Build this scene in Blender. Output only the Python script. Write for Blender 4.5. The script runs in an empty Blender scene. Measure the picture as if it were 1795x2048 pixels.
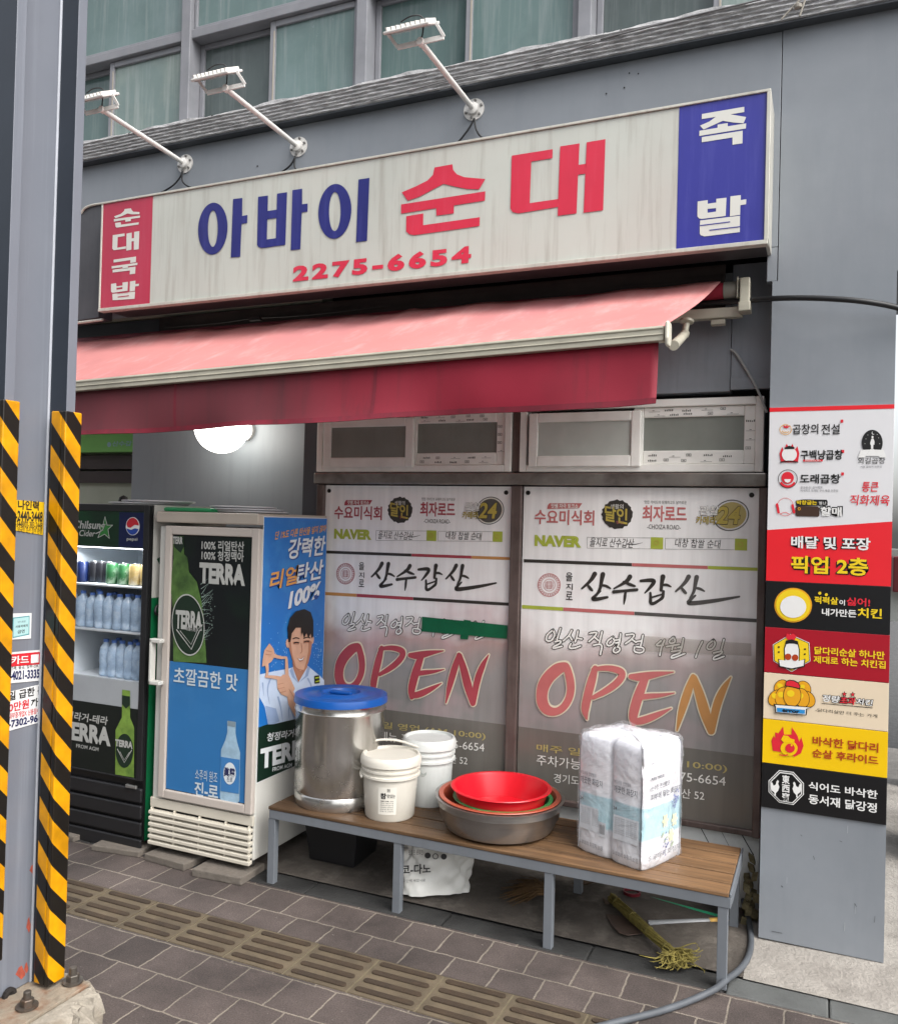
import bpy, math, random
from mathutils import Vector, Matrix
from math import sin, cos, pi, radians as R

random.seed(7)
sc = bpy.context.scene
COL = sc.collection
V3 = Vector

# ------------------------------------------------------------------ camera
W_PX, H_PX = 1795.0, 2048.0
F_PX = 1704.4
CAM = V3((0.0, -3.7017, 1.7))
YAW, PITCH, ROLL = -0.41549, 0.012061, 0.025841
fwd = V3((sin(YAW) * cos(PITCH), cos(YAW) * cos(PITCH), sin(PITCH)))
rt0 = V3((cos(YAW), -sin(YAW), 0))
up0 = rt0.cross(fwd)
RT = (rt0 * cos(ROLL) + up0 * sin(ROLL)).normalized()
UP = (up0 * cos(ROLL) - rt0 * sin(ROLL)).normalized()
cd = bpy.data.cameras.new('camera')
cam = bpy.data.objects.new('camera', cd)
COL.objects.link(cam)
m3 = Matrix((RT, UP, -fwd)).transposed()
cam.matrix_world = Matrix.Translation(CAM) @ m3.to_4x4()
cd.sensor_fit = 'HORIZONTAL'
cd.sensor_width = 36.0
cd.lens = 36.0 * F_PX / W_PX
cd.clip_start = 0.05
cd.clip_end = 500
sc.camera = cam

# ------------------------------------------------------------------ light
sc.view_settings.view_transform = 'Standard'
sc.view_settings.look = 'None'
sc.view_settings.gamma = 1.0
sc.view_settings.exposure = 1.3
world = bpy.data.worlds.new('World')
sc.world = world
world.use_nodes = True
wn = world.node_tree.nodes
wl = world.node_tree.links
bg = wn['Background']
sky = wn.new('ShaderNodeTexSky')
sky.sky_type = 'NISHITA'
sky.sun_disc = False
SUN_EL, SUN_AZ = 50.0, 112.0          # azimuth clockwise from +y
sky.sun_elevation = R(SUN_EL)
sky.sun_rotation = R(SUN_AZ)
sky.dust_density = 4.0
sky.ozone_density = 1.0
hs = wn.new('ShaderNodeHueSaturation')
hs.inputs['Saturation'].default_value = 0.22
wl.new(sky.outputs[0], hs.inputs['Color'])
wl.new(hs.outputs[0], bg.inputs['Color'])
bg.inputs['Strength'].default_value = 0.13
sd = bpy.data.lights.new('sun', 'SUN')
sun = bpy.data.objects.new('sun', sd)
COL.objects.link(sun)
sd.energy = 1.25
sd.angle = R(45)
sd.color = (1.0, 0.97, 0.93)
sdir = V3((sin(R(SUN_AZ)) * cos(R(SUN_EL)), cos(R(SUN_AZ)) * cos(R(SUN_EL)), sin(R(SUN_EL))))
sun.rotation_euler = sdir.to_track_quat('Z', 'Y').to_euler()
sun.location = sdir * 12

# ------------------------------------------------------------------ helpers
def ray(px, py):
    return (RT * ((px - W_PX / 2) / F_PX) - UP * ((py - H_PX / 2) / F_PX) + fwd)

def P(px, py, x=None, y=None, z=None):
    """point of a real plane (x, y or z = const) seen at that pixel of the photo"""
    d = ray(px, py)
    t = (x - CAM.x) / d.x if x is not None else (y - CAM.y) / d.y if y is not None else (z - CAM.z) / d.z
    return CAM + d * t

def lin(c):
    return c / 12.92 if c <= 0.04045 else ((c + 0.055) / 1.055) ** 2.4

def hexc(h):
    h = h.lstrip('#')
    return tuple(lin(int(h[i:i + 2], 16) / 255) for i in (0, 2, 4)) + (1.0,)

MATS = {}
def M(name, c, rough=0.5, metal=0.0, var=0.12, scale=6.0, bump=0.0, bscale=60.0, streak=None, samt=0.5,
      sscale=(9, 9, 0.7), blotch=None, bamt=0.4, bsc=2.5, spec=0.5, alpha=1.0, emit=0.0, trans=0.0, rvar=0.0, coat=0.0, cloth=0.0):
    if name in MATS:
        return MATS[name]
    c = hexc(c) if isinstance(c, str) else tuple(c) + (1.0,)
    m = bpy.data.materials.new(name)
    m.use_nodes = True
    nt = m.node_tree
    N, L = nt.nodes, nt.links
    b = N['Principled BSDF']
    b.inputs['Roughness'].default_value = rough
    b.inputs['Metallic'].default_value = metal
    b.inputs['Specular IOR Level'].default_value = spec
    b.inputs['Alpha'].default_value = alpha
    b.inputs['Transmission Weight'].default_value = trans
    b.inputs['Coat Weight'].default_value = coat
    if emit:
        b.inputs['Emission Color'].default_value = c
        b.inputs['Emission Strength'].default_value = emit
    tc = N.new('ShaderNodeTexCoord')
    col = None
    def noise(sc_, det=5, vec=None, ro=0.6):
        n = N.new('ShaderNodeTexNoise')
        n.inputs['Scale'].default_value = sc_
        n.inputs['Detail'].default_value = det
        n.inputs['Roughness'].default_value = ro
        L.new(vec or tc.outputs['Object'], n.inputs['Vector'])
        return n
    def mix(fac, a, bb):
        x = N.new('ShaderNodeMix')
        x.data_type = 'RGBA'
        if isinstance(fac, float):
            x.inputs['Factor'].default_value = fac
        else:
            L.new(fac, x.inputs['Factor'])
        for s, v in ((x.inputs[6], a), (x.inputs[7], bb)):
            if isinstance(v, tuple):
                s.default_value = v
            else:
                L.new(v, s)
        return x.outputs[2]
    def ramp(src, lo, hi, amt=1.0):
        r = N.new('ShaderNodeMapRange')
        r.inputs['From Min'].default_value = lo
        r.inputs['From Max'].default_value = hi
        r.inputs['To Max'].default_value = amt
        L.new(src, r.inputs['Value'])
        return r.outputs[0]
    if var > 0:
        n = noise(scale)
        d = tuple(min(1, v * (1 - var)) for v in c[:3]) + (1.0,)
        u = tuple(min(1, v * (1 + var)) for v in c[:3]) + (1.0,)
        col = mix(ramp(n.outputs['Fac'], 0.3, 0.7), d, u)
    if blotch:
        n = noise(bsc, 6)
        col = mix(ramp(n.outputs['Fac'], 0.48, 0.72, bamt), col or c, hexc(blotch))
    if streak:
        mp = N.new('ShaderNodeMapping')
        mp.inputs['Scale'].default_value = sscale
        L.new(tc.outputs['Object'], mp.inputs['Vector'])
        n = noise(3.0, 6, mp.outputs[0], 0.65)
        col = mix(ramp(n.outputs['Fac'], 0.5, 0.78, samt), col or c, hexc(streak))
    if col is None:
        b.inputs['Base Color'].default_value = c
    else:
        L.new(col, b.inputs['Base Color'])
    if rvar:
        n = noise(scale * 1.7)
        rr = N.new('ShaderNodeMapRange')
        rr.inputs['From Min'].default_value = 0.3
        rr.inputs['From Max'].default_value = 0.7
        rr.inputs['To Min'].default_value = max(0.02, rough - rvar)
        rr.inputs['To Max'].default_value = min(1, rough + rvar)
        L.new(n.outputs['Fac'], rr.inputs['Value'])
        L.new(rr.outputs[0], b.inputs['Roughness'])
    if bump:
        n = noise(bscale, 4)
        bp = N.new('ShaderNodeBump')
        bp.inputs['Strength'].default_value = bump
        bp.inputs['Distance'].default_value = 0.01
        L.new(n.outputs['Fac'], bp.inputs['Height'])
        L.new(bp.outputs[0], b.inputs['Normal'])
    if cloth:                                      # thin woven cloth lets part of the daylight through
        tr = N.new('ShaderNodeBsdfTranslucent')
        if col is None: tr.inputs['Color'].default_value = c
        else: L.new(col, tr.inputs['Color'])
        ms_ = N.new('ShaderNodeMixShader'); ms_.inputs[0].default_value = cloth
        L.new(b.outputs[0], ms_.inputs[1]); L.new(tr.outputs[0], ms_.inputs[2])
        L.new(ms_.outputs[0], N['Material Output'].inputs['Surface'])
    MATS[name] = m
    return m

WLOC = {}
def wloc(o):
    return WLOC.get(o.name, V3((0, 0, 0)))

def setp(o, label=None, cat=None, group=None, kind=None):
    if label: o['label'] = label
    if cat: o['category'] = cat
    if group: o['group'] = group
    if kind: o['kind'] = kind
    return o

def thing(name, label, cat, loc, group=None):
    o = bpy.data.objects.new(name, None)
    o.empty_display_size = 0.05
    COL.objects.link(o)
    o.location = V3(loc)
    WLOC[o.name] = V3(loc)
    return setp(o, label, cat, group)

def copy_tree(o, loc, rotz=0.0, label=None, group=None):
    c = o.copy()
    COL.objects.link(c)
    c.location = V3(loc)
    c.rotation_euler = (0, 0, rotz)
    WLOC[c.name] = V3(loc)
    if label: c['label'] = label
    if group: c['group'] = group
    for ch in o.children:
        k = ch.copy()
        COL.objects.link(k)
        k.parent = c
        for g in ch.children:
            q = g.copy()
            COL.objects.link(q)
            q.parent = k
    return c

class PL:
    """a flat face: origin o, right u, up v; n points to the viewer side"""
    def __init__(s, o, u, v, um=None, pv=None, level=False):
        s.level = level
        s.o, s.u, s.v = V3(o), V3(u).normalized(), V3(v).normalized()
        s.n = s.u.cross(s.v)
        s.um = um                       # optional (a0, a1, b0, b1): u range remapped (a copy of the same print)
        s.pv = pv
    def uv(s, px, py):
        d = ray(px, py)
        t = (s.o - CAM).dot(s.n) / d.dot(s.n)
        q = CAM + d * t - s.o
        a, b = q.dot(s.u), q.dot(s.v)
        if s.um:
            a0, a1, b0, b1 = s.um
            a = b0 + (a - a0) * (b1 - b0) / (a1 - a0)
        return a, b
    def pt(s, a, b, layer=0.0):
        return s.o + s.u * a + s.v * b + s.n * (layer * 0.0014)
    def at(s, px, py, layer=0.0):
        return s.pt(*s.uv(px, py), layer)

def facade(y, **k):
    return PL((0, y, 0), (1, 0, 0), (0, 0, 1), **k)

TXT = {}
def glyphs(body, bold, sp=1.0):
    k = (body, bold, sp)
    if k not in TXT:
        c = bpy.data.curves.new('lettering', 'FONT')
        c.body = body
        c.offset = bold
        c.space_character = sp
        c.resolution_u = 3
        c.align_x = 'CENTER'
        o = bpy.data.objects.new('lettering', c)
        me = o.to_mesh()
        vs = [v.co.copy() for v in me.vertices]
        fs = [tuple(p.vertices) for p in me.polygons]
        o.to_mesh_clear()
        bpy.data.objects.remove(o)
        bpy.data.curves.remove(c)
        TXT[k] = (vs, fs)
    return TXT[k]

class MB:
    def __init__(s):
        s.v, s.f, s.mi, s.cur = [], [], [], 0
        s.lines, s.calls, s.k = [], [], 0
    def add(s, vs, fs):
        n = len(s.v)
        s.v += [V3(q) for q in vs]
        s.f += [tuple(i + n for i in f) for f in fs]
        s.mi += [s.cur] * len(fs)
        s.calls.append((len(s.f) - len(fs), len(s.f)))
        return s
    def box(s, x0, x1, y0, y1, z0, z1):
        vs = [(x, y, z) for z in (z0, z1) for y in (y0, y1) for x in (x0, x1)]
        return s.add(vs, [(0, 2, 3, 1), (4, 5, 7, 6), (0, 1, 5, 4), (2, 6, 7, 3), (0, 4, 6, 2), (1, 3, 7, 5)])
    def hexa(s, b, t):
        """bottom quad and top quad (same winding)"""
        return s.add(list(b) + list(t), [(3, 2, 1, 0), (4, 5, 6, 7), (0, 1, 5, 4), (1, 2, 6, 5), (2, 3, 7, 6), (3, 0, 4, 7)])
    def obox(s, c, ax, ay, az):
        c, ax, ay, az = V3(c), V3(ax), V3(ay), V3(az)
        b = [c - ax - ay - az, c + ax - ay - az, c + ax + ay - az, c - ax + ay - az]
        return s.hexa(b, [q + az * 2 for q in b])
    def bar(s, a, b, w, h, upv=(0, 0, 1)):
        a, b = V3(a), V3(b)
        d = (b - a)
        l = d.length
        d.normalize()
        sd_ = d.cross(V3(upv))
        if sd_.length < 1e-4: sd_ = d.cross(V3((1, 0, 0)))
        sd_.normalize()
        u_ = sd_.cross(d)
        return s.obox((a + b) / 2, d * l / 2, sd_ * w / 2, u_ * h / 2)
    def tube(s, pts, r, seg=10, caps=True, smooth=0):
        pts = [V3(p) for p in pts]
        if smooth:
            for _ in range(smooth):
                q = [pts[0]]
                for a, b in zip(pts[:-1], pts[1:]):
                    q += [a * .75 + b * .25, a * .25 + b * .75]
                pts = q + [pts[-1]]
        rs = r if isinstance(r, (list, tuple)) else [r] * len(pts)
        if len(rs) != len(pts):
            rs = [rs[min(len(rs) - 1, int(i * len(rs) / len(pts)))] for i in range(len(pts))]
        vs, fs = [], []
        prev = None
        for i, p in enumerate(pts):
            d = (pts[min(i + 1, len(pts) - 1)] - pts[max(i - 1, 0)]).normalized()
            if prev is None:
                a = d.orthogonal().normalized()
            else:
                a = (prev - d * prev.dot(d)).normalized()
            prev = a
            b = d.cross(a)
            for k in range(seg):
                t = 2 * pi * k / seg
                vs.append(p + (a * cos(t) + b * sin(t)) * rs[i])
        for i in range(len(pts) - 1):
            for k in range(seg):
                k2 = (k + 1) % seg
                fs.append((i * seg + k, i * seg + k2, (i + 1) * seg + k2, (i + 1) * seg + k))
        if caps:
            fs.append(tuple(range(seg))[::-1])
            fs.append(tuple((len(pts) - 1) * seg + k for k in range(seg)))
        return s.add(vs, fs)
    def lathe(s, prof, c, seg=40, axis=None, sx=1.0, sy=1.0):
        c = V3(c)
        if axis is None:
            X, Y, Z = V3((1, 0, 0)), V3((0, 1, 0)), V3((0, 0, 1))
        else:
            Z = V3(axis).normalized()
            X = Z.orthogonal().normalized()
            Y = Z.cross(X)
        vs, fs = [], []
        for r, z in prof:
            for k in range(seg):
                t = 2 * pi * k / seg
                vs.append(c + X * (r * cos(t) * sx) + Y * (r * sin(t) * sy) + Z * z)
        for i in range(len(prof) - 1):
            for k in range(seg):
                k2 = (k + 1) % seg
                fs.append((i * seg + k, i * seg + k2, (i + 1) * seg + k2, (i + 1) * seg + k))
        if prof[0][0] > 1e-6: fs.append(tuple(range(seg))[::-1])
        if prof[-1][0] > 1e-6: fs.append(tuple((len(prof) - 1) * seg + k for k in range(seg)))
        return s.add(vs, fs)
    def poly(s, pts):
        return s.add(pts, [tuple(range(len(pts)))])
    def prism(s, pts, d):
        pts = [V3(p) for p in pts]
        n = len(pts)
        d = V3(d)
        fs = [tuple(range(n)), tuple(range(2 * n - 1, n - 1, -1))]
        fs += [(i, i + n, (i + 1) % n + n, (i + 1) % n) for i in range(n)]
        return s.add(pts + [p + d for p in pts], fs)
    def grid(s, fn, nu, nv):
        vs = [fn(i / nu, j / nv) for j in range(nv + 1) for i in range(nu + 1)]
        fs = [(j * (nu + 1) + i, j * (nu + 1) + i + 1, (j + 1) * (nu + 1) + i + 1, (j + 1) * (nu + 1) + i) for j in range(nv) for i in range(nu)]
        return s.add(vs, fs)
    # ---- flat print on a plane, outlines given by where the photo shows them
    def pp(s, pl, pts, layer=1):
        return s.poly([pl.at(x, y, layer) for x, y in pts])
    def rect(s, pl, x0, y0, x1, y1, layer=1):
        a0, b0 = pl.uv(x0, y0)
        a1, b1 = pl.uv(x1, y1)
        return s.poly([pl.pt(a0, b0, layer), pl.pt(a1, b0, layer), pl.pt(a1, b1, layer), pl.pt(a0, b1, layer)])
    def uvrect(s, pl, a0, b0, a1, b1, layer=1):
        return s.poly([pl.pt(a0, b0, layer), pl.pt(a1, b0, layer), pl.pt(a1, b1, layer), pl.pt(a0, b1, layer)])
    def ell(s, pl, cx, cy, rx, ry, layer=1, inner=0.0, seg=36, a0=0, a1=2 * pi, rot=0):
        """ellipse (or ring) by pixel centre and pixel radii"""
        def q(t, k):
            dx, dy = rx * k * cos(t), ry * k * sin(t)
            return pl.at(cx + dx * cos(rot) - dy * sin(rot), cy + dx * sin(rot) + dy * cos(rot), layer)
        ts = [a0 + (a1 - a0) * i / seg for i in range(seg + 1)]
        if inner <= 0:
            return s.poly([q(t, 1) for t in ts[:-1]] if a1 - a0 > 6.28 else [q(t, 1) for t in ts])
        vs = [q(t, 1) for t in ts] + [q(t, inner) for t in ts]
        n = seg + 1
        return s.add(vs, [(i, i + 1, n + i + 1, n + i) for i in range(seg)])
    def ring2(s, pl, c0, r0, c1, r1, layer=1, seg=48):
        vs = []
        for c, r in ((c0, r0), (c1, r1)):
            vs += [pl.at(c[0] + r[0] * cos(2 * pi * i / seg) + r[2] * sin(2 * pi * i / seg), c[1] + r[1] * sin(2 * pi * i / seg), layer) for i in range(seg)]
        return s.add(vs, [(i, (i + 1) % seg, seg + (i + 1) % seg, seg + i) for i in range(seg)])
    def ringp(s, pl, outer, inner, layer=1, smooth=2):
        def sm(p):
            for _ in range(smooth):
                p = [q for a, b in zip(p, p[1:] + p[:1]) for q in ((a[0] * .75 + b[0] * .25, a[1] * .75 + b[1] * .25), (a[0] * .25 + b[0] * .75, a[1] * .25 + b[1] * .75))]
            return p
        o, i_ = sm(list(outer)), sm(list(inner))
        n = len(o)
        return s.add([pl.at(*p, layer) for p in o + i_], [(k, (k + 1) % n, n + (k + 1) % n, n + k) for k in range(n)])
    def stroke(s, pl, pts, w, layer=1, seg=6, smooth=2):
        """brush stroke: pixel path, width in px (single or per point)"""
        ws = list(w) if isinstance(w, (list, tuple)) else [w] * len(pts)
        q = [(x, y, k) for (x, y), k in zip(pts, ws)]
        for _ in range(smooth):
            r = [q[0]]
            for a, b in zip(q[:-1], q[1:]):
                r.append(tuple(a[i] * .75 + b[i] * .25 for i in range(3)))
                r.append(tuple(a[i] * .25 + b[i] * .75 for i in range(3)))
            q = r + [q[-1]]
        L_, R_ = [], []
        n = len(q)
        layer = layer + 0.11 * (s.k % 9)            # crossing strokes never share a plane
        s.k += 1
        for i, (x, y, k) in enumerate(q):
            dx = q[min(i + 1, n - 1)][0] - q[max(i - 1, 0)][0]
            dy = q[min(i + 1, n - 1)][1] - q[max(i - 1, 0)][1]
            l = math.hypot(dx, dy) or 1
            L_.append((x - dy / l * k / 2, y + dx / l * k / 2))
            R_.append((x + dy / l * k / 2, y - dx / l * k / 2))
        vs = [pl.at(*p_, layer) for p_ in L_] + [pl.at(*p_, layer) for p_ in R_]
        fs = [(i, i + 1, n + i + 1, n + i) for i in range(n - 1)]
        for idx, sg in ((0, -1), (n - 1, 1)):
            x, y, k = q[idx]
            if k > 1.0:
                a, b = L_[idx], R_[idx]
                ux, uy = (a[0] - x), (a[1] - y)
                fx_, fy_ = (uy, -ux) if sg > 0 else (-uy, ux)
                fan = [idx]
                for t in range(1, 6):
                    th = pi * t / 6
                    vs.append(pl.at(x + ux * cos(th) + fx_ * sin(th), y + uy * cos(th) + fy_ * sin(th), layer))
                    fan.append(len(vs) - 1)
                fs.append(tuple(fan + [n + idx]))
        return s.add(vs, fs)
    def text(s, pl, body, bl, tr, bold=0.0, layer=2, shear=0.0, br=None, sh=(0, 0), sp=1.0):
        """lettering fitted to the box with corners bl, tr (pixels in the photo); br tilts the base line"""
        vs, fs = glyphs(body, bold if bold > .055 and layer < 2 else min(bold, .024 if any(ord(ch) > 0x2fff for ch in body) else .055), sp)
        x0, x1 = min(v.x for v in vs), max(v.x for v in vs)
        y0, y1 = min(v.y for v in vs), max(v.y for v in vs)
        a0, b0 = pl.uv(*bl)
        a1, b1 = pl.uv(*tr)
        slope = 0.0
        if br is not None and pl.level:
            b1 = pl.uv(bl[0], tr[1])[1]
        elif br is not None:
            a2, b2 = pl.uv(*br)
            slope = (b2 - b0) / (a2 - a0)
            b1 = b0 + (b1 - b2)
        w_, h_ = a1 - a0, b1 - b0
        out = []
        for v in vs:
            t, q = (v.x - x0) / (x1 - x0), (v.y - y0) / (y1 - y0)
            a = a0 + t * w_ + shear * h_ * (q - 0.5) + sh[0] * h_
            b = b0 + q * h_ + slope * (a - a0) + sh[1] * h_
            out.append(pl.pt(a, b, layer))
        f0 = len(s.f)
        s.add(out, fs)
        s.lines.append((f0, len(s.f)))
        return s
    def build(s, name, mat, parent=None, smooth=False, bevel=0.0, base=None, seg=2, subsurf=0, bang=35, rest='emblem'):
        if parent is not None and (s.lines or name in ('lettering', 'emblem')) and not s.__dict__.get('one'):   # every line of writing is a part of its own
            used = set()
            o = None
            def piece(idx, nm):
                vi = sorted({i for k in idx for i in s.f[k]})
                mp = {i: j for j, i in enumerate(vi)}
                q = MB()
                q.add([s.v[i] for i in vi], [tuple(mp[i] for i in s.f[k]) for k in idx])
                q.one = True
                return q.build(nm, mat, parent)
            for a, b in s.lines:
                used |= set(range(a, b))
                if b > a: o = piece(range(a, b), name)
            loose = [c for c in s.calls if c[1] > c[0] and c[0] not in used]
            grp = []                                # drawn shapes that touch make one emblem
            for a, b in loose:
                vv = [s.v[i] for k in range(a, b) for i in s.f[k]]
                lo = [min(v[j] for v in vv) - .004 for j in range(3)]
                hi = [max(v[j] for v in vv) + .004 for j in range(3)]
                idx = list(range(a, b))
                keep = []
                for g_ in grp:
                    if all(lo[j] <= g_[1][j] and g_[0][j] <= hi[j] for j in range(3)):
                        lo = [min(lo[j], g_[0][j]) for j in range(3)]
                        hi = [max(hi[j], g_[1][j]) for j in range(3)]
                        idx = g_[2] + idx
                    else:
                        keep.append(g_)
                grp = keep + [(lo, hi, idx)]
            if len(grp) > 14:
                grp = [(0, 0, [k for g_ in grp for k in g_[2]])]
            for g_ in grp: o = piece(g_[2], name if not s.lines else rest)
            return o
        me = bpy.data.meshes.new(name)
        off = wloc(parent) if parent is not None else (V3(base) if base is not None else V3((0, 0, 0)))
        me.from_pydata([q - off for q in s.v], [], s.f)
        mats = mat if isinstance(mat, (list, tuple)) else [mat]
        for m in mats:
            me.materials.append(m)
        for p, k in zip(me.polygons, s.mi):
            p.material_index = k
            p.use_smooth = bool(smooth)
        me.validate()
        if smooth is True:
            try: me.set_sharp_from_angle(angle=R(38))
            except Exception: pass
        me.update()
        o = bpy.data.objects.new(name, me)
        COL.objects.link(o)
        if parent is not None:
            o.parent = parent
            WLOC[o.name] = off
        else:
            o.location = off
            WLOC[o.name] = off
        if bevel:
            md = o.modifiers.new('bevel', 'BEVEL')
            md.width = bevel
            md.segments = seg
            md.limit_method = 'ANGLE'
            md.angle_limit = R(bang)
        if subsurf:
            md = o.modifiers.new('sub', 'SUBSURF')
            md.levels = md.render_levels = subsurf
        return o

def crop(ox, oy, s):
    """turns points read in an enlarged crop of the photo into photo pixels"""
    def f(*pts):
        r = [(ox + x / s, oy + y / s) for x, y in pts]
        return r if len(r) > 1 else r[0]
    return f

def struct(o):
    o['kind'] = 'structure'
    return o

# ------------------------------------------------------------------ ground
def brick_mat(name, c1, c2, mortar, bw, bh, ms, off, loc, bump=0.7, grain=0.5):
    m = bpy.data.materials.new(name)
    m.use_nodes = True
    N, L = m.node_tree.nodes, m.node_tree.links
    b = N['Principled BSDF']
    b.inputs['Roughness'].default_value = 0.75
    tc = N.new('ShaderNodeTexCoord')
    mp = N.new('ShaderNodeMapping')
    mp.inputs['Location'].default_value = loc
    L.new(tc.outputs['Object'], mp.inputs['Vector'])
    nz = N.new('ShaderNodeTexNoise')
    nz.inputs['Scale'].default_value = 18
    L.new(tc.outputs['Object'], nz.inputs['Vector'])
    wob = N.new('ShaderNodeVectorMath'); wob.operation = 'MULTIPLY_ADD'
    wob.inputs[1].default_value = (0.014, 0.014, 0)
    L.new(nz.outputs['Color'], wob.inputs[0])
    L.new(mp.outputs[0], wob.inputs[2])
    bt = N.new('ShaderNodeTexBrick')
    bt.offset = off
    bt.inputs['Scale'].default_value = 1.0
    bt.inputs['Brick Width'].default_value = bw
    bt.inputs['Row Height'].default_value = bh
    bt.inputs['Mortar Size'].default_value = ms
    bt.inputs['Mortar Smooth'].default_value = 0.25
    bt.inputs['Color1'].default_value = hexc(c1)
    bt.inputs['Color2'].default_value = hexc(c2)
    bt.inputs['Mortar'].default_value = hexc(mortar)
    L.new(wob.outputs[0], bt.inputs['Vector'])
    def noise(s, d=4):
        n = N.new('ShaderNodeTexNoise'); n.inputs['Scale'].default_value = s; n.inputs['Detail'].default_value = d
        n.inputs['Roughness'].default_value = 0.7
        L.new(tc.outputs['Object'], n.inputs['Vector']); return n
    g = noise(170, 3)
    gr = N.new('ShaderNodeMapRange'); gr.inputs['From Min'].default_value = 0.3; gr.inputs['From Max'].default_value = 0.72
    gr.inputs['To Min'].default_value = 1 - grain; gr.inputs['To Max'].default_value = 1 + grain
    L.new(g.outputs['Fac'], gr.inputs['Value'])
    big = noise(1.6, 5)
    br_ = N.new('ShaderNodeMapRange'); br_.inputs['From Min'].default_value = 0.35; br_.inputs['From Max'].default_value = 0.68
    br_.inputs['To Min'].default_value = 0.5; br_.inputs['To Max'].default_value = 1.3
    L.new(big.outputs['Fac'], br_.inputs['Value'])
    mu = N.new('ShaderNodeMath'); mu.operation = 'MULTIPLY'
    L.new(gr.outputs[0], mu.inputs[0]); L.new(br_.outputs[0], mu.inputs[1])
    vm = N.new('ShaderNodeVectorMath'); vm.operation = 'SCALE'
    L.new(bt.outputs['Color'], vm.inputs[0]); L.new(mu.outputs[0], vm.inputs['Scale'])
    # pale specks trodden into the blocks
    sp = noise(55, 2)
    sr = N.new('ShaderNodeMapRange'); sr.inputs['From Min'].default_value = 0.71; sr.inputs['From Max'].default_value = 0.78; sr.inputs['To Max'].default_value = 0.55
    L.new(sp.outputs['Fac'], sr.inputs['Value'])
    mx = N.new('ShaderNodeMix'); mx.data_type = 'RGBA'
    mx.inputs[7].default_value = hexc('#b0aaa2')
    L.new(sr.outputs[0], mx.inputs['Factor']); L.new(vm.outputs[0], mx.inputs[6])
    L.new(mx.outputs[2], b.inputs['Base Color'])
    hh = N.new('ShaderNodeMath'); hh.operation = 'MULTIPLY_ADD'
    hh.inputs[1].default_value = -1.2
    L.new(bt.outputs['Fac'], hh.inputs[0]); L.new(g.outputs['Fac'], hh.inputs[2])
    bp = N.new('ShaderNodeBump'); bp.inputs['Strength'].default_value = bump; bp.inputs['Distance'].default_value = 0.004
    L.new(hh.outputs[0], bp.inputs['Height']); L.new(bp.outputs[0], b.inputs['Normal'])
    return m

asph = M('street asphalt', '#4a4a4a', 0.9, var=0.25, scale=20, bump=0.3, bscale=200)
m = MB(); m.add([(-60, -60, -0.01), (60, -60, -0.01), (60, 60, -0.01), (-60, 60, -0.01)], [(0, 1, 2, 3)])
struct(m.build('ground', asph))
pv_up = brick_mat('paving upper', '#5a504c', '#443c39', '#82796e', 0.183, 0.19, 0.0042, 0.5, (0.0, 0.60 + 0.19 * 2, 0))
pv_lo = brick_mat('paving lower', '#564c48', '#413936', '#7d7469', 0.188, 0.186, 0.0040, 0.5, (0.06, 1.018 + 0.186 * 20, 0))
m = MB(); m.add([(-6.5, -0.752, 0), (2.5, -0.752, 0), (2.5, -0.40, 0), (-6.5, -0.40, 0)], [(0, 1, 2, 3)])
struct(m.build('pavement', pv_up))
m = MB(); m.add([(-6.5, -3.3, 0), (2.5, -3.3, 0), (2.5, -1.012, 0), (-6.5, -1.012, 0)], [(0, 1, 2, 3)])
struct(m.build('pavement', pv_lo))
tan_m = M('tactile tile tan', '#5c5140', 0.8, var=0.3, scale=7, bump=0.5, bscale=180, blotch='#463d31', bamt=0.6, bsc=5)
bar_m = M('tactile bar brown', '#3a2d1f', 0.8, var=0.28, scale=9, bump=0.5, bscale=160, blotch='#2a2119', bamt=0.6, bsc=6)
gro_m = M('tile joint', '#6b624f', 0.9, var=0.2, scale=30)
m = MB(); m.box(-6.5, 2.5, -1.012, -0.752, -0.02, -0.002)
tp = struct(m.build('tactile_paving', gro_m))
mt, mb = MB(), MB()
for i in range(-14, 9):
    x0 = -2.642 + i * 0.2745
    mt.box(x0 + 0.004, x0 + 0.2705, -1.008, -0.756, -0.015, 0.002)
    for k in range(4):
        yc = -1.008 + 0.252 * (k + 0.5) / 4
        xs, xe, hw = x0 + 0.020, x0 + 0.255, 0.0135
        pts = []
        for q in range(9):
            t = pi / 2 + pi * q / 8
            pts.append((xs + hw + hw * cos(t), yc + hw * sin(t)))
        for q in range(9):
            t = -pi / 2 + pi * q / 8
            pts.append((xe - hw + hw * cos(t), yc + hw * sin(t)))
        mb.prism([V3((a, b, 0.0)) for a, b in pts], (0, 0, 0.0075))
mt.build('tile', tan_m, tp, bevel=0.002)
mb.build('guide_bar', bar_m, tp, bevel=0.002)

pad_m = M('old concrete pad', '#4f4943', 0.85, var=0.25, scale=4, bump=0.6, bscale=45, blotch='#26221f', bamt=1.0, bsc=2.3, streak='#7d776e', samt=0.5, sscale=(4, 4, 4))
padr_m = M('pale concrete apron', '#928d86', 0.9, var=0.22, scale=4, bump=0.8, bscale=60, blotch='#66615b', bamt=0.75, bsc=2.9, streak='#a8a39b', samt=.4, sscale=(5, 5, 5))
kerb_m = M('dark kerb stone', '#2b2b2a', 0.8, var=0.3, scale=6, bump=0.4, bscale=70, blotch='#141312', bamt=0.9, bsc=4)
kerb_p = M('grey kerb stone', '#555756', 0.8, var=0.18, scale=6, bump=0.3, bscale=90, blotch='#4a4b4a', bamt=0.5, bsc=4)
def padz(x, y):
    return 0.007 + 0.040 * max(0, min(1, (y + 0.3) / 0.3)) + 0.003 * sin(x * 5.1) * cos(y * 7.0)
m = MB()
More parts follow.
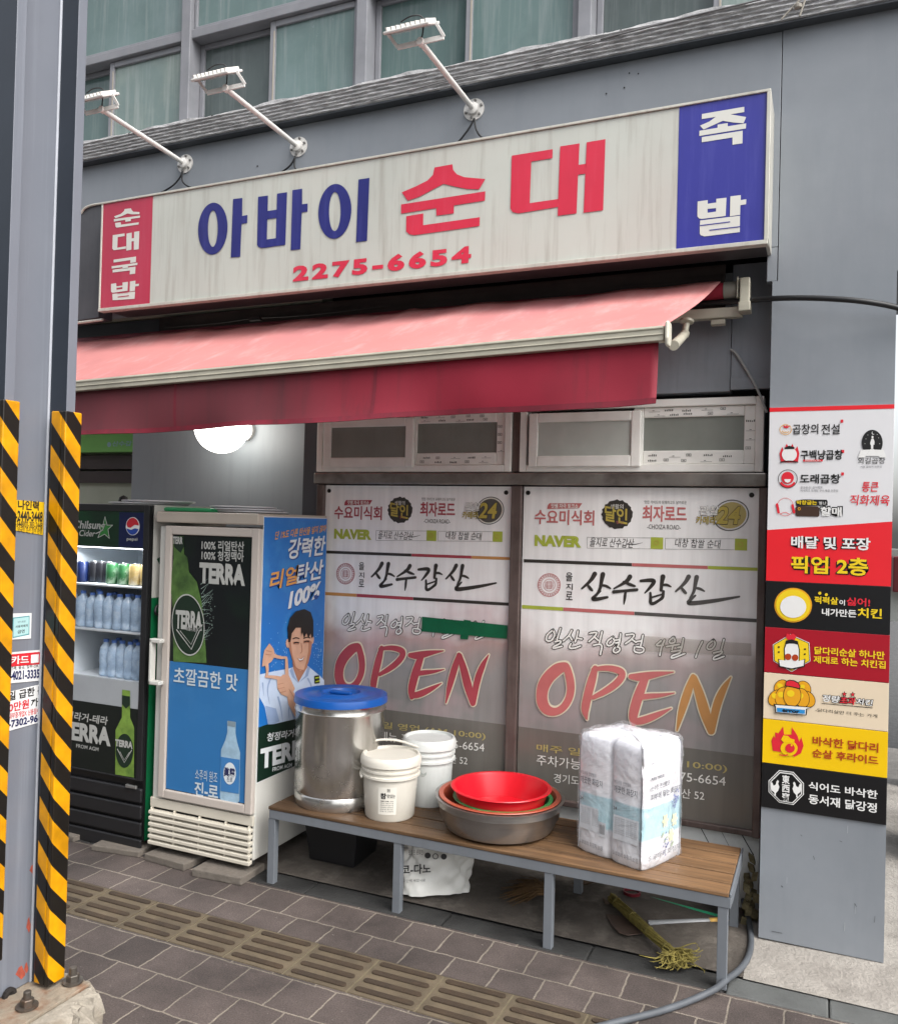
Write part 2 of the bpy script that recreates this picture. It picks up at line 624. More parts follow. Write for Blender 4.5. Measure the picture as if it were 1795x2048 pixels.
m.grid(lambda u, v: V3((-6 + u * 5.75, -0.275 + v * 1.9, padz(-6 + u * 5.75, -0.275 + v * 1.9))), 90, 24)
struct(m.build('concrete_pad', pad_m, smooth='s'))
m = MB()
m.grid(lambda u, v: V3((-0.25 + u * 3.5, -0.285 + v * 4.0, padz(-0.25 + u * 3.5, -0.285 + v * 4.0) + 0.0015)), 40, 40)
struct(m.build('concrete_pad', padr_m, smooth='s'))
m = MB()
x = -6.0
while x < -0.32:
    L_ = 0.62 + 0.1 * random.random()
    m.box(x + 0.004, min(x + L_, -0.31), -0.402 + random.uniform(-.004, .004), -0.272, -0.02, 0.004 + random.uniform(-.002, .002))
    x += L_
struct(m.build('kerb', kerb_m, bevel=0.008))
m = MB()
for a, b in ((-0.30, 0.043), (0.047, 0.85), (0.854, 1.6), (1.604, 2.3)):
    m.box(a, b, -0.405, -0.272, -0.02, 0.005)
struct(m.build('kerb', kerb_p, bevel=0.006))

# ------------------------------------------------------------------ building
grey = M('grey wall paint', '#80858b', 0.5, var=0.09, scale=1.7, blotch='#737a81', bamt=0.6, bsc=1.1, streak='#6f757c', samt=0.4, sscale=(2.2, 2.2, 0.3), bump=0.06, bscale=14, rvar=.12)
grey2 = M('grey recess paint', '#878d95', 0.5, var=0.1, scale=2.0, blotch='#6b6f66', bamt=0.5, bsc=1.7, streak='#5c6066', samt=0.35)
dark_steel = M('dark steel paint', '#474b50', 0.5, var=0.15, scale=4)
blackgap = M('dark gap', '#1b1b1d', 0.8, var=0.2)
wood_d = M('dark weathered board', '#3f3936', 0.8, var=0.3, scale=3, streak='#241f1d', samt=0.7, sscale=(0.6, 9, 14), bump=0.2)
shop = thing('shop_building', 'grey painted corner shop building with tall windows above the shopfront', 'building', (-1.9, 0.3, 0))
m = MB(); m.box(-6.5, -0.197, 0.0, 0.12, 2.86, 3.748)
m.box(-0.238, -0.197, 0.001, 0.05, 2.72, 2.86)
m.build('fascia', grey, shop, bevel=0.003)
m = MB(); m.box(-0.215, 0.237, -0.002, 0.75, 0.052, 2.72); m.box(-0.194, 2.6, -0.0015, 0.75, 2.72, 3.748)
pil = m.build('pillar', grey, shop)
# small screw holes in the fascia
m = MB()
fp = facade(-0.001)
for x, y in ((1258, 146), (1276, 147), (1248, 175), (1212, 187), (515, 332)):
    m.ell(fp, x, y, 1.6, 1.8, 1, seg=8)
m.build('screw_hole', blackgap, shop)
# knocks and dribbles on the pillar paint
pj = facade(-0.0021)
k6p = crop(895, 1300, 1.991)
for nm, mt_, rows in (('scuff', M('dark scuff', '#4f5358', .7, var=.2), (((1328, 940), (1333, 944), 2.0), ((1455, 820), (1460, 835), 1.0), ((1620, 1010), (1626, 1022), 1.2), ((1700, 1060), (1698, 1085), .9), ((1290, 1120), (1330, 1128), 1.2), ((1560, 760), (1568, 764), 1.1), ((1404, 735), (1410, 742), .9))),
                      ('paint_dribble', M('pale dribble', '#a9adb1', .6, var=.1), (((1580, 1085), (1579, 1120), .8), ((1622, 1010), (1621, 1050), .6), ((1592, 700), (1590, 730), .7), ((1350, 905), (1349, 930), .5)))):
    m = MB()
    for a, b, w in rows: m.stroke(pj, [k6p(a), k6p(b)], w, 1, smooth=0)
    m.build(nm, mt_, shop)
# recess above the shop windows
m = MB(); m.box(-2.64, -0.98, 0.2, 0.3, 2.30, 2.86); m.box(-6.5, -2.6405, 0.2, 0.3, 2.6, 2.86)
m.build('recess_wall', dark_steel, shop)
m = MB()
xa = P(1462, 700, y=0.2).x
m.box(-0.978, xa - 0.002, 0.196, 0.3, 2.306, 2.72)
m.box(xa + 0.001, -0.2, 0.192, 0.3, 2.32, 2.86)
m.build('recess_panel', grey2, shop, bevel=0.002)
m = MB(); m.box(xa, -0.215, 0.184, 0.192, 2.31, 2.36)
m.build('trim_strip', grey2, shop, bevel=0.002)
m = MB(); m.box(-3.6, xa - 0.03, 0.17, 0.195, 2.722, 2.859)
m.box(-3.6, xa - 0.028, 0.165, 0.195, 2.66, 2.720)
m.build('timber_board', wood_d, shop)
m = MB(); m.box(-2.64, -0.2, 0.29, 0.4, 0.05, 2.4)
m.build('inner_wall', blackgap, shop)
# white boards under the windows
brd = M('white skirting board', '#e2e4e2', 0.5, var=0.1, scale=4, blotch='#8d8c86', bamt=0.6, bsc=4)
m = MB(); m.box(-2.45, -0.235, 0.262, 0.289, 0.03, 0.385)
m.build('skirting', brd, shop)
m = MB(); sp = facade(0.262)
k1 = crop(1380, 1580, 6.39)
for a, b, w in (((130, 478), (255, 715), 1.6), ((640, 540), (805, 830), 2.0), ((390, 515), (505, 740), 0.7)):
    q0, q1 = k1(a), k1(b)
    m.stroke(sp, [q0, q1], w, 1, smooth=0)
m.build('groove', blackgap, shop)
# deep door recess: lit wall, pier, door frame
lw = M('recess wall paint', '#8f979d', 0.45, var=0.05, scale=2, streak='#747b80', samt=0.25)
m = MB(); m.box(-4.096, -2.55, 0.5, 0.6, 0.0, 2.9)
m.build('door_recess_wall', lw, shop)
m = MB(); m.box(-2.632, -2.525, 0.26, 0.5, 0.0, 2.6)
m.box(-2.525, -2.475, 0.287, 0.5, 0.0, 2.6)
m.build('pier', M('pier paint', '#50545a', 0.5, var=0.1, scale=3), shop, bevel=0.004)
m = MB(); m.box(-6.7, -6.5, 0.0, 1.2, 0.0, 2.9); m.box(-6.5, -4.0, 1.1, 1.2, 0.0, 2.9); m.box(-6.5, -2.5, 0.2, 1.2, 2.87, 2.95)
m.build('inner_wall', M('cream wall', '#aeb1a0', 0.6, var=0.06), shop)
dfr = M('brown door frame', '#43383a', 0.4, var=0.12)
m = MB()
for a, b, t in ((2.02, 2.13, 0.95), (1.92, 2.012, 0.93)):
    m.box(-5.6, -4.1, t, t + 0.1, a - 0.0, b - 0.005)
m.box(-5.6, -5.5, 0.93, 1.03, 0, 1.92)
m.box(-4.2, -4.1, 0.93, 1.03, 0, 1.92)
dr = m.build('door_frame', dfr, shop, bevel=0.004)
m = MB(); m.box(-5.5, -4.2, 0.97, 0.99, 0.05, 1.92)
m.build('door_pane', M('frosted door pane', '#a9ad9e', 0.5, var=0.06), dr)

# ---------------- shop windows
upvc = M('white window frame', '#f0efe9', 0.4, var=0.07, scale=5, blotch='#c2beb4', bamt=0.45, bsc=3)
sgl = M('grey frosted pane', '#878c85', 0.12, var=0.1, scale=4, streak='#747873', samt=0.4, sscale=(3, 3, 0.8))
sgl2 = M('pale lit pane', '#bcc1ba', 0.12, var=0.2, scale=1.6, blotch='#a9b0aa', bamt=0.6, bsc=3)  # lit interior behind this pane is put into its pale colour
mark = M('film print', '#6a6a66', 0.6, var=0)
brn = M('brown steel mullion', '#675955', 0.35, 0.3, var=0.25, scale=5, blotch='#433733', bamt=0.6, bsc=6, streak='#94887f', samt=0.4)
sil = M('worn aluminium rail', '#99948e', 0.3, 0.7, var=0.25, scale=7, blotch='#4d3b38', bamt=0.7, bsc=5)
YW = 0.25
def zc(px, py, y=YW): return P(px, py, y=y).z
def xc(px, py, y=YW): return P(px, py, y=y).x
def frame_of(m, x0, x1, z0, z1, y0, y1, w, wb=None):
    wb = wb or w
    m.box(x0, x0 + w, y0, y1, z0, z1)
    m.box(x1 - w, x1, y0, y1, z0, z1)
    m.box(x0 + w, x1 - w, y0, y1, z0, z0 + wb)
    m.box(x0 + w, x1 - w, y0, y1, z1 - w, z1)
def small_window(x0, x1, z0, z1, tone):
    fr = MB(); frame_of(fr, x0, x1, z0, z1, 0.215, 0.285, 0.035)
    wf = fr.build('shop_window', upvc, shop, bevel=0.004)
    xm = (x0 + x1) / 2
    a = MB(); frame_of(a, x0 + 0.05, xm + 0.03, z0 + 0.024, z1 - 0.05, 0.200, 0.226, 0.045, 0.052)
    sa = a.build('sash', upvc, wf, bevel=0.005)
    b = MB(); frame_of(b, xm - 0.01, x1 - 0.036, z0 + 0.036, z1 - 0.036, 0.230, 0.262, 0.046, 0.062)
    sb = b.build('sash', upvc, wf, bevel=0.005)
    g = MB(); g.box(x0 + 0.09, xm - 0.01, 0.210, 0.216, z0 + 0.07, z1 - 0.09); g.build('pane', tone[0], wf)
    g = MB(); g.box(xm + 0.03, x1 - 0.08, 0.242, 0.25, z0 + 0.09, z1 - 0.08); g.build('pane', tone[1], wf)
    # rows of printed protective film marks on the right sash
    pk = MB()
    pl = facade(0.2298)
    rr = random.Random(int(x0 * 100))
    def mk(u, v):
        t = rr.random()
        if t < .4:
            pk.uvrect(pl, u, v, u + .022, v + .0018); pk.uvrect(pl, u, v + .010, u + .022, v + .0118)
            pk.uvrect(pl, u, v, u + .0018, v + .0118); pk.uvrect(pl, u + .0202, v, u + .022, v + .0118)
            pk.uvrect(pl, u + .006, v + .004, u + .016, v + .007)
        elif t < .75:
            for q in range(5): pk.uvrect(pl, u + q * .008, v, u + q * .008 + .005, v + .006 + .004 * rr.random())
        else:
            pk.uvrect(pl, u, v, u + .05, v + .0014); pk.uvrect(pl, u + .015, v + .005, u + .024, v + .0075)
    u = xm + 0.06
    while u < x1 - 0.13:
        mk(u, z0 + 0.045 + rr.random() * .006); mk(u + .03 * rr.random(), z0 + 0.066 + rr.random() * .006)
        mk(u, z1 - 0.058 + rr.random() * .004); mk(u + .03 * rr.random(), z1 - 0.076 + rr.random() * .004)
        u += 0.065 + .02 * rr.random()
    v = z0 + 0.1
    while v < z1 - 0.1:
        mk(x1 - 0.075, v); v += 0.04
    pk.build('film_mark', mark, wf)
    return wf
zb = 1.953; zt = 2.284
small_window(xc(640, 900), xc(1026, 900), zb, zt, (sgl, sgl))
small_window(xc(1043, 900), xc(1527, 900), zb, zt, (sgl2, sgl))
# steel rail and mullions that hold the printed banners
m = MB()
m.box(xc(636, 955), -0.235, 0.205, 0.285, zc(1300, 967) - 0.012, zb - 0.004)
m.build('window_rail', sil, shop, bevel=0.006)
m = MB()
for a, b in (((638, 1000), (652, 1000)), ((1025, 1000), (1046, 1000)), ((1518, 1000), (1534, 1000))):
    m.box(xc(*a), xc(*b), 0.222, 0.287, 0.37, zc(1300, 967) - 0.015)
xm0, xm1 = xc(1027, 900), xc(1043, 900)
m.box(xm0, xm1, 0.228, 0.287, zb, zt)
m.box(-2.45, -0.235, 0.225, 0.261, 0.372, 0.40)
m.build('mullion', brn, shop, bevel=0.005)

# ---------------- upper floor windows
ufr = M('upper window frame', '#808186', 0.5, var=0.14, scale=5, streak='#8c8d91', samt=0.35, sscale=(5, 5, 1), bump=0.05)
ufl = M('upper sash pale edge', '#a59d90', 0.5, var=0.1)
def glass_mat(name, c, dirt, hi):
    m_ = M(name, c, 0.16, var=0.12, scale=2.0, streak=dirt, samt=0.75, sscale=(9, 9, 0.45), blotch=hi, bamt=0.85, bsc=1.6, rvar=0.12, bump=0.05, bscale=4)  # blotches and pane tones put uneven reflections into the colour; streaks are dust
    return m_
gt = glass_mat('teal dusty glass', '#5f7472', '#8a9494', '#77898a')
gt2 = glass_mat('dark dusty glass', '#454f4e', '#666d6c', '#566160')
gt3 = glass_mat('milky dusty glass', '#6c7d7a', '#a0a6a3', '#8f9a90')
gt4 = glass_mat('shaded dusty glass', '#4f6462', '#77837f', '#647775')
ZB, ZM0, ZM1, ZT = 3.83, 4.425, 4.475, 5.25
ms = [-5.75, -4.57, -3.39, -2.235, -1.055, 0.12, 1.3]
def up_frame(mm, x0, x1, z0, z1, y, w=0.03, d=0.035):
    frame_of(mm, x0, x1, z0, z1, y, y + d, w)
m = MB()
m.box(-6.5, 2.6, 0.10, 0.3, ZM0, ZM1)
for x in ms:
    m.box(x - 0.032, x + 0.032, 0.085, 0.3, ZB, ZT) if x < 0 else m.box(x - 0.032, x + 0.032, 0.085, 0.3, ZB, ZT)
m.build('window_transom', ufr, shop, bevel=0.004)
for i in range(len(ms) - 1):
    x0, x1 = ms[i] + 0.034, ms[i + 1] - 0.034
    xm = (x0 + x1) / 2
    dark_left = True
    f = MB(); up_frame(f, xm - 0.022, x1, ZB, ZM0 - 0.002, 0.125, 0.034)
    w = f.build('window', ufr, shop, bevel=0.004)
    f = MB(); up_frame(f, x0, xm + 0.012, ZB, ZM0 - 0.002, 0.175, 0.03)
    f.build('sash', ufr, w, bevel=0.004)
    f = MB(); f.box(xm - 0.0225 + 0.026, xm - 0.0225 + 0.034, 0.1225, 0.1245, ZB, ZM0 - 0.06); f.build('seal', ufl, w)
    g = MB(); g.box(xm, x1 - 0.02, 0.14, 0.146, ZB + 0.02, ZM0 - 0.02); g.build('pane', (gt, gt3, gt)[i % 3], w)
    g = MB(); g.box(x0 + 0.02, xm, 0.19, 0.196, ZB + 0.02, ZM0 - 0.02); g.build('pane', gt2 if i in (2, 4) else gt4, w)
    f = MB(); up_frame(f, x0, x1, ZM1 + 0.002, ZT, 0.115, 0.02)
    w2 = f.build('window', ufr, shop, bevel=0.004)
    g = MB(); g.box(x0 + 0.01, x1 - 0.01, 0.13, 0.136, ZM1 + 0.01, ZT); g.build('pane', gt, w2)
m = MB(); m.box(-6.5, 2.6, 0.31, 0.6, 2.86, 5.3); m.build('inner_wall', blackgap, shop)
m = MB(); m.box(-6.5, 2.6, 0.0, 0.6, 5.25, 8.5); m.build('upper_wall', grey, shop)
# stone cornice with flaking layers
cor = M('flaking stone cornice', '#a0a0a1', 0.85, var=0.3, scale=14, streak='#d8d8d8', samt=0.9, sscale=(1.0, 8, 60), blotch='#68686a', bamt=0.5, bsc=9, bump=0.5, bscale=90)
def corn(u, v):
    x = -6.5 + 9.1 * u
    z = 3.757 + 0.098 * v
    n = 0.010 * ((z * 62 + .10 * sin(x * 0.7) + .04 * sin(x * 4.1) + .03 * sin(x * 13)) % 1.0 - .5) + 0.0012 * sin(x * 43 + z * 190) + 0.0012 * sin(x * 97 - z * 240)
    if v > 0.97: z += 0.006 * sin(x * 9) + 0.004 * sin(x * 23)
    return V3((x, -0.055 - 0.025 * v + n, z))
m = MB(); m.grid(corn, 520, 34)
n0 = len(m.v)
m.grid(lambda u, v: (lambda q: V3((q.x, q.y + (0.28 - q.y) * v, q.z - 0.0006 + 0.012 * v)))(corn(u, 1.0)), 420, 2)
m.build('cornice', cor, shop, smooth='s')
m = MB(); m.box(-6.5, 2.6, -0.052, 0.1, 3.749, 3.7565); m.build('drip_edge', dark_steel, shop)
# rope and cable knotted on the cornice
kb = crop(1200, 0, 3.012)
m = MB()
for pts, r in ([kb((1090, 115), (1140, 60), (1190, 10), (1215, -20)), 0.004], [kb((1200, 95), (1215, 50), (1235, -10)), 0.004]):
    m.tube([P(x, y, y=-0.105) for x, y in pts], r, 7, smooth=1)
m.lathe([(0.001, -0.014), (0.014, -0.008), (0.016, 0.004), (0.001, 0.014)], P(*kb((1190, 35)), y=-0.105), 10)
setp(m.build('rope', M('old rope', '#9a958c', 0.9, var=0.2, scale=40), base=P(*kb((1190, 35)), y=-0.105)), 'pale rope knotted around the stone cornice at the top right', 'rope')
m = MB()
m.tube([P(x, y, y=-0.095) for x, y in kb((0, 235), (330, 150), (660, 68), (900, 12), (1000, -15))], 0.004, 7, smooth=2)
m.tube([P(x, y, y=-0.093) for x, y in crop(640, 0, 2.987)((300, 600), (760, 480), (1150, 400), (1500, 300), (1790, 205))], 0.003, 7, smooth=2)
setp(m.build('cable', M('thin grey cable', '#6b6b6c', 0.6, var=0.1), base=P(1200, 80, y=-0.095)), 'thin slack cable running along the stone cornice below the upper windows', 'cable')

# ---------------- building opposite, out of view, added to shade the shopfront and be mirrored in it
ow = thing('street_building', 'plain beige building across the street, out of view, added for its shade and reflections', 'building', (-12, -13.5, 0))
m = MB(); m.box(-32, 1.5, -17.5, -13.0, 0, 8); m.build('wall', M('beige render', '#a39e96', 0.8, var=.1, scale=1), ow)
for fl in range(3):
    for i in range(8):
        x = -29 + i * 3.9
        m = MB(); m.box(x, x + 2.2, -12.99, -12.95, 1.2 + fl * 2.6, 2.9 + fl * 2.6); m.build('window', M('dark street window', '#3a4146', .1, var=.1), ow)
# ---------------- things beyond the pillar
nw = M('pale neighbour wall', '#8b8d90', 0.7, var=0.08)
m = MB(); m.box(0.5, 6.0, 2.6, 2.8, 0.0, 6.5)
t = m.build('neighbour_wall', nw, base=(2, 2.6, 0)); setp(t, 'pale rendered wall of the next building beyond the grey pillar', 'wall')
st = M('dark rubble stone', '#3a3a37', 0.9, var=0.4, scale=30, bump=1.0, bscale=50)
m = MB()
m.grid(lambda u, v: V3((0.42 + u * 2.2, 1.2 + 0.05 * sin(u * 40) * cos(v * 9), 0.04 + v * 0.42)), 40, 10)
m.grid(lambda u, v: V3((0.42 + u * 2.2, 1.2 + v * 0.4, 0.46 + 0.02 * sin(u * 37 + v * 5))), 40, 6)
m.grid(lambda u, v: V3((0.42, 1.2 + u * 0.4, 0.04 + v * 0.42)), 6, 8)
t = m.build('low_stone_wall', st, base=(1.2, 1.3, 0), smooth='s'); setp(t, 'low dark stone wall seen past the right side of the pillar', 'wall')
c_ = P(1788, 1150, y=1.5)
ca = thing('wall_cabinet', 'small dark red cabinet on a pale backing beyond the pillar', 'cabinet', (c_.x + .1, 1.5, c_.z - .1))
m = MB(); m.box(c_.x - 0.01, c_.x + 0.3, 1.45, 1.6, c_.z - 0.09, c_.z + 0.1); m.build('body', M('dark red enamel', '#6d1f26', 0.4), ca, bevel=0.006)
m = MB(); m.box(c_.x - 0.02, c_.x + 0.32, 1.605, 1.63, c_.z - 0.26, c_.z + 0.14); m.build('back_board', M('pale board', '#b5b9b4', 0.5), ca, bevel=0.004)

# ------------------------------------------------------------------ main signboard
SY = -0.2
fs = facade(SY)
a0, zt0 = fs.uv(207.5, 406); a1, zt1 = fs.uv(1543, 178)
b0_, zb0 = fs.uv(196, 624); b1_, zb1 = fs.uv(1533, 484.6)
sx0, sx1, sz0, sz1 = (a0 + b0_) / 2, (a1 + b1_) / 2, (zb0 + zb1) / 2, (zt0 + zt1) / 2
sg = thing('shop_signboard', 'long weathered white signboard with red and blue ends above the awning', 'sign', ((sx0 + sx1) / 2, -0.1, sz0))
cream = M('weathered sign white', '#bcbfb7', 0.4, var=0.06, scale=1.5, streak='#857c70', samt=0.5, sscale=(9, 9, 0.5), blotch='#bdb2aa', bamt=0.4, bsc=1.2)
sred = M('faded sign red', '#b0304a', 0.4, var=0.07, scale=2, streak='#b85a6c', samt=0.35, sscale=(9, 9, .6))
sblu = M('sign blue', '#32348e', 0.35, var=0.07, scale=3, streak='#5c5fae', samt=0.35, sscale=(9, 9, .6))
lred = M('letter red', '#c92a44', 0.4, var=0.07, scale=4, streak='#d06074', samt=0.25)
lblu = M('letter blue', '#1f236e', 0.4, var=0.1, scale=4, streak='#4c50a0', samt=0.35)
lwht = M('letter white', '#cfcfc8', 0.4, var=0.04)
case = M('sign casing', '#3a3a3c', 0.5, var=0.15)
trim = M('sign trim', '#c2c0b6', 0.35, 0.2, var=0.1, streak='#8d8570', samt=0.5)
m = MB(); m.box(sx0 + 0.012, sx1 - 0.012, SY + 0.006, -0.001, sz0 + 0.01, sz1 - 0.01)
m.build('casing', case, sg)
m = MB(); m.box(sx0 + 0.014, sx1 - 0.014, SY, SY + 0.005, sz0 + 0.014, sz1 - 0.010); m.build('face', cream, sg)
m = MB()
m.box(sx0, sx1, SY - 0.010, SY + 0.03, sz0 - 0.004, sz0 + 0.013)
m.box(sx0, sx1, SY - 0.008, SY + 0.03, sz1 - 0.008, sz1 + 0.003)
m.box(sx0 - 0.002, sx0 + 0.008, SY - 0.006, SY + 0.03, sz0 + 0.013, sz1 - 0.008)
m.box(sx1 - 0.014, sx1 + 0.002, SY - 0.009, 0.0, sz0 + 0.013, sz1 - 0.008)
m.build('frame', trim, sg, bevel=0.002)
m = MB()
xr = fs.uv(303, 500)[0]; xb = fs.uv(1355, 350)[0]
m.uvrect(fs, sx0 + 0.009, sz0 + 0.0135, xr, sz1 - 0.0085, 1); m.build('red_panel', sred, sg)
m = MB(); m.uvrect(fs, xb, sz0 + 0.0135, sx1 - 0.0145, sz1 - 0.0085, 1); m.build('blue_panel', sblu, sg)
k = crop(380, 330, 4.48)
m = MB()
def ringpx(m, pl, kk, c0, rx0, ry0, c1, rx1, ry1, layer, lean=0.0):
    seg = 44
    vs = []
    for (cx, cy), rx, ry in ((c0, rx0, ry0), (c1, rx1, ry1)):
        for i in range(seg):
            t = 2 * pi * i / seg
            x, y = cx + rx * cos(t), cy + ry * sin(t)
            y += -lean * (x - cx)
            vs.append(pl.at(*kk((x, y)), layer))
    m.add(vs, [(i, (i + 1) % seg, seg + (i + 1) % seg, seg + i) for i in range(seg)])
ringpx(m, fs, k, (207, 570), 132, 232, (207, 570), 44, 163, 2, 0.12)
m.pp(fs, k((388, 305), (471, 295), (469, 457), (517, 448), (514, 520), (464, 527), (452, 823), (368, 829)), 2)
# the three strokes of the second syllable, with its closed counter built from bars
m.pp(fs, k((612, 285), (701, 274), (690, 668), (689, 740), (640, 743), (615, 735), (603, 715)), 2)
m.pp(fs, k((782, 257), (872, 243), (856, 716), (768, 727), (771, 655)), 2)
m.pp(fs, k((697, 412), (780, 400), (778, 474), (694, 486)), 2)
m.pp(fs, k((689, 667), (771, 656), (768, 727), (688, 740)), 2)
m.pp(fs, k((920, 225), (1007, 212), (1006, 352), (1056, 345), (1054, 418), (1003, 424), (990, 755), (904, 763)), 2)
ringpx(m, fs, k, (1299, 415), 148, 245, (1299, 417), 52, 175, 2, 0.12)
m.pp(fs, k((1511, 130), (1609, 115), (1587, 680), (1489, 691)), 2)
m.build('lettering', lblu, sg)
k = crop(780, 260, 3.8957)
m = MB()
m.pp(fs, k((347, 292), (486, 267), (492, 312), (520, 345), (580, 368), (742, 382), (693, 463), (600, 460), (500, 440), (418, 420), (340, 460), (230, 520), (138, 551), (92, 486), (200, 440), (290, 395), (335, 350)), 2)
m.pp(fs, k((87, 580), (742, 478), (739, 550), (498, 588), (497, 650), (362, 668), (360, 609), (87, 652)), 2)
m.pp(fs, k((127, 672), (260, 650), (258, 742), (700, 679), (697, 748), (190, 820), (150, 812), (126, 790)), 2)
m.pp(fs, k((948, 200), (1266, 150), (1264, 220), (1100, 246), (1088, 570), (1310, 538), (1306, 600), (1000, 650), (955, 640), (937, 610)), 2)
m.pp(fs, k((1325, 128), (1475, 105), (1468, 272), (1527, 263), (1520, 340), (1464, 349), (1452, 650), (1306, 669), (1308, 560)), 2)
m.pp(fs, k((1531, 96), (1677, 72), (1659, 625), (1507, 645)), 2)
q0 = crop(380, 330, 4.48)((922, 1050)); q1 = crop(780, 260, 3.8957)((634, 898))
m.text(fs, '2275-6654', q0, q1, bold=0.05, layer=2, sp=1.3)
m.build('lettering', lred, sg, rest='lettering')
k = crop(1340, 170, 6.014)
m = MB()
m.pp(fs, k((380, 350), (889, 263), (889, 326), (725, 354), (912, 386), (880, 462), (760, 452), (632, 432), (520, 482), (400, 537), (357, 490), (470, 440), (545, 385), (378, 410)), 2)
m.pp(fs, k((350, 552), (568, 515), (568, 478), (690, 458), (690, 498), (912, 462), (908, 524), (348, 614)), 2)
m.pp(fs, k((378, 628), (870, 550), (867, 702), (747, 720), (747, 632), (378, 690)), 2)
m.pp(fs, k((328, 1402), (450, 1385), (446, 1603), (375, 1612), (345, 1605), (325, 1580)), 2)
m.pp(fs, k((553, 1370), (675, 1356), (665, 1575), (548, 1592)), 2)
m.pp(fs, k((449, 1430), (552, 1414), (550, 1481), (447, 1491)), 2)
m.pp(fs, k((446, 1538), (549, 1523), (548, 1592), (446, 1603)), 2)
m.pp(fs, k((722, 1340), (848, 1325), (846, 1385), (914, 1374), (910, 1435), (842, 1447), (838, 1562), (716, 1580)), 2)
m.pp(fs, k((360, 1630), (838, 1573), (835, 1770), (410, 1822), (365, 1808), (354, 1785), (354, 1705)), 2)
k2 = crop(150, 380, 5.11)
for pts in (((510, 195), (575, 187), (583, 205), (600, 222), (663, 225), (662, 248), (580, 248), (540, 240), (480, 268), (420, 288), (402, 270), (470, 245), (505, 215)),
            ((400, 298), (668, 262), (668, 282), (575, 296), (574, 318), (518, 325), (518, 305), (402, 322)),
            ((412, 338), (470, 330), (475, 355), (655, 330), (654, 352), (430, 385), (418, 375)),
            ((390, 462), (510, 443), (512, 470), (440, 482), (436, 590), (525, 575), (524, 600), (400, 615), (385, 600)),
            ((530, 445), (585, 435), (583, 495), (606, 491), (608, 428), (662, 420), (655, 605), (604, 612), (605, 522), (582, 525), (580, 610), (528, 620)),
            ((398, 712), (628, 680), (625, 738), (568, 746), (570, 716), (398, 742)),
            ((378, 780), (643, 743), (641, 766), (545, 780), (544, 800), (490, 806), (490, 788), (378, 804)),
            ((388, 816), (622, 783), (618, 855), (563, 862), (565, 822), (388, 844)),
            ((372, 960), (425, 952), (430, 1045), (385, 1050), (372, 1040)), ((490, 945), (545, 938), (540, 1030), (488, 1037)), ((426, 985), (489, 976), (489, 992), (427, 1001)), ((428, 1020), (488, 1012), (488, 1037), (430, 1045)),
            ((565, 935), (622, 926), (620, 962), (657, 958), (655, 980), (618, 985), (615, 1030), (562, 1038)),
            ((385, 1062), (618, 1038), (612, 1112), (388, 1127))):
    m.pp(fs, k2(*pts), 2)
m.build('lettering', lwht, sg)
m = MB()
m.stroke(fs, k((362, 1692), (715, 1648)), 1.9, 3, smooth=0); m.stroke(fs, k((475, 1748), (835, 1706)), 1.9, 3, smooth=0)
m.build('lettering', sblu, sg)
m = MB(); m.stroke(fs, k2((445, 1094), (555, 1081)), 1.6, 3, smooth=0); m.stroke(fs, k2((440, 1055), (550, 1043)), 1.6, 3, smooth=0); m.build('lettering', sred, sg)
# dark blank board left of it and rods
bd = thing('side_board', 'dark blank board with a rounded corner left of the main signboard', 'board', (-3.9, -0.06, 2.85))
pb = facade(-0.12)
kx = crop(150, 380, 5.11)
q = [pb.at(*p) for p in kx((20, 1340), (240, 1300), (296, 140), (200, 152), (130, 178), (80, 225), (60, 420))]
m = MB(); m.prism([p + V3((-0.12, 0, 0)) if i in (0, 6) else p for i, p in enumerate(q)], (0, 0.1, 0)); m.build('panel', M('charcoal sheet', '#46464a', 0.4, var=0.15, streak='#33333a', samt=.5), bd)
m = MB(); m.tube([pb.at(*p, 4) for p in kx((70, 240), (100, 190), (180, 155), (296, 140))], 0.007, 8, smooth=2)
m.tube([pb.at(*p, 4) for p in kx((20, 1360), (290, 1327))], 0.008, 8)
m.build('edge_rod', trim, bd)

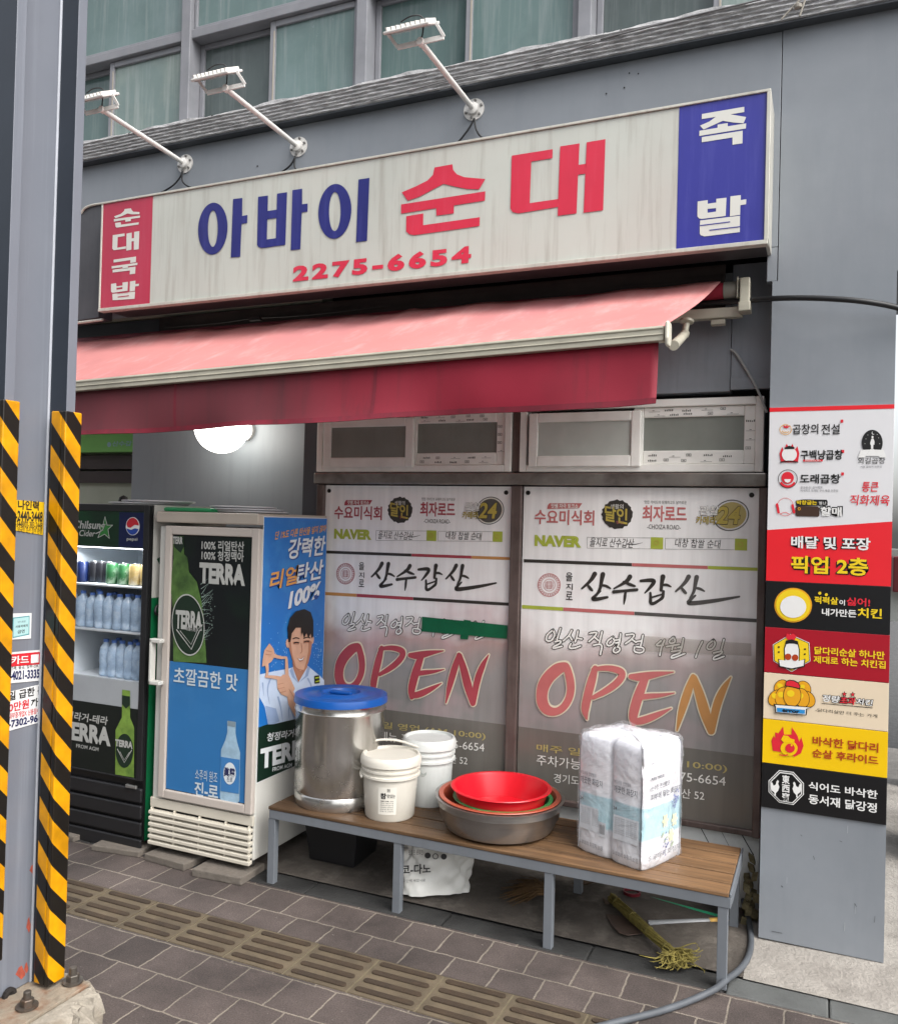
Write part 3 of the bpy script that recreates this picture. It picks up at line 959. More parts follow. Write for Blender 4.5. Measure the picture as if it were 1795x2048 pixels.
# ------------------------------------------------------------------ floodlights
wpl = M('white lamp paint', '#d8d6d2', 0.4, var=0.06, streak='#b6a9a2', samt=0.25)
blk = M('black cable', '#17181a', 0.5, var=0.1)
def floodlight(base_px, tip_px, head_px, hw, label, cabs, droop=0.52):
    b = P(*base_px, y=-0.012)
    tip = P(*tip_px, x=b.x - 0.02)
    t = thing('floodlight', label, 'floodlight', (b.x, 0, b.z), 'floodlights on poles above the signboard')
    m = MB(); m.lathe([(0.052, -0.0), (0.052, 0.006), (0.03, 0.008), (0.028, 0.025), (0.018, 0.03)], (b.x, 0.0, b.z), 28, axis=(0, -1, 0)); m.build('base_plate', wpl, t, smooth=True)
    m = MB()
    for q in range(6):
        a = q * pi / 3 + .3
        m.lathe([(0.006, 0), (0.006, 0.010), (0.001, 0.012)], (b.x + .041 * cos(a), -0.005, b.z + .041 * sin(a)), 8, axis=(0, -1, 0))
    m.build('bolt', M('bolt grey', '#807f7c', 0.4, 0.6), t)
    m = MB(); m.tube([V3((b.x, -0.01, b.z)), tip], 0.0125, 14); m.build('pole', wpl, t, smooth=True)
    h = P(*head_px, y=tip.y - 0.02)
    X = V3((1, 0, 0)); Yd = V3((0, -cos(droop), -sin(droop) * -1)); Yd = V3((0, -cos(droop), -sin(droop))).normalized(); Z = X.cross(Yd) * -1
    if Z.z < 0: Z = -Z
    c = h + V3((0, 0, 0.022))
    m = MB(); m.obox(c, X * hw, Yd * 0.062, Z * 0.006)
    hd = m.build('lamp_head', wpl, t, bevel=0.004)
    m = MB()
    for q in range(9):
        m.obox(c + X * (-hw * .85 + q * hw * 1.7 / 8) + Z * 0.013, X * 0.003, Yd * 0.055, Z * 0.007)
    m.build('cooling_fin', wpl, hd)
    m = MB(); m.obox(c - Z * 0.007, X * hw * .9, Yd * 0.05, Z * 0.0015); m.build('lens', M('lamp lens', '#a8aaa8', 0.15), hd)
    m = MB()
    for s_ in (-1, 1):
        e = c + X * hw * s_ * 1.06
        d_ = tip + X * hw * s_ * 1.02
        m.bar(e, d_, 0.014, 0.005, (0, 1, 0))
    m.bar(tip - X * hw * 1.02, tip + X * hw * 1.02, 0.022, 0.006, (0, 1, 0))
    m.lathe([(0.017, -0.012), (0.017, 0.012)], tip, 12, axis=(tip - V3((b.x, 0, b.z))))
    m.build('bracket', wpl, t, bevel=0.0015)
    m = MB(); m.tube([tip + Z * 0.0, tip + V3((0.02, -0.02, 0.03)), c + X * hw * .5 + Z * .035 - Yd * .03, c + X * hw * .1 + Z * .045, c - X * hw * .4 + Z * .03], 0.0032, 7, smooth=2)
    for cc in cabs:
        m.tube([P(x, y, y=-0.02) for x, y in cc], 0.0045, 8, smooth=2)
    m.build('cable', blk, t, smooth='s')
    return t
kA = crop(0, 0, 1.9911); kB = crop(895, 0, 1.9911)
floodlight((368, 326), (204, 219), (190, 205), 0.105, 'white floodlight on a pole partly hidden behind the steel column', [kA((727, 680), (718, 705), (690, 740), (620, 778)), kA((727, 680), (722, 720), (745, 742), (772, 748))])
floodlight((595, 292), (452, 177), (433, 160), 0.105, 'white floodlight on a pole above the blue letters', [kA((1175, 625), (1160, 655), (1130, 680), (1085, 703)), kA((1175, 620), (1170, 660), (1180, 678), (1192, 685))])
floodlight((946, 217), (841, 84), (822, 66), 0.105, 'white floodlight on a pole above the red letters', [kB((106, 470), (92, 500), (60, 545), (32, 575)), kB((106, 470), (110, 510), (130, 545), (155, 555))])

# ------------------------------------------------------------------ awning
aw = thing('awning', 'faded pink retractable awning with a dark red valance over the shopfront', 'awning', (-2.2, 0.1, 2.7))
YR, YF = 0.06, -0.75
rc = P(1452, 583, y=YR)
pinkm = M('sun bleached awning cloth', '#d08a87', 0.9, var=0.09, scale=2, streak='#e0b4b2', samt=0.6, sscale=(3, 1.2, 1.2), blotch='#bd7c80', bamt=0.6, bsc=1.3, bump=0.08, bscale=300, cloth=0.22)
redm = M('dark red awning cloth', '#9a1c34', 0.7, var=0.14, scale=3, streak='#4a2328', samt=0.6, sscale=(5, 5, 0.3), blotch='#74222f', bamt=.8, bsc=1.2, bump=0.08, bscale=250, cloth=0.15)
dirtw = M('dirty cream aluminium', '#b6b2a2', 0.45, 0.15, var=0.12, scale=8, streak='#7d786a', samt=0.5, sscale=(1.5, 8, 8))
# grime lies thickest on the old left half of the valance
_n, _l = redm.node_tree.nodes, redm.node_tree.links
_b = _n['Principled BSDF']
_src = _b.inputs['Base Color'].links[0].from_socket
_tc = _n.new('ShaderNodeTexCoord'); _sx = _n.new('ShaderNodeSeparateXYZ'); _l.new(_tc.outputs['Object'], _sx.inputs[0])
_nz = _n.new('ShaderNodeTexNoise'); _nz.inputs['Scale'].default_value = 1.5; _nz.inputs['Detail'].default_value = 6; _l.new(_tc.outputs['Object'], _nz.inputs['Vector'])
_m1 = _n.new('ShaderNodeMapRange'); _m1.inputs['From Min'].default_value = 1.1; _m1.inputs['From Max'].default_value = -.7; _m1.inputs['To Min'].default_value = -.15; _m1.inputs['To Max'].default_value = .95
_l.new(_sx.outputs['X'], _m1.inputs['Value'])
_ad = _n.new('ShaderNodeMath'); _ad.operation = 'MULTIPLY_ADD'; _ad.use_clamp = True; _ad.inputs[1].default_value = .9
_l.new(_nz.outputs['Fac'], _ad.inputs[0]); _l.new(_m1.outputs[0], _ad.inputs[2])
_sb = _n.new('ShaderNodeMath'); _sb.operation = 'SUBTRACT'; _sb.use_clamp = True; _sb.inputs[1].default_value = .28; _l.new(_ad.outputs[0], _sb.inputs[0])
_mx = _n.new('ShaderNodeMix'); _mx.data_type = 'RGBA'; _mx.inputs[7].default_value = hexc('#503236')
_l.new(_sb.outputs[0], _mx.inputs['Factor']); _l.new(_src, _mx.inputs[6])
for _k in list(_src.links):
    if _k.to_node != _mx: _l.new(_mx.outputs[2], _k.to_socket)
fr_t = P(1330, 652, y=YF)                      # right end of the front bar (top)
fr_b = P(1349, 690, y=YF)
fl_t = P(153, 762, y=YF + 0.08)
dz = (fl_t.z - fr_t.z) / (fl_t.x - fr_t.x)
dy = (fl_t.y - fr_t.y) / (fl_t.x - fr_t.x)
XL = -4.25
def fx(x): return V3((x, fr_t.y + dy * (x - fr_t.x), fr_t.z + dz * (x - fr_t.x)))
XR0 = P(1440, 566, y=YR - 0.03).x
XR1 = fr_t.x - 0.01
ztop = P(1440, 564, y=YR - 0.03).z
def cloth(u, v):
    xa = XL + (XR0 - XL) * u
    xb_ = XL + (XR1 - XL) * u
    a = V3((xa, YR - 0.03, ztop - 0.025 * (1 - u) + 0.004 * sin(xa * 7)))
    b = fx(xb_) + V3((0, 0.01, 0.0))
    p = a.lerp(b, v)
    p.z += -0.012 * sin(pi * v) + 0.004 * sin(xb_ * 3.1 + 2 * v) * sin(pi * v) + 0.006 * math.exp(-((u - 0.18 - 0.22 * (1 - v)) / 0.02) ** 2) * sin(pi * min(1, v * 1.0))
    p.z += 0.009 * math.exp(-((u - 0.12 - 0.5 * (1 - v)) / 0.010) ** 2) + 0.004 * sin(xb_ * 19 + 5 * v) * (1 - v) ** 2 + 0.005 * math.exp(-((u - .62 + .3 * (1 - v)) / .008) ** 2) * v
    return p
m = MB(); m.grid(cloth, 120, 16)
o = m.build('canopy', pinkm, aw, smooth='s')
md = o.modifiers.new('thick', 'SOLIDIFY'); md.thickness = 0.002
m = MB(); m.tube([V3((XL, YR, ztop - 0.03)), V3((XR0 + 0.01, YR, ztop - 0.03))], 0.034, 20); m.build('roller_tube', redm, aw, smooth=True)
m = MB(); m.tube([V3((XR0 + 0.012, YR, ztop - 0.03)), V3((XR0 + 0.062, YR, ztop - 0.03))], 0.036, 20)
m.build('roller_end', M('grey roller end', '#85827a', 0.5, .2, var=.15), aw, smooth=True)
m = MB()
xe = XR0 + 0.07
m.obox((xe, YR, ztop - 0.03), (0.004, 0, 0), (0, 0.045, 0), (0, 0, 0.045))
m.obox((xe + 0.03, YR - .02, ztop - 0.05), (0.02, 0, 0), (0, 0.035, 0), (0, 0, 0.055))
m.obox((xe + 0.03, YR - .02, ztop - 0.115), (0.024, 0, 0), (0, 0.04, 0), (0, 0, 0.02))
m.build('end_bracket', dirtw, aw, bevel=0.004)
m = MB()
ab = P(1485, 624, y=YR + 0.02)
al = P(1345, 637, y=YR + 0.02)
m.obox(((XL + ab.x) / 2, YR + 0.02, ab.z), ((ab.x - XL) / 2, 0, 0), (0, 0.02, 0), (0, 0, 0.022))
m.obox((ab.x - 0.10, YR + 0.03, ab.z - 0.035), (0.03, 0, 0), (0, 0.02, 0), (0, 0, 0.012))
m.build('torsion_bar', dirtw, aw, bevel=0.004)
m = MB()
el = P(1373, 640, y=0.0)
m.lathe([(0.03, 0.0), (0.03, 0.010), (0.014, 0.016), (0.014, 0.05), (0.02, 0.055), (0.018, 0.075)], el + V3((0, 0, 0.0)), 18, axis=(-.1, -0.2, -1))
m.tube([el + V3((-0.004, -0.01, -0.06)), fr_b + V3((-0.02, 0.10, 0.02))], 0.018, 12)
m.build('arm', dirtw, aw, smooth=True, bevel=0.0)
m = MB()
hb = 0.033
for x0_, x1_ in ((XL, fr_t.x),):
    A, B = fx(x0_), fx(x1_)
    d = (B - A) / 2
    c = (A + B) / 2 + V3((0, -0.012, -0.030))
    m.obox(c, d, V3((0, 0.022, 0)), V3((0, 0, 0.026)))
    m.obox(c + V3((0, -0.023, 0.018)), d, V3((0, 0.003, 0)), V3((0, 0, 0.004)))
    m.obox(c + V3((0, -0.023, -0.004)), d, V3((0, 0.003, 0)), V3((0, 0, 0.003)))
m.build('front_bar', dirtw, aw, bevel=0.004)
m = MB(); e = fx(fr_t.x) + V3((0.006, -0.012, -0.030))
pts = [(0, -0.034, 0.038), (0, 0.024, 0.040), (0, 0.028, -0.02), (0, 0.01, -0.045), (0, -0.026, -0.045), (0, -0.036, -0.02)]
m.prism([e + V3(p) for p in pts], (0.014, 0, 0)); m.build('end_cap', M('cream plastic cap', '#c9c5b6', 0.35, var=.08), aw, bevel=0.006)
vb = P(1314, 810, y=YF)
XV = vb.x
hv = fr_t.z - 0.056 - vb.z
def val(u, v):
    x = XL + (XV - XL) * u
    t = fx(x) + V3((0, -0.005, -0.054))
    b = t + V3((0, 0.02 * sin(x * 4.2) * v * v - 0.012 * v, -hv - 0.004 * sin(x * 6)))
    p = t.lerp(b, v)
    p.y += 0.005 * sin(x * 17) * v + 0.008 * v * v * sin(x * 9.3 + 1.1) + 0.004 * math.exp(-((x + 2.35) / .012) ** 2)
    return p
m = MB(); m.grid(val, 140, 10)
o = m.build('valance', redm, aw, smooth='s')
md = o.modifiers.new('thick', 'SOLIDIFY'); md.thickness = 0.002

m = MB()
m.grid(lambda u, v: val(u, .90 + .095 * v) + V3((0, -.0035, 0)), 140, 2)
m.build('hem', M('red awning hem', '#751a2c', .8, var=.2, scale=6, streak='#3a2225', samt=.7, sscale=(6, 6, .6)), aw, smooth='s')
for u in (.16, .42, .7):
    m = MB()
    m.grid(lambda a, v: val(u, v) + V3(((a - .5) * .014, -.0032, 0)), 1, 8)
    m.build('seam', M('red awning seam', '#6b1828', .8, var=.15), aw)

# ------------------------------------------------------------------ cables on the wall
m = MB()
kc = crop(1280, 520, 3.4796)
pts = [P(*kc((330, 310)), y=0.10), P(*kc((620, 290)), y=0.06), P(*kc((800, 278)), y=0.02), P(*kc((955, 265)), y=-0.05), P(*kc((1150, 262)), y=-0.10), P(*kc((1400, 272)), y=-0.12), P(*kc((1600, 292)), y=-0.11), P(*kc((1800, 330)), y=-0.06), P(*kc((2050, 420)), y=-0.02)]
m.tube(pts, 0.011, 12, smooth=3)
setp(m.build('cable', blk, base=pts[3], smooth='s'), 'thick black cable bowing out across the grey pillar from the awning', 'cable')
m = MB()
pts = [P(*kc(q), y=0.178) for q in ((625, 622), (660, 640), (710, 720), (760, 800), (820, 910), (855, 1000), (880, 1060))]
m.tube(pts, 0.0055, 9, smooth=2)
setp(m.build('cable', M('light grey cable', '#9a9b98', 0.5, var=.1), base=pts[2], smooth='s'), 'thin light grey cable hanging over the grey panel beside the right shop window', 'cable')
m = MB()
pts = [P(*q, y=0.10) for q in ((330, 655), (450, 645), (500, 636), (560, 634), (640, 628), (780, 610))]
m.tube(pts, 0.004, 7, smooth=2)
m.obox(P(510, 637, y=0.1), (0.035, 0, 0), (0, .012, 0), (0, 0, .011))
setp(m.build('cable', M('dark cable', '#2c2a29', .6), base=pts[2]), 'dark cable with a small junction block in the gap under the signboard', 'cable')

# ------------------------------------------------------------------ door recess lamp and sign
gc = P(443, 853, y=0.26)
gl = thing('globe_lamp', 'lit white globe lamp on the recess wall half hidden by the valance', 'lamp', (gc.x, gc.y, gc.z))
m = MB(); m.lathe([(0.155 * sin(pi * i / 16) + 1e-7, -0.155 * cos(pi * i / 16)) for i in range(17)], gc, 32)
m.build('globe', M('lit opal glass', '#fff8ee', 0.3, var=0, emit=2.7), gl, smooth='s')
m = MB(); m.lathe([(0.06, 0.0), (0.06, 0.03), (0.03, 0.04)], (gc.x, 0.5, gc.z), 20, axis=(0, -1, 0)); m.build('mount', wpl, gl)
pg = facade(0.86)
gx0 = P(150, 862, y=.86); gx1 = P(275, 905, y=.86)
gs = thing('green_sign', 'light green sign over the inner door left of the lit wall', 'sign', (gx1.x - .3, 0.87, gx1.z))
m = MB(); zg0, zg1 = P(200, 904, y=.86).z, P(200, 868, y=.86).z
m.box(-5.6, gx1.x + 0.1, 0.86, 0.92, zg0, zg1); m.box(-5.6, gx1.x + .1, 0.85, 0.93, zg1, zg1 + 0.03); m.build('panel', M('sign green', '#86c96a', 0.4, var=0.08), gs, bevel=.003)
m = MB(); kg = crop(130, 830, 3.586)
m.text(pg, '산수갑', kg((340, 225)), kg((480, 185)), bold=0.02, shear=.15); m.ell(pg, *kg((318, 212)), 4, 5, 2); m.build('lettering', M('sign pale blue', '#9fc4cc', 0.5, var=0), gs)

# ------------------------------------------------------------------ steel column
def stripe_mat(name, c1, c2, vec, period, phase, duty=0.5):
    m = bpy.data.materials.new(name)
    m.use_nodes = True
    N, L = m.node_tree.nodes, m.node_tree.links
    b = N['Principled BSDF']
    b.inputs['Roughness'].default_value = 0.35
    tc = N.new('ShaderNodeTexCoord')
    dp = N.new('ShaderNodeVectorMath'); dp.operation = 'DOT_PRODUCT'
    dp.inputs[1].default_value = vec
    L.new(tc.outputs['Object'], dp.inputs[0])
    ad = N.new('ShaderNodeMath'); ad.operation = 'MULTIPLY_ADD'
    ad.inputs[1].default_value = 1 / period; ad.inputs[2].default_value = phase
    L.new(dp.outputs['Value'], ad.inputs[0])
    fr_ = N.new('ShaderNodeMath'); fr_.operation = 'FRACT'
    L.new(ad.outputs[0], fr_.inputs[0])
    gt_ = N.new('ShaderNodeMath'); gt_.operation = 'GREATER_THAN'; gt_.inputs[1].default_value = duty
    L.new(fr_.outputs[0], gt_.inputs[0])
    nz = N.new('ShaderNodeTexNoise'); nz.inputs['Scale'].default_value = 14; nz.inputs['Detail'].default_value = 6
    L.new(tc.outputs['Object'], nz.inputs['Vector'])
    mr = N.new('ShaderNodeMapRange'); mr.inputs['From Min'].default_value = 0.3; mr.inputs['From Max'].default_value = 0.75
    mr.inputs['To Min'].default_value = 1.0; mr.inputs['To Max'].default_value = 0.55
    L.new(nz.outputs['Fac'], mr.inputs['Value'])
    mx = N.new('ShaderNodeMix'); mx.data_type = 'RGBA'
    mx.inputs[6].default_value = hexc(c1); mx.inputs[7].default_value = hexc(c2)
    L.new(gt_.outputs[0], mx.inputs['Factor'])
    sc_ = N.new('ShaderNodeVectorMath'); sc_.operation = 'SCALE'
    L.new(mx.outputs[2], sc_.inputs[0]); L.new(mr.outputs[0], sc_.inputs['Scale'])
    L.new(sc_.outputs[0], b.inputs['Base Color'])
    return m

cst = thing('steel_column', 'grey steel H column with yellow and black hazard guards at the left', 'column', (-2.42, -1.70, 0.12))
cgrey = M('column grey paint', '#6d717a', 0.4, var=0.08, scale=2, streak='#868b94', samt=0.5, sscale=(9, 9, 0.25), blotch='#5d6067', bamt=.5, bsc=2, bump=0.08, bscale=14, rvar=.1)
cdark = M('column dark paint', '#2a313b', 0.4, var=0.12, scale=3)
m = MB()
Z0, Z1 = 0.118, 6.5
m.box(-2.430, -2.418, -1.8075, -1.6095, Z0, Z1)
m.box(-2.511, -2.336, -1.6095, -1.5714, Z0, Z1)
m.box(-2.511, -2.336, -1.8447, -1.8075, Z0, Z1)
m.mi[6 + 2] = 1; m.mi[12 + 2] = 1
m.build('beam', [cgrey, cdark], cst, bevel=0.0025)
m = MB(); m.tube([V3((-2.416, -1.6105, Z0)), V3((-2.416, -1.6105, Z1))], 0.006, 6); m.build('weld_seam', M('seam highlight tone', '#a6aab2', .45, var=.1), cst)  # weld bead, its highlight put into the paler colour
hz = 0.147
gz1 = P(131, 821, x=-2.317).z
gz0 = P(118, 1962, x=-2.317).z
smat = stripe_mat('hazard stripes', '#d99600', '#17130f', (1.15, 1.15, 1.0), hz, 0.34)
def guard(ya, yb, z0, z1, xw):
    m = MB()
    m.box(-2.3355, -2.317, ya - 0.018, yb, z0, z1)
    m.box(xw, -2.3355, ya - 0.018, ya - 0.001, z0, z1)
    m.build('hazard_guard', smat, cst, bevel=0.004)
guard(-1.6105, -1.559, max(gz0, 0.125), gz1, -2.383)
guard(-1.8457, -1.803, 0.3, P(2, 797, x=-2.317).z, -2.395)
rust = M('rusty base plate', '#857b6c', 0.85, var=0.3, scale=12, blotch='#6b4226', bamt=1.0, bsc=11, bump=0.5, bscale=60)
m = MB(); m.box(-2.66, -2.235, -1.99, -1.525, 0.104, 0.1165); m.build('base_plate', rust, cst, bevel=0.003)
bolt_m = M('dull steel bolt', '#5a554f', 0.5, 0.6, var=0.25, scale=30, blotch='#6b4a32', bamt=0.5, bsc=20)
for bx, by in ((-2.300, -1.722), (-2.288, -1.552), (-2.31, -1.90)):
    m = MB()
    m.lathe([(0.034, 0), (0.034, 0.005), (0.001, 0.005)], (bx, by, 0.119), 22)
    m.lathe([(0.021, 0.005), (0.021, 0.024), (0.019, 0.026), (0.001, 0.026)], (bx, by, 0.119), 6)
    m.lathe([(0.012, 0.026), (0.012, 0.048), (0.009, 0.05), (0.001, 0.05)], (bx, by, 0.119), 12)
    m.build('anchor_bolt', bolt_m, cst)
m = MB(); q = P(16, 1990, x=-2.413); m.lathe([(0.024, 0), (0.024, 0.012), (0.014, 0.014), (0.001, 0.006)], q, 16, axis=(1, 0, 0)); m.build('plug', M('black iron', '#201c1a', .7), cst)
# rust patches at the foot of the web
wpn = PL((-2.418, 0, 0), (0, 1, 0), (0, 0, 1))
k7 = crop(0, 1400, 3.155)
m = MB()
for c_, r1, r2 in ((((203, 1068)), 5, 8), ((180, 1420), 4, 14), ((130, 1720), 9, 12), ((165, 1690), 4, 10), ((75, 1850), 16, 10)):
    x, y = k7(c_)
    m.poly([wpn.at(x + r1 * cos(t * .7) * (1 + .3 * sin(3 * t * .7)), y + r2 * sin(t * .7) * (1 + .25 * cos(4 * t * .7)), 0.6) for t in range(9)])
m.build('rust_patch', M('rust red', '#9a4634', 0.8, var=0.3, scale=60), cst)
# footing
fo = M('rough footing concrete', '#8f887c', 0.9, var=0.2, scale=12, bump=1.0, bscale=35, blotch='#5f5242', bamt=0.85, bsc=7)
out = [(-3.0, -1.45), (-2.55, -1.44), (-2.41, -1.465), (-2.30, -1.485), (-2.215, -1.515), (-2.185, -1.555), (-2.17, -1.64), (-2.168, -1.75), (-2.19, -1.88), (-2.23, -1.98), (-2.35, -2.05), (-2.6, -2.1), (-3.0, -2.1)]
m = MB()
N_ = len(out)
rings = []
ct = V3((-2.42, -1.78, 0))
for k_, (sc_, z) in enumerate(((1.05, -0.01), (1.035, 0.03), (1.0, 0.07), (0.965, 0.095), (0.9, 0.103), (0.5, 0.104))):
    ring = []
    sub = []
    for i in range(N_):
        a, b = V3((*out[i], 0)), V3((*out[(i + 1) % N_], 0))
        for q in range(6):
            sub.append(a.lerp(b, q / 6))
    for i, p in enumerate(sub):
        q = ct + (p - ct) * sc_
        n_ = 0.010 * sin(i * 1.7 + k_ * 2.1) + 0.008 * sin(i * 0.63 + k_)
        if k_ > 3: n_ *= 0.3
        ring.append(V3((q.x + n_, q.y + n_ * .8, z + (0.004 * sin(i * 2.3) if 0 < k_ < 4 else 0))))
    rings.append(ring)
vs = [p for r_ in rings for p in r_]
n_ = len(rings[0])
fs_ = [(k_ * n_ + i, k_ * n_ + (i + 1) % n_, (k_ + 1) * n_ + (i + 1) % n_, (k_ + 1) * n_ + i) for k_ in range(5) for i in range(n_)]
fs_.append(tuple(5 * n_ + i for i in range(n_)))
m.add(vs, fs_)
t = m.build('concrete_footing', fo, base=(-2.42, -1.78, 0)); setp(t, 'rough broken concrete footing under the steel column', 'footing')
# stickers on the web
k6 = crop(0, 780, 2.9222)
ink = M('black ink', '#1c1c1e', 0.5, var=0)
ired = M('red ink', '#c2202c', 0.5, var=0.05)
inav = M('navy ink', '#1d2350', 0.5, var=0)
pap = M('white sticker paper', '#d3d4d4', 0.45, var=0.05, scale=12)
def sticker(label, quad, mat, lines, extra=None):
    a = [wpn.at(*q, 1.0) for q in quad]
    c_ = sum(a, V3()) / 4
    t = thing('sticker', label, 'sticker', c_, 'stickers on the steel column')
    m = MB(); m.prism(a, (0.0008, 0, 0)); m.build('sheet', mat, t)
    by = {}
    for body, bl, tr, br, mt_, bo in lines:
        by.setdefault(mt_.name, (mt_, MB()))[1].text(wpn, body, bl, tr, bold=bo, layer=2.4, br=br)
    for nm, (mt_, mm) in by.items(): mm.build('lettering', mt_, t)
    if extra: extra(t)
ysk = M('yellow sticker', '#d3a90e', 0.45, var=0.06, scale=12)
sticker('torn yellow phone number sticker, topmost on the steel column', k6((70, 640), (256, 656), (249, 848), (70, 818)), ysk,
        [('나인력', k6((100, 698)), k6((224, 650)), k6((224, 706)), ink, .035), ('-2440-3448', k6((86, 765)), k6((246, 712)), k6((244, 772)), ink, .03),
         ('-3448/02-383-2448', k6((86, 800)), k6((244, 775)), k6((242, 812)), ink, .01), ('외국인 조선 잡부 환영', k6((98, 832)), k6((240, 810)), k6((238, 842)), ink, .0)])
pbl = M('sticker pale blue', '#9fc3c4', 0.45, var=0.05)
def ex(t):
    m = MB(); m.pp(wpn, k6((72, 1330), (170, 1318), (168, 1430), (70, 1450)), 2); m.build('border', M('sticker teal', '#4f8f95', .5), t)
    m = MB(); m.pp(wpn, k6((76, 1336), (165, 1325), (163, 1424), (74, 1443)), 2.3); m.build('field', pbl, t)
sticker('small white and pale blue notice on the steel column', k6((62, 1306), (182, 1304), (178, 1452), (60, 1460)), pap,
        [('안내문', k6((100, 1362)), k6((146, 1346)), None, ink, 0), ('사용자에게', k6((86, 1392)), k6((158, 1368)), None, ink, .02), ('금연', k6((98, 1424)), k6((140, 1398)), None, ink, .02)], ex)
def ex2(t):
    m = MB(); m.pp(wpn, k6((50, 1546), (230, 1530), (228, 1603), (50, 1618)), 2); m.build('band', ired, t)
    m = MB(); m.text(wpn, '카드', k6((60, 1604)), k6((165, 1550)), bold=.045, layer=3, br=k6((165, 1598))); m.pp(wpn, k6((176, 1548), (222, 1543), (220, 1592), (175, 1597)), 3); m.build('lettering', pap, t)
sticker('white sticker with a red card band on the steel column', k6((45, 1535), (240, 1518), (237, 1698), (45, 1716)), pap,
        [('연체, 출금, 할부-OK', k6((56, 1638)), k6((222, 1600)), k6((222, 1622)), ink, 0), ('-4021-3335', k6((52, 1698)), k6((228, 1630)), k6((228, 1682)), inav, .035)], ex2)
sticker('tilted white loan sticker, lowest on the steel column', k6((40, 1768), (264, 1712), (266, 1932), (40, 1996)), pap,
        [('일 급한 돈', k6((44, 1818)), k6((258, 1722)), k6((258, 1772)), ink, .035), ('0만원', k6((46, 1885)), k6((166, 1805)), k6((166, 1858)), ired, .03), ('까지', k6((176, 1856)), k6((256, 1790)), k6((256, 1838)), ink, .03),
         ('대부중개업X 신용점수무관', k6((48, 1925)), k6((262, 1848)), k6((262, 1882)), ired, .01), ('-7302-9663', k6((44, 1978)), k6((260, 1886)), k6((260, 1930)), inav, .035)])

# ------------------------------------------------------------------ fridges
wht = M('white fridge enamel', '#c9c8c2', 0.35, var=0.05, scale=3, blotch='#a9a69c', bamt=0.35, bsc=2.5)
beige = M('yellowed fridge trim', '#aea498', 0.4, var=0.08, scale=4, blotch='#99908a', bamt=0.4, bsc=3)
bk = M('black fridge enamel', '#151516', 0.3, var=0.15)
bkr = M('black plastic', '#1d1d1f', 0.4, var=0.15)
fx0, fx1, fy0, fy1 = -3.045, -2.424, -0.375, 0.19
FZ0, FZ1 = 0.085, 1.7
rr = random.Random(3)
wf = thing('drinks_fridge', 'white display fridge with beer posters and a slatted grille beside the bench', 'fridge', ((fx0 + fx1) / 2, -0.1, 0.03))
k4 = crop(300, 980, 2.5583)
pd = facade(-0.405)
m = MB(); m.box(fx0, fx1, fy0, fy1, FZ0, FZ1 - 0.055); m.build('body', wht, wf, bevel=0.006)
zcap0 = pd.uv(*k4((88, 166)))[1]
m = MB(); m.box(fx0 + 0.005, fx1, -0.412, fy1, zcap0, pd.uv(*k4((88, 110)))[1]); m.build('top_cap', beige, wf, bevel=0.006)
dx0, dz1 = pd.uv(*k4((78, 182))); dx1 = pd.uv(*k4((586, 180)))[0]
dz0 = (pd.uv(*k4((10, 1570)))[1] + pd.uv(*k4((515, 1662)))[1]) / 2
gx0, gz1 = pd.uv(*k4((109, 227))); gx1 = pd.uv(*k4((520, 232)))[0]
gz0 = (pd.uv(*k4((50, 1532)))[1] + pd.uv(*k4((450, 1605)))[1]) / 2
dx0 = max(dx0, fx0 - .01)
m = MB()
m.box(dx0, gx0, -0.405, -0.377, dz0, dz1); m.box(gx1, fx1 + .001, -0.405, -0.377, dz0, dz1)
m.box(gx0, gx1, -0.4045, -0.377, gz1, dz1); m.box(gx0, gx1, -0.4045, -0.377, dz0, gz0)
dr = m.build('door', M('door frame beige', '#b7aea6', 0.4, var=0.06, scale=4), wf, bevel=0.005)
m = MB(); m.box(gx0, gx1, -0.392, -0.378, gz0, gz1); m.build('glass', M('door inner grey', '#26292b', 0.15), dr)
pf = facade(-0.3935, level=True)
def pfx(q): return q
m = MB()
zs0 = (pf.uv(*k4((85, 876)))[1] + pf.uv(*k4((487, 913)))[1]) / 2
m.uvrect(pf, gx0 + .003, zs0 + .001, gx1 - .003, gz1 - .004, 0); m.build('poster', M('dark green poster', '#0c1113', 0.3, var=0.3, scale=2.5, blotch='#0e2417', bamt=.8, bsc=2.2), dr)
m = MB(); m.uvrect(pf, gx0 + .003, gz0 + .004, gx1 - .003, zs0 - .001, 0); m.build('poster', M('blue poster', '#2d6ca4', 0.35, var=0.06, scale=3, blotch='#4f88b8', bamt=.4, bsc=2.4), dr)
gbot = M('bottle green print', '#4c6a34', 0.4, var=0.35, scale=14, blotch='#20361c', bamt=.85, bsc=8)
gdk = M('bottle label green', '#16281c', 0.4, var=0.1)
slv = M('silver print', '#a9aaa6', 0.4, var=0.05)
m = MB()
m.pp(pf, k4((120, 240), (172, 236), (176, 330), (192, 345), (200, 420), (240, 470), (262, 560), (275, 640), (290, 885), (120, 878), (118, 600), (108, 520), (112, 420), (122, 350)), 1); m.build('bottle_print', gbot, dr)
m = MB()
m.ell(pf, *k4((198, 690)), 31, 60, 2, rot=-.08); m.build('bottle_label', gdk, dr); m = MB(); m.pp(pf, k4((122, 245), (172, 238), (175, 290), (158, 322), (125, 290)), 2); m.build('bottle_label', gdk, dr)
m = MB()
m.ell(pf, *k4((198, 690)), 32.5, 62, 3, inner=0.955, rot=-.08)
m.text(pf, 'TERRA', k4((133, 708)), k4((272, 612)), bold=.05, layer=4, br=k4((272, 682))); m.text(pf, 'TERR', k4((120, 275)), k4((172, 240)), bold=.04, layer=4)
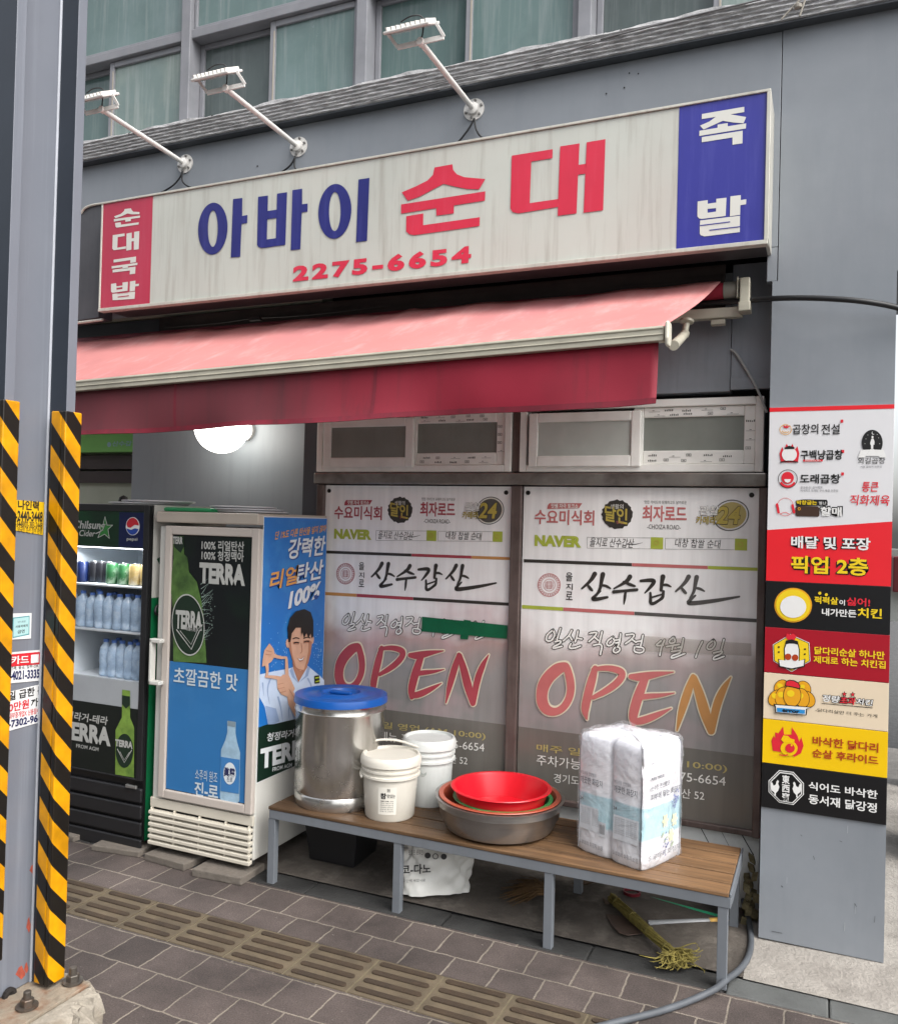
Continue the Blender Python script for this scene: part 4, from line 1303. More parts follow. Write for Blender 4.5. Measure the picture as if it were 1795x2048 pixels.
m.stroke(pf, k4((140, 715), (215, 815), (270, 690)), 2.2, 4, smooth=0); m.stroke(pf, k4((158, 720), (214, 790), (252, 705)), 1.2, 4, smooth=0)
m.text(pf, 'FROM AGM', k4((190, 720)), k4((245, 705)), layer=4); m.text(pf, '100% 리얼탄산', k4((265, 306)), k4((484, 264)), bold=.02, layer=2); m.text(pf, '100% 청정맥아', k4((265, 358)), k4((482, 317)), bold=.02, layer=2)
m.text(pf, 'TERRA', k4((252, 476)), k4((490, 382)), bold=.055, layer=2)
m.build('lettering', slv, dr)
m = MB()
rr = random.Random(3)
for i in range(80):
    a = rr.uniform(-.5, 1.2); d_ = rr.random() ** .5
    x, y = 250 + 85 * d_ * cos(a) - 10, 560 + 190 * d_ * sin(a) * rr.choice((-1, 1)) + 60
    x += 10
    if x > 268: m.ell(pf, *k4((x, y)), rr.uniform(.3, .9), rr.uniform(.3, .9), 2, seg=6)
for i in range(16):
    y0_ = rr.uniform(480, 760)
    m.stroke(pf, k4((262 + .05 * (y0_ - 480), y0_), (290 + rr.uniform(0, 40), y0_ + rr.uniform(-70, 20))), [1.0, 0.2], 2, smooth=0)
m.build('splash_print', M('print pale', '#8fa39a', 0.4, var=.1), dr)
m = MB()
m.text(pf, '초깔끔한 맛', k4((122, 990)), k4((452, 905)), bold=.014, layer=2, br=k4((452, 1024)))
m.text(pf, '소주의 원조', k4((232, 1480)), k4((347, 1445)), layer=2); m.text(pf, '진-로', k4((228, 1562)), k4((352, 1488)), bold=.05, layer=2, br=k4((352, 1572)))
m.build('lettering', M('poster white', '#bcc6cc', 0.4, var=.04), dr)
m = MB()
for i in range(20):
    for j in range(7):
        if (i + j) % 2 == 0: m.ell(pf, *k4((130 + i * 17, 1040 + j * 14 + i * 2)), .9 - .09 * j, .9 - .09 * j, 1, seg=6)
m.build('halftone_print', M('print deep blue', '#2f69a5', .4, var=0), dr)
m = MB()
m.pp(pf, k4((396, 1182), (440, 1188), (438, 1245), (446, 1290), (462, 1345), (458, 1590), (448, 1602), (368, 1590), (358, 1578), (364, 1330), (386, 1280), (396, 1240)), 1); m.build('bottle_print', M('clear bottle print', '#94b0c4', .35, var=.18, scale=22), dr)
m = MB(); m.pp(pf, k4((364, 1365), (461, 1380), (456, 1555), (362, 1540)), 2); m.build('bottle_label', M('label blue', '#3c77b0', .4, var=.05), dr)
m = MB(); m.ell(pf, *k4((410, 1450)), 12.5, 22, 3); m.build('label_disc', M('label white', '#cfd6da', .4, var=0), dr)
m = MB(); m.text(pf, '眞露', k4((380, 1462)), k4((440, 1425)), bold=.03, layer=4); m.text(pf, '진로', k4((396, 1490)), k4((426, 1472)), layer=4); m.build('lettering', inav, dr)
m = MB(); m.pp(pf, k4((399, 1180), (439, 1186), (438, 1212), (398, 1206)), 2); m.build('cap_print', M('cap grey', '#7c8d98', .4), dr)
m = MB()
hx, hz1 = pd.uv(*k4((22, 756))); hz0 = pd.uv(*k4((16, 990)))[1]
hx = max(hx, fx0 - .045)
m.box(hx, hx + 0.014, -0.44, -0.405, hz0, hz1); m.box(hx, dx0 + 0.02, -0.44, -0.4055, hz1 - 0.02, hz1 - .0005); m.box(hx, dx0 + 0.02, -0.44, -0.4055, hz0 + .0005, hz0 + 0.02)
m.build('handle', wht, dr, bevel=0.004)
# grille
zg1 = dz0 - 0.012
m = MB(); m.box(fx0 + 0.002, fx1 + .001, -0.392, -0.3755, zg1 - 0.045, zg1)
n_sl = 6
zgb = pd.uv(*k4((0, 1815)))[1]
stp = (zg1 - 0.05 - zgb) / n_sl
for i in range(n_sl):
    z = zg1 - 0.05 - stp * i
    m.hexa([V3((fx0 + .004, -.378, z - stp * .82)), V3((fx1 - .004, -.378, z - stp * .82)), V3((fx1 - .004, -.405, z - stp * .95)), V3((fx0 + .004, -.405, z - stp * .95))],
           [V3((fx0 + .004, -.378, z - stp * .25)), V3((fx1 - .004, -.378, z - stp * .25)), V3((fx1 - .004, -.405, z - stp * .38)), V3((fx0 + .004, -.405, z - stp * .38))])
for u in (.02, .25, .5, .75, .97):
    xx = fx0 + (fx1 - fx0) * u
    m.box(xx - .003, xx + .003, -.398, -.376, zgb, zg1 - .045)
m.build('grille', M('cream grille plastic', '#c4beb0', .4, var=.06), wf, bevel=0.003)
m = MB(); m.box(fx0 + .01, fx1 - .01, -.3762, -.3755, zgb, zg1 - .05); m.build('grille_gap', blackgap, wf)
rub = M('grey caster rubber', '#4c4a48', .6)
for cx_, cy_ in ((fx1 - .05, -.33), (fx0 + .06, -.33), (fx1 - .05, .12), (fx0 + .06, .12)):
    m = MB(); m.lathe([(0.001, -.011), (.024, -.011), (.026, -.007), (.026, .007), (.024, .011), (.001, .011)], (cx_, cy_, 0.064), 20, axis=(.5, 1, 0))
    m.box(cx_ - .012, cx_ + .012, cy_ + .004, cy_ + .02, 0.06, FZ0)
    m.build('caster', rub, wf)
# side poster
kp = crop(490, 1000, 3.524)
ps = PL((fx1 + 0.001, 0, 0), (0, 1, 0), (0, 0, 1))
pst = thing('poster', 'tall blue poster of a man framing with his hands on the white fridge side', 'poster', (fx1, -0.08, 0.45))
pbm = M('poster sky blue', '#1e6cb8', .35, var=.08, scale=3, blotch='#4b9ad2', bamt=.6, bsc=3.5)
ya, za = ps.uv(*kp((152, 100))); yb_, zb_ = ps.uv(*kp((602, 152)))
zt_ = (za + zb_) / 2
yL = ps.uv(*kp((65, 2000)))[0]; zB = ps.uv(*kp((68, 2000)))[1]
yR = min(yb_, fy1 - .004)
yl_ = (ya + yL) / 2
zM = ps.uv(*kp((88, 1605)))[1]
m = MB(); m.box(fx1, fx1 + .0009, yl_ - .004, yR + .003, zB - .004, zt_ + .004); m.build('border', pap, pst)
m = MB(); m.uvrect(ps, yl_, zM, yR, zt_, .4); m.build('sheet', pbm, pst)
m = MB(); m.uvrect(ps, yl_, zB, yR, zM, .4); m.build('lower_band', M('poster dark green', '#10281d', .35, var=.1), pst)
pw = M('poster lettering white', '#d8dcde', .4, var=0)
po = M('poster lettering orange', '#d99a4e', .4, var=0)
psh = M('poster lettering shade', '#1a3f86', .4, var=0)
m, m2, m3_ = MB(), MB(), MB()
m3_.text(ps, '단 1%도 다른 탄산을 넣지 않아', kp((208, 280)), kp((570, 172)), bold=.02, layer=2.2, shear=.25, br=kp((570, 225)))
def shade(body, bl, tr, br, mm):
    m2.text(ps, body, bl, tr, bold=.06, layer=1.6, shear=.22, br=br, sh=(.04, -.06)); mm.text(ps, body, bl, tr, bold=.045, layer=2.4, shear=.22, br=br)
shade('강력한', kp((298, 420)), kp((562, 252)), kp((545, 390)), m)
shade('리얼', kp((172, 640)), kp((372, 460)), kp((355, 590)), m3_)
shade('탄산', kp((352, 592)), kp((548, 420)), kp((520, 555)), m)
shade('100%', kp((306, 768)), kp((526, 575)), kp((512, 690)), m)
m.text(ps, '청정라거-테라', kp((150, 1705)), kp((452, 1595)), bold=.02, layer=2, shear=.2, br=kp((452, 1650)))
m.text(ps, 'TERRA', kp((102, 1900)), kp((480, 1660)), bold=.05, layer=2, br=kp((480, 1790)))
m.text(ps, 'FROM AGM', kp((190, 1915)), kp((328, 1852)), bold=.01, layer=2, br=kp((328, 1880)))
m.build('lettering', pw, pst); m2.build('lettering', psh, pst); m3_.build('lettering', po, pst)
skin = M('print skin', '#c99d83', .45, var=.08, scale=20)
skin2 = M('print skin shade', '#a8755c', .45, var=.08, scale=20)
shirt = M('print shirt', '#bccbe0', .45, var=.07, scale=14)
shirt2 = M('print shirt shade', '#8fa3c4', .45, var=.07, scale=14)
hair = M('print hair', '#17130f', .35, var=.2, scale=30)
m = MB()
m.pp(ps, kp((102, 1230), (190, 1210), (300, 1190), (330, 1180), (440, 1170), (520, 1235), (555, 1270), (556, 1330), (390, 1420), (370, 1540), (200, 1580), (160, 1582), (138, 1460), (100, 1390)), 1)
fig = m.build('man_print', shirt, pst)
m = MB()
m.pp(ps, kp((330, 1180), (345, 1240), (372, 1290), (330, 1250), (310, 1200)), 2); m.pp(ps, kp((436, 1172), (420, 1240), (372, 1290), (440, 1240), (455, 1185)), 2)
m.pp(ps, kp((140, 1450), (215, 1470), (240, 1560), (200, 1580), (160, 1582)), 2); m.pp(ps, kp((300, 1440), (320, 1420), (360, 1540), (340, 1545)), 2); m.build('collar_print', shirt2, fig)
m = MB()
m.pp(ps, kp((330, 1130), (430, 1130), (436, 1175), (372, 1285), (336, 1190)), 2.4); m.build('neck_print', skin2, fig)
m = MB()
for q in (((180, 1250), (150, 1330), (170, 1440)), ((230, 1390), (250, 1470), (262, 1560)), ((440, 1260), (470, 1320), (440, 1380)), ((330, 1400), (300, 1480), (310, 1550)), ((120, 1290), (128, 1380))): m.stroke(ps, kp(*q), [3.5, 2.5, .5][:len(q)] if len(q) == 3 else [3, .5], 1.8)
m.build('fold_print', shirt2, fig)
m = MB()
hd = [(300, 985), (312, 920), (350, 880), (420, 880), (462, 930), (468, 1000), (458, 1080), (440, 1150), (410, 1195), (385, 1205), (355, 1180), (325, 1120), (306, 1050)]
m.pp(ps, kp(*hd), 3); m.ell(ps, *kp((297, 1010)), 4, 9, 2.8); m.ell(ps, *kp((470, 985)), 3, 8, 2.8)
m.pp(ps, kp((335, 1352), (390, 1440), (392, 1540), (345, 1525), (300, 1440), (290, 1380)), 3)
m.pp(ps, kp((218, 1270), (260, 1230), (300, 1230), (345, 1330), (310, 1395), (250, 1370), (222, 1330)), 4)
m.stroke(ps, kp((262, 1262), (200, 1248), (140, 1244)), [8, 7, 5], 4.4); m.stroke(ps, kp((288, 1262), (286, 1180), (284, 1120)), [8, 6.5, 5], 4.4)
m.pp(ps, kp((118, 1120), (128, 1060), (165, 1010), (195, 1050), (205, 1100), (178, 1140), (140, 1165), (112, 1175)), 4)
m.stroke(ps, kp((180, 1090), (240, 1112), (282, 1110)), [8, 6, 4.5], 4.4); m.stroke(ps, kp((140, 1140), (150, 1190), (146, 1238)), [8, 6, 4.5], 4.4)
m.build('skin_print', skin, fig)
m = MB()
for a in (((222, 1300), (262, 1290)), ((224, 1330), (270, 1320)), ((236, 1358), (282, 1345)), ((140, 1060), (180, 1070)), ((132, 1085), (178, 1092)), ((300, 1330), (340, 1400))):
    m.stroke(ps, kp(*a), .9, 5, smooth=0)
m.pp(ps, kp((440, 985), (466, 1000), (457, 1080), (440, 1148), (410, 1193), (428, 1130), (440, 1070)), 3.5); m.pp(ps, kp((303, 1000), (316, 1000), (330, 1100), (352, 1170), (325, 1120), (306, 1050)), 3.5); m.pp(ps, kp((330, 1000), (376, 1000), (372, 1018), (334, 1018)), 3.5); m.pp(ps, kp((404, 992), (446, 988), (444, 1006), (406, 1010)), 3.5)
m.stroke(ps, kp((388, 1010), (398, 1065), (382, 1080)), 1.2, 3.6); m.stroke(ps, kp((330, 1150), (360, 1192), (400, 1200)), 1.6, 3.4)
m.pp(ps, kp((358, 1112), (388, 1118), (414, 1098), (404, 1132), (380, 1142)), 3.6); m.build('shade_print', skin2, fig)
m = MB(); m.pp(ps, kp((364, 1115), (390, 1122), (410, 1103), (398, 1126), (378, 1130)), 4.2); m.build('teeth_print', pw, fig)
m = MB()
m.pp(ps, kp((298, 1000), (292, 900), (310, 830), (350, 785), (410, 768), (455, 790), (474, 850), (474, 960), (462, 975), (455, 940), (440, 975), (425, 935), (410, 975), (396, 930), (388, 965), (386, 900), (350, 900), (322, 940), (312, 1000)), 4.6)
m.stroke(ps, kp((330, 978), (352, 968), (372, 976)), 2.0, 4.6); m.stroke(ps, kp((406, 975), (432, 965), (450, 972)), 2.0, 4.6)
m.stroke(ps, kp((338, 1008), (352, 1001), (370, 1006)), 2.2, 4.6); m.stroke(ps, kp((410, 1000), (424, 992), (440, 996)), 2.2, 4.6)
m.build('hair_print', hair, fig)
m = MB(); m.pp(ps, kp((482, 1240), (518, 1235), (522, 1290), (486, 1295)), 3); m.build('badge_print', gdk, fig)
m = MB(); m.stroke(ps, kp((490, 1255), (512, 1250)), 2.2, 4, smooth=0); m.stroke(ps, kp((492, 1280), (516, 1274)), 2.2, 4, smooth=0); m.build('badge_print', M('lime print', '#b4c832', .4), fig)
m = MB()
for i in range(110):
    x, y = rr.gauss(240, 55), rr.gauss(1070, 70)
    if rr.random() < .4: x, y = rr.gauss(505, 25), rr.gauss(1080, 80)
    if 130 < x < 545 and not (295 < x < 472): m.ell(ps, *kp((x, y)), rr.uniform(.3, .8), rr.uniform(.4, 1.2), 1, seg=6)
m.build('splash_print', M('splash white', '#b9d6ea', .4, var=0), pst)

# ---------------- black fridge
bx0, bx1, by0, by1 = -3.735, -3.098, -0.375, 0.2
BZ0, BZ1 = 0.06, 1.748
bf = thing('drinks_fridge', 'black display fridge with lit shelves of cans and water behind the column', 'fridge', ((bx0 + bx1) / 2, -.1, 0.02))
k5 = crop(130, 830, 3.586)
pk = facade(-0.40)
zh1, zh0 = pk.uv(*k5((300, 690)))[1], pk.uv(*k5((330, 945)))[1]
zi0 = pk.uv(*k5((300, 1893)))[1]
zp1 = pk.uv(*k7((650, 30)))[1]
zp0 = pk.uv(*k7((840, 495)))[1]
xi1 = pk.uv(*k5((556, 960)))[0]
xi0 = bx0 + .05
m = MB()
zin0, zin1 = zi0 - .02, zh0 + .0
m.box(bx0, bx0 + .03, by0, by1, BZ0, BZ1); m.box(bx1 - .03, bx1, by0, by1, BZ0, BZ1)
m.box(bx0 + .03, bx1 - .03, by1 - .03, by1, BZ0, BZ1); m.box(bx0 + .03, bx1 - .03, by0, by1 - .03, zin1, BZ1); m.box(bx0 + .03, bx1 - .03, by0, by1 - .03, BZ0, zin0)
m.build('body', bk, bf, bevel=.003)
m = MB(); m.box(bx1, bx1 + .002, by0 + .01, by1, 1.28, BZ1 - .001); m.box(bx0, bx1, by0 + .02, by1, BZ1, BZ1 + .002); m.build('side_panel', wht, bf)
m = MB(); m.box(bx1, bx1 + .002, by0 + .01, by1, BZ0, 1.2795)
m.build('side_panel', M('green side panel', '#12683f', .35, var=.06), bf)
iw = M('fridge liner white', '#c9d0d6', .4, var=.03)
m = MB()
m.box(bx0 + .031, bx0 + .036, by0 + .01, by1 - .031, zin0 + .001, zin1 - .001); m.box(bx1 - .036, bx1 - .031, by0 + .01, by1 - .031, zin0 + .001, zin1 - .001)
m.box(bx0 + .036, bx1 - .036, by1 - .038, by1 - .031, zin0 + .001, zin1 - .001); m.box(bx0 + .036, bx1 - .036, by0 + .01, by1 - .038, zin0 + .001, zin0 + .006); m.box(bx0 + .036, bx1 - .036, by0 + .01, by1 - .038, zin1 - .006, zin1 - .001)
m.build('liner', iw, bf)
YS = -0.30
zs1 = P(*k5((300, 1215)), y=-.34).z
zs2 = P(*k5((300, 1540)), y=-.34).z
for z in (zs1, zs2):
    m = MB(); m.box(bx0 + .037, bx1 - .037, -.35, .15, z - .012, z); m.build('shelf', M('wire shelf white', '#b9bec2', .35, .2), bf, bevel=.003)
m = MB(); xs_ = P(*k5((120, 1700)), y=-.1).x; m.box(xs_, xs_ + .012, .13, .155, zin0, zin1); m.box(bx1 - .12, bx1 - .108, .13, .155, zin0, zin1); m.build('shelf_rail', M('rail grey', '#777b80', .4, .4), bf)
m = MB()
m.box(bx0, xi0, -.40, -.376, zp0 - .01, BZ1); m.box(xi1, bx1, -.40, -.376, zp0 - .01, BZ1)
m.box(xi0, xi1, -.40, -.376, zh1, BZ1); m.box(xi0, xi1, -.3995, -.376, zp0 - .01, zp0)
bd_ = m.build('door', bkr, bf, bevel=.004)
m = MB(); m.box(xi0, xi1, -.397, -.377, zh0, zh1 - .0005); m.build('header', M('header dark green', '#0d2b1a', .3, var=.2, scale=4, blotch='#134526', bamt=.6, bsc=4), bd_)
m = MB(); xh = pk.uv(*k5((385, 800)))[0]; ph = facade(-.3972, level=True); m.uvrect(ph, xh, zh0 + .002, xi1 - .001, zh1 - .003, .3); m.build('header', M('header navy', '#0d1740', .3, var=.1), bd_)
m = MB()
m.text(ph, 'Chilsung', k5((62, 830)), k5((292, 755)), bold=.02, shear=.18, layer=2, br=k5((285, 812))); m.text(ph, 'Cider', k5((105, 868)), k5((220, 828)), bold=.01, shear=.2, layer=2)
m.stroke(ph, k5((225, 850), (270, 830), (292, 780)), [2, 2, .6], 2)
star = [(290, 728), (305, 790), (345, 790), (312, 820), (322, 885), (288, 855), (240, 880), (262, 825), (240, 790), (276, 788)]
for a, b in zip(star, star[1:] + star[:1]): m.stroke(ph, k5(a, b), 1.1, 2, smooth=0)
m.text(ph, 'pepsi', k5((445, 905)), k5((523, 878)), bold=.02, layer=2, br=k5((523, 902))); m.build('lettering', slv, bd_)
m = MB(); m.pp(ph, k5(*star), 1.4); m.build('star_print', M('star green', '#2a6b2f', .4, var=.1), bd_)
c_ = k5((487, 798))
m = MB(); m.ell(ph, *c_, 13.8, 18.2, 1); m.build('round_emblem', pap, bd_)
m = MB(); m.pp(ph, [(c_[0] + 12.6 * cos(t), c_[1] + 17 * sin(t)) for t in [pi + .25 + i * (pi - .35) / 14 for i in range(15)]] + [(c_[0] + 4, c_[1] - 3), (c_[0] - 4, c_[1] + 3), (c_[0] - 10, c_[1] + 2)], 2); m.build('round_emblem', M('emblem red', '#b5202e', .4, var=0), bd_)
m = MB(); m.pp(ph, [(c_[0] + 12.6 * cos(t), c_[1] + 17 * sin(t)) for t in [.35 + i * (pi - .6) / 14 for i in range(15)]] + [(c_[0] - 3, c_[1] + 7), (c_[0] + 5, c_[1] + 4)], 2); m.build('round_emblem', M('emblem blue', '#1f3f8f', .4, var=0), bd_)
m = MB(); m.box(xi0, xi1, -.395, -.377, zp1 + .001, zi0 - .0); m.build('kick_panel', M('grey inner panel', '#9a9ea2', .4, var=.05), bd_)
m = MB(); m.box(xi0, xi1, -.396, -.377, zp0, zp1); m.build('poster', M('black green poster', '#101714', .3, var=.15, scale=3), bd_)
pq = facade(-.3965, level=True)
m = MB()
m.text(pq, '청정라거-테라', k7((372, 112)), k7((684, 58)), bold=.02, shear=.15, layer=1, br=k7((684, 124)))
m.text(pq, 'TERRA', k7((385, 240)), k7((704, 125)), bold=.05, layer=1, br=k7((704, 300)))
m.text(pq, 'FROM AGM', k7((482, 300)), k7((624, 276)), bold=.01, layer=1, br=k7((624, 322))); m.text(pq, 'TERRA', k7((730, 290)), k7((842, 245)), bold=.05, layer=3, br=k7((842, 308)))
m.stroke(pq, k7((745, 310), (788, 395), (835, 315)), 1.5, 3, smooth=0); m.stroke(pq, k7((760, 325), (788, 378), (822, 328)), 1, 3, smooth=0)
m.build('lettering', slv, bd_)
m = MB(); m.pp(pq, k7((772, -65), (822, -58), (822, 110), (848, 175), (846, 490), (728, 470), (730, 190), (770, 110)), 1); m.build('bottle_print', M('bright bottle print', '#6d8a3a', .4, var=.3, scale=18, blotch='#38592a', bamt=.6, bsc=12), bd_)
m = MB(); m.ell(pq, *k7((788, 320)), 17.5, 34, 2); m.build('bottle_label', gdk, bd_); m = MB(); m.pp(pq, k7((772, -30), (822, -22), (822, 30), (797, 55), (772, 25)), 2); m.build('bottle_label', gdk, bd_)
m = MB()
for i in range(4):
    z = zp0 - .05 - i * .085
    m.box(bx0, bx1, -.398 + .002 * i, -.376, z - .07, z)
m.build('lower_grille', bkr, bf, bevel=.012, seg=3)
m = MB(); q = pk.at(*k7((848, 548))); m.box(q.x - .05, q.x + .02, -.412, -.3985, q.z - .008, q.z + .008); m.build('hinge', M('steel hinge', '#a8a8a6', .3, .8), bf, bevel=.003)
m = MB()
for cx_ in (bx0 + .06, bx1 - .05):
    m.lathe([(.018, 0.03), (.018, .04), (.008, .042), (.008, BZ0)], (cx_, -.33, 0), 12); m.lathe([(.018, 0.03), (.018, .04), (.008, .042), (.008, BZ0)], (cx_, .15, 0), 12)
m.build('foot', bolt_m, bf)
m = MB(); ptri = PL((bx1 + .002, 0, 0), (0, 1, 0), (0, 0, 1))
m.pp(ptri, [(313, 1118), (330, 1108), (330, 1140), (322, 1135)], 1); m.build('side_print', M('dark green print', '#0d4a2c', .4), bf)
m = MB(); q = P(318, 1222, x=bx1 + .03); m.tube([q + V3((0, .0, .02)), q + V3((0, -.02, .03)), q + V3((0, -.03, -.01)), q + V3((0, .0, -.02))], .007, 8, smooth=1); m.build('side_hook', bkr, bf)
ld = bpy.data.lights.new('fridge_lamp', 'AREA'); ld.shape = 'RECTANGLE'; ld.size = .45; ld.size_y = .03; ld.energy = 3.2; ld.color = (.93, .97, 1.0)
lo = bpy.data.objects.new('fridge_lamp', ld); COL.objects.link(lo); lo.parent = bf; lo.location = V3(((bx0 + bx1) / 2, -.33, zin1 - .012)) - wloc(bf); lo.rotation_euler = (R(-20), 0, 0)
m = MB(); m.box(bx0 + .08, bx1 - .08, -.345, -.315, zin1 - .011, zin1 - .0065); m.build('lamp_tube', M('lamp tube', '#f4f8ff', .3, var=0, emit=3.0), bf)

# drinks in it
def can(mt_, label, group, x, y):
    t = thing('drink_can', label, 'can', (x, y, zs1), group)
    m = MB(); m.lathe([(.024, 0.0), (.031, .006), (.031, .100), (.026, .110)], (x, y, zs1), 22); m.build('body', mt_, t, smooth=True)
    m = MB(); m.lathe([(.0262, .110), (.0262, .112), (.023, .112), (.022, .109), (.001, .109)], (x, y, zs1), 22); m.build('top', M('can aluminium', '#a9acae', .25, .9), t, smooth=True)
    return t
cg = M('can green', '#2c5f38', .3, .2, var=.3, scale=24, blotch='#b8c4b4', bamt=.8, bsc=16)
cb = M('can blue', '#17244c', .3, .2, var=.2, scale=20, blotch='#10131f', bamt=.7, bsc=14)
ck = M('can black', '#17171b', .3, .2, var=.2, scale=20, blotch='#39424c', bamt=.5, bsc=14)
cy = M('can yellow', '#a8905c', .3, .2, var=.2, scale=20, blotch='#c9c7bd', bamt=.9, bsc=12)
g0 = 'cans on the top shelf of the black fridge'
def cx(px): return P(*k5((px, 1150)), y=-.30).x
can(cb, 'dark blue drink can, leftmost on the top fridge shelf', g0, cx(125), -.30)
for i, px in enumerate((180, 225, 268)):
    can(ck, 'black drink can between the blue can and the green cans', g0, cx(px) - .005 * i, -.27 + .01 * i)
can(cg, 'green drink can beside the black cans on the fridge shelf', g0, cx(338), -.30)
can(cg, 'green drink can beside the yellow cans on the fridge shelf', g0, cx(422), -.30)
can(cy, 'yellow and white drink can next to a green can', g0, cx(503), -.30)
can(cy, 'yellow and white drink can at the right end of the shelf', g0, cx(575), -.29)
pet = M('clear blue water bottle', '#a9c0d8', .08, var=.2, scale=26, blotch='#dfeaf5', bamt=.6, bsc=22, alpha=.62)
capb = M('bottle cap blue', '#4c6fb5', .4)
bt = thing('water_bottle', 'clear water bottle in the shrink wrapped row on the middle fridge shelf', 'bottle', (0, 0, 0), 'water bottles on the middle shelf of the black fridge')
m = MB()
m.lathe([(.026, 0), (.033, .006), (.034, .03), (.031, .036), (.034, .042), (.031, .066), (.034, .074), (.034, .125), (.029, .155), (.013, .176), (.012, .182)], (0, 0, 0), 18); m.build('body', pet, bt, smooth='s')
m = MB(); m.lathe([(.0145, .180), (.0145, .194), (.001, .195)], (0, 0, 0), 14); m.build('cap', capb, bt)
first = True
for px, y in ((60, -.30), (125, -.305), (190, -.30), (255, -.305), (320, -.30), (385, -.305), (450, -.30), (515, -.305), (100, -.235), (230, -.235), (350, -.235), (480, -.235)):
    x = P(*k5((px, 1500)), y=y).x
    if first:
        bt.location = (x, y, zs2); first = False
    else:
        q_ = copy_tree(bt, (x, y, zs2), rotz=px); q_.scale = (1, 1, rr.uniform(.94, 1.02)); q_.rotation_euler = (rr.uniform(-.03, .03), rr.uniform(-.03, .03), px)
for px, y in ((292, -.28), (350, -.285), (408, -.28), (466, -.285), (524, -.28), (380, -.215), (500, -.215)):
    x = P(*k5((px, 1800)), y=y).x
    copy_tree(bt, (x, y, zin0 + .006), rotz=px, label='clear water bottle in the loose group on the lowest lit fridge shelf', group='water bottles on the lowest shelf of the black fridge')

# lids and trays on the fridges
plw = M('white plastic lid', '#d2d4d8', .35, var=.04)
def lid(px, py, z, rad, y, label, th=.012):
    x = P(px, py, y=y).x
    m = MB(); m.lathe([(.001, 0), (rad * .9, 0), (rad, th * .6), (rad, th), (rad * .93, th * 1.1), (rad * .86, th * .5), (.001, th * .55)], (x, y, z), 40)
    o = m.build('round_tray', plw, base=(x, y, z), smooth=True); setp(o, label.replace(' lid', ' tray'), 'tray', 'round trays stored on the fridges')
lid(300, 1000, BZ1 + .003, .21, -.12, 'round white lid lying lower on the black fridge'); lid(318, 998, BZ1 + .0145, .19, -.13, 'round white lid lying uppermost on the black fridge')
cap_z = pd.uv(*k4((88, 110)))[1] + .001
lid(500, 1022, cap_z, .20, -.05, 'lowest round white lid on top of the white fridge'); lid(492, 1018, cap_z + .0115, .19, -.08, 'middle round white lid on top of the white fridge'); lid(487, 1016, cap_z + .023, .17, -.09, 'topmost round white lid on the white fridge')
m = MB(); x = -2.93; m.box(x - .17, x + .13, -.30, -.02, cap_z, cap_z + .022); setp(m.build('tray', M('green plastic tray', '#2f9a62', .4, var=.05), base=(x, -.15, cap_z), bevel=.01), 'flat green tray on top of the white fridge', 'tray')
m = MB(); q = P(247, 990, y=.0); m.lathe([(.022, 0), (.028, .02), (.022, .045), (.001, .055)], (q.x, 0.0, BZ1 + .003), 16); setp(m.build('black_item', blk, base=(q.x, 0, BZ1), smooth=True), 'small rounded black jar standing behind the trays on the black fridge', 'item')  # small dark rounded shape of unknown use

# paving slabs wedged under the fridges
slb = M('old paving slab', '#6b645c', .9, var=.25, scale=8, bump=.6, bscale=60, blotch='#4a443e', bamt=.6, bsc=5)
def slab(x0, x1, y0, y1, z1, rz, label, z0=-.0):
    c = V3(((x0 + x1) / 2, (y0 + y1) / 2, 0)); a = V3((cos(rz), sin(rz), 0)) * (x1 - x0) / 2; b = V3((-sin(rz), cos(rz), 0)) * (y1 - y0) / 2
    m = MB(); q = [c - a - b, c + a - b * .95, c + a * 1.03 + b, c - a * .97 + b]
    m.hexa([p + V3((0, 0, z0)) for p in q], [p + V3((0, 0, z1)) for p in q])
    setp(m.build('stone_slab', slb, base=c, bevel=.005), label, 'slab', 'stone slabs wedged under the fridges')
slab(-2.70, -2.43, -.475, -.28, .038, .05, 'stone slab under the right front caster of the white fridge')
slab(-3.02, -2.76, -.45, -.28, .036, -.08, 'broken stone slab under the left front of the white fridge')
slab(-3.36, -3.08, -.45, -.27, .029, .12, 'stone slab under the right front foot of the black fridge')
slab(-3.8, -3.5, -.42, -.24, .029, -.1, 'stone slab under the left front foot of the black fridge')

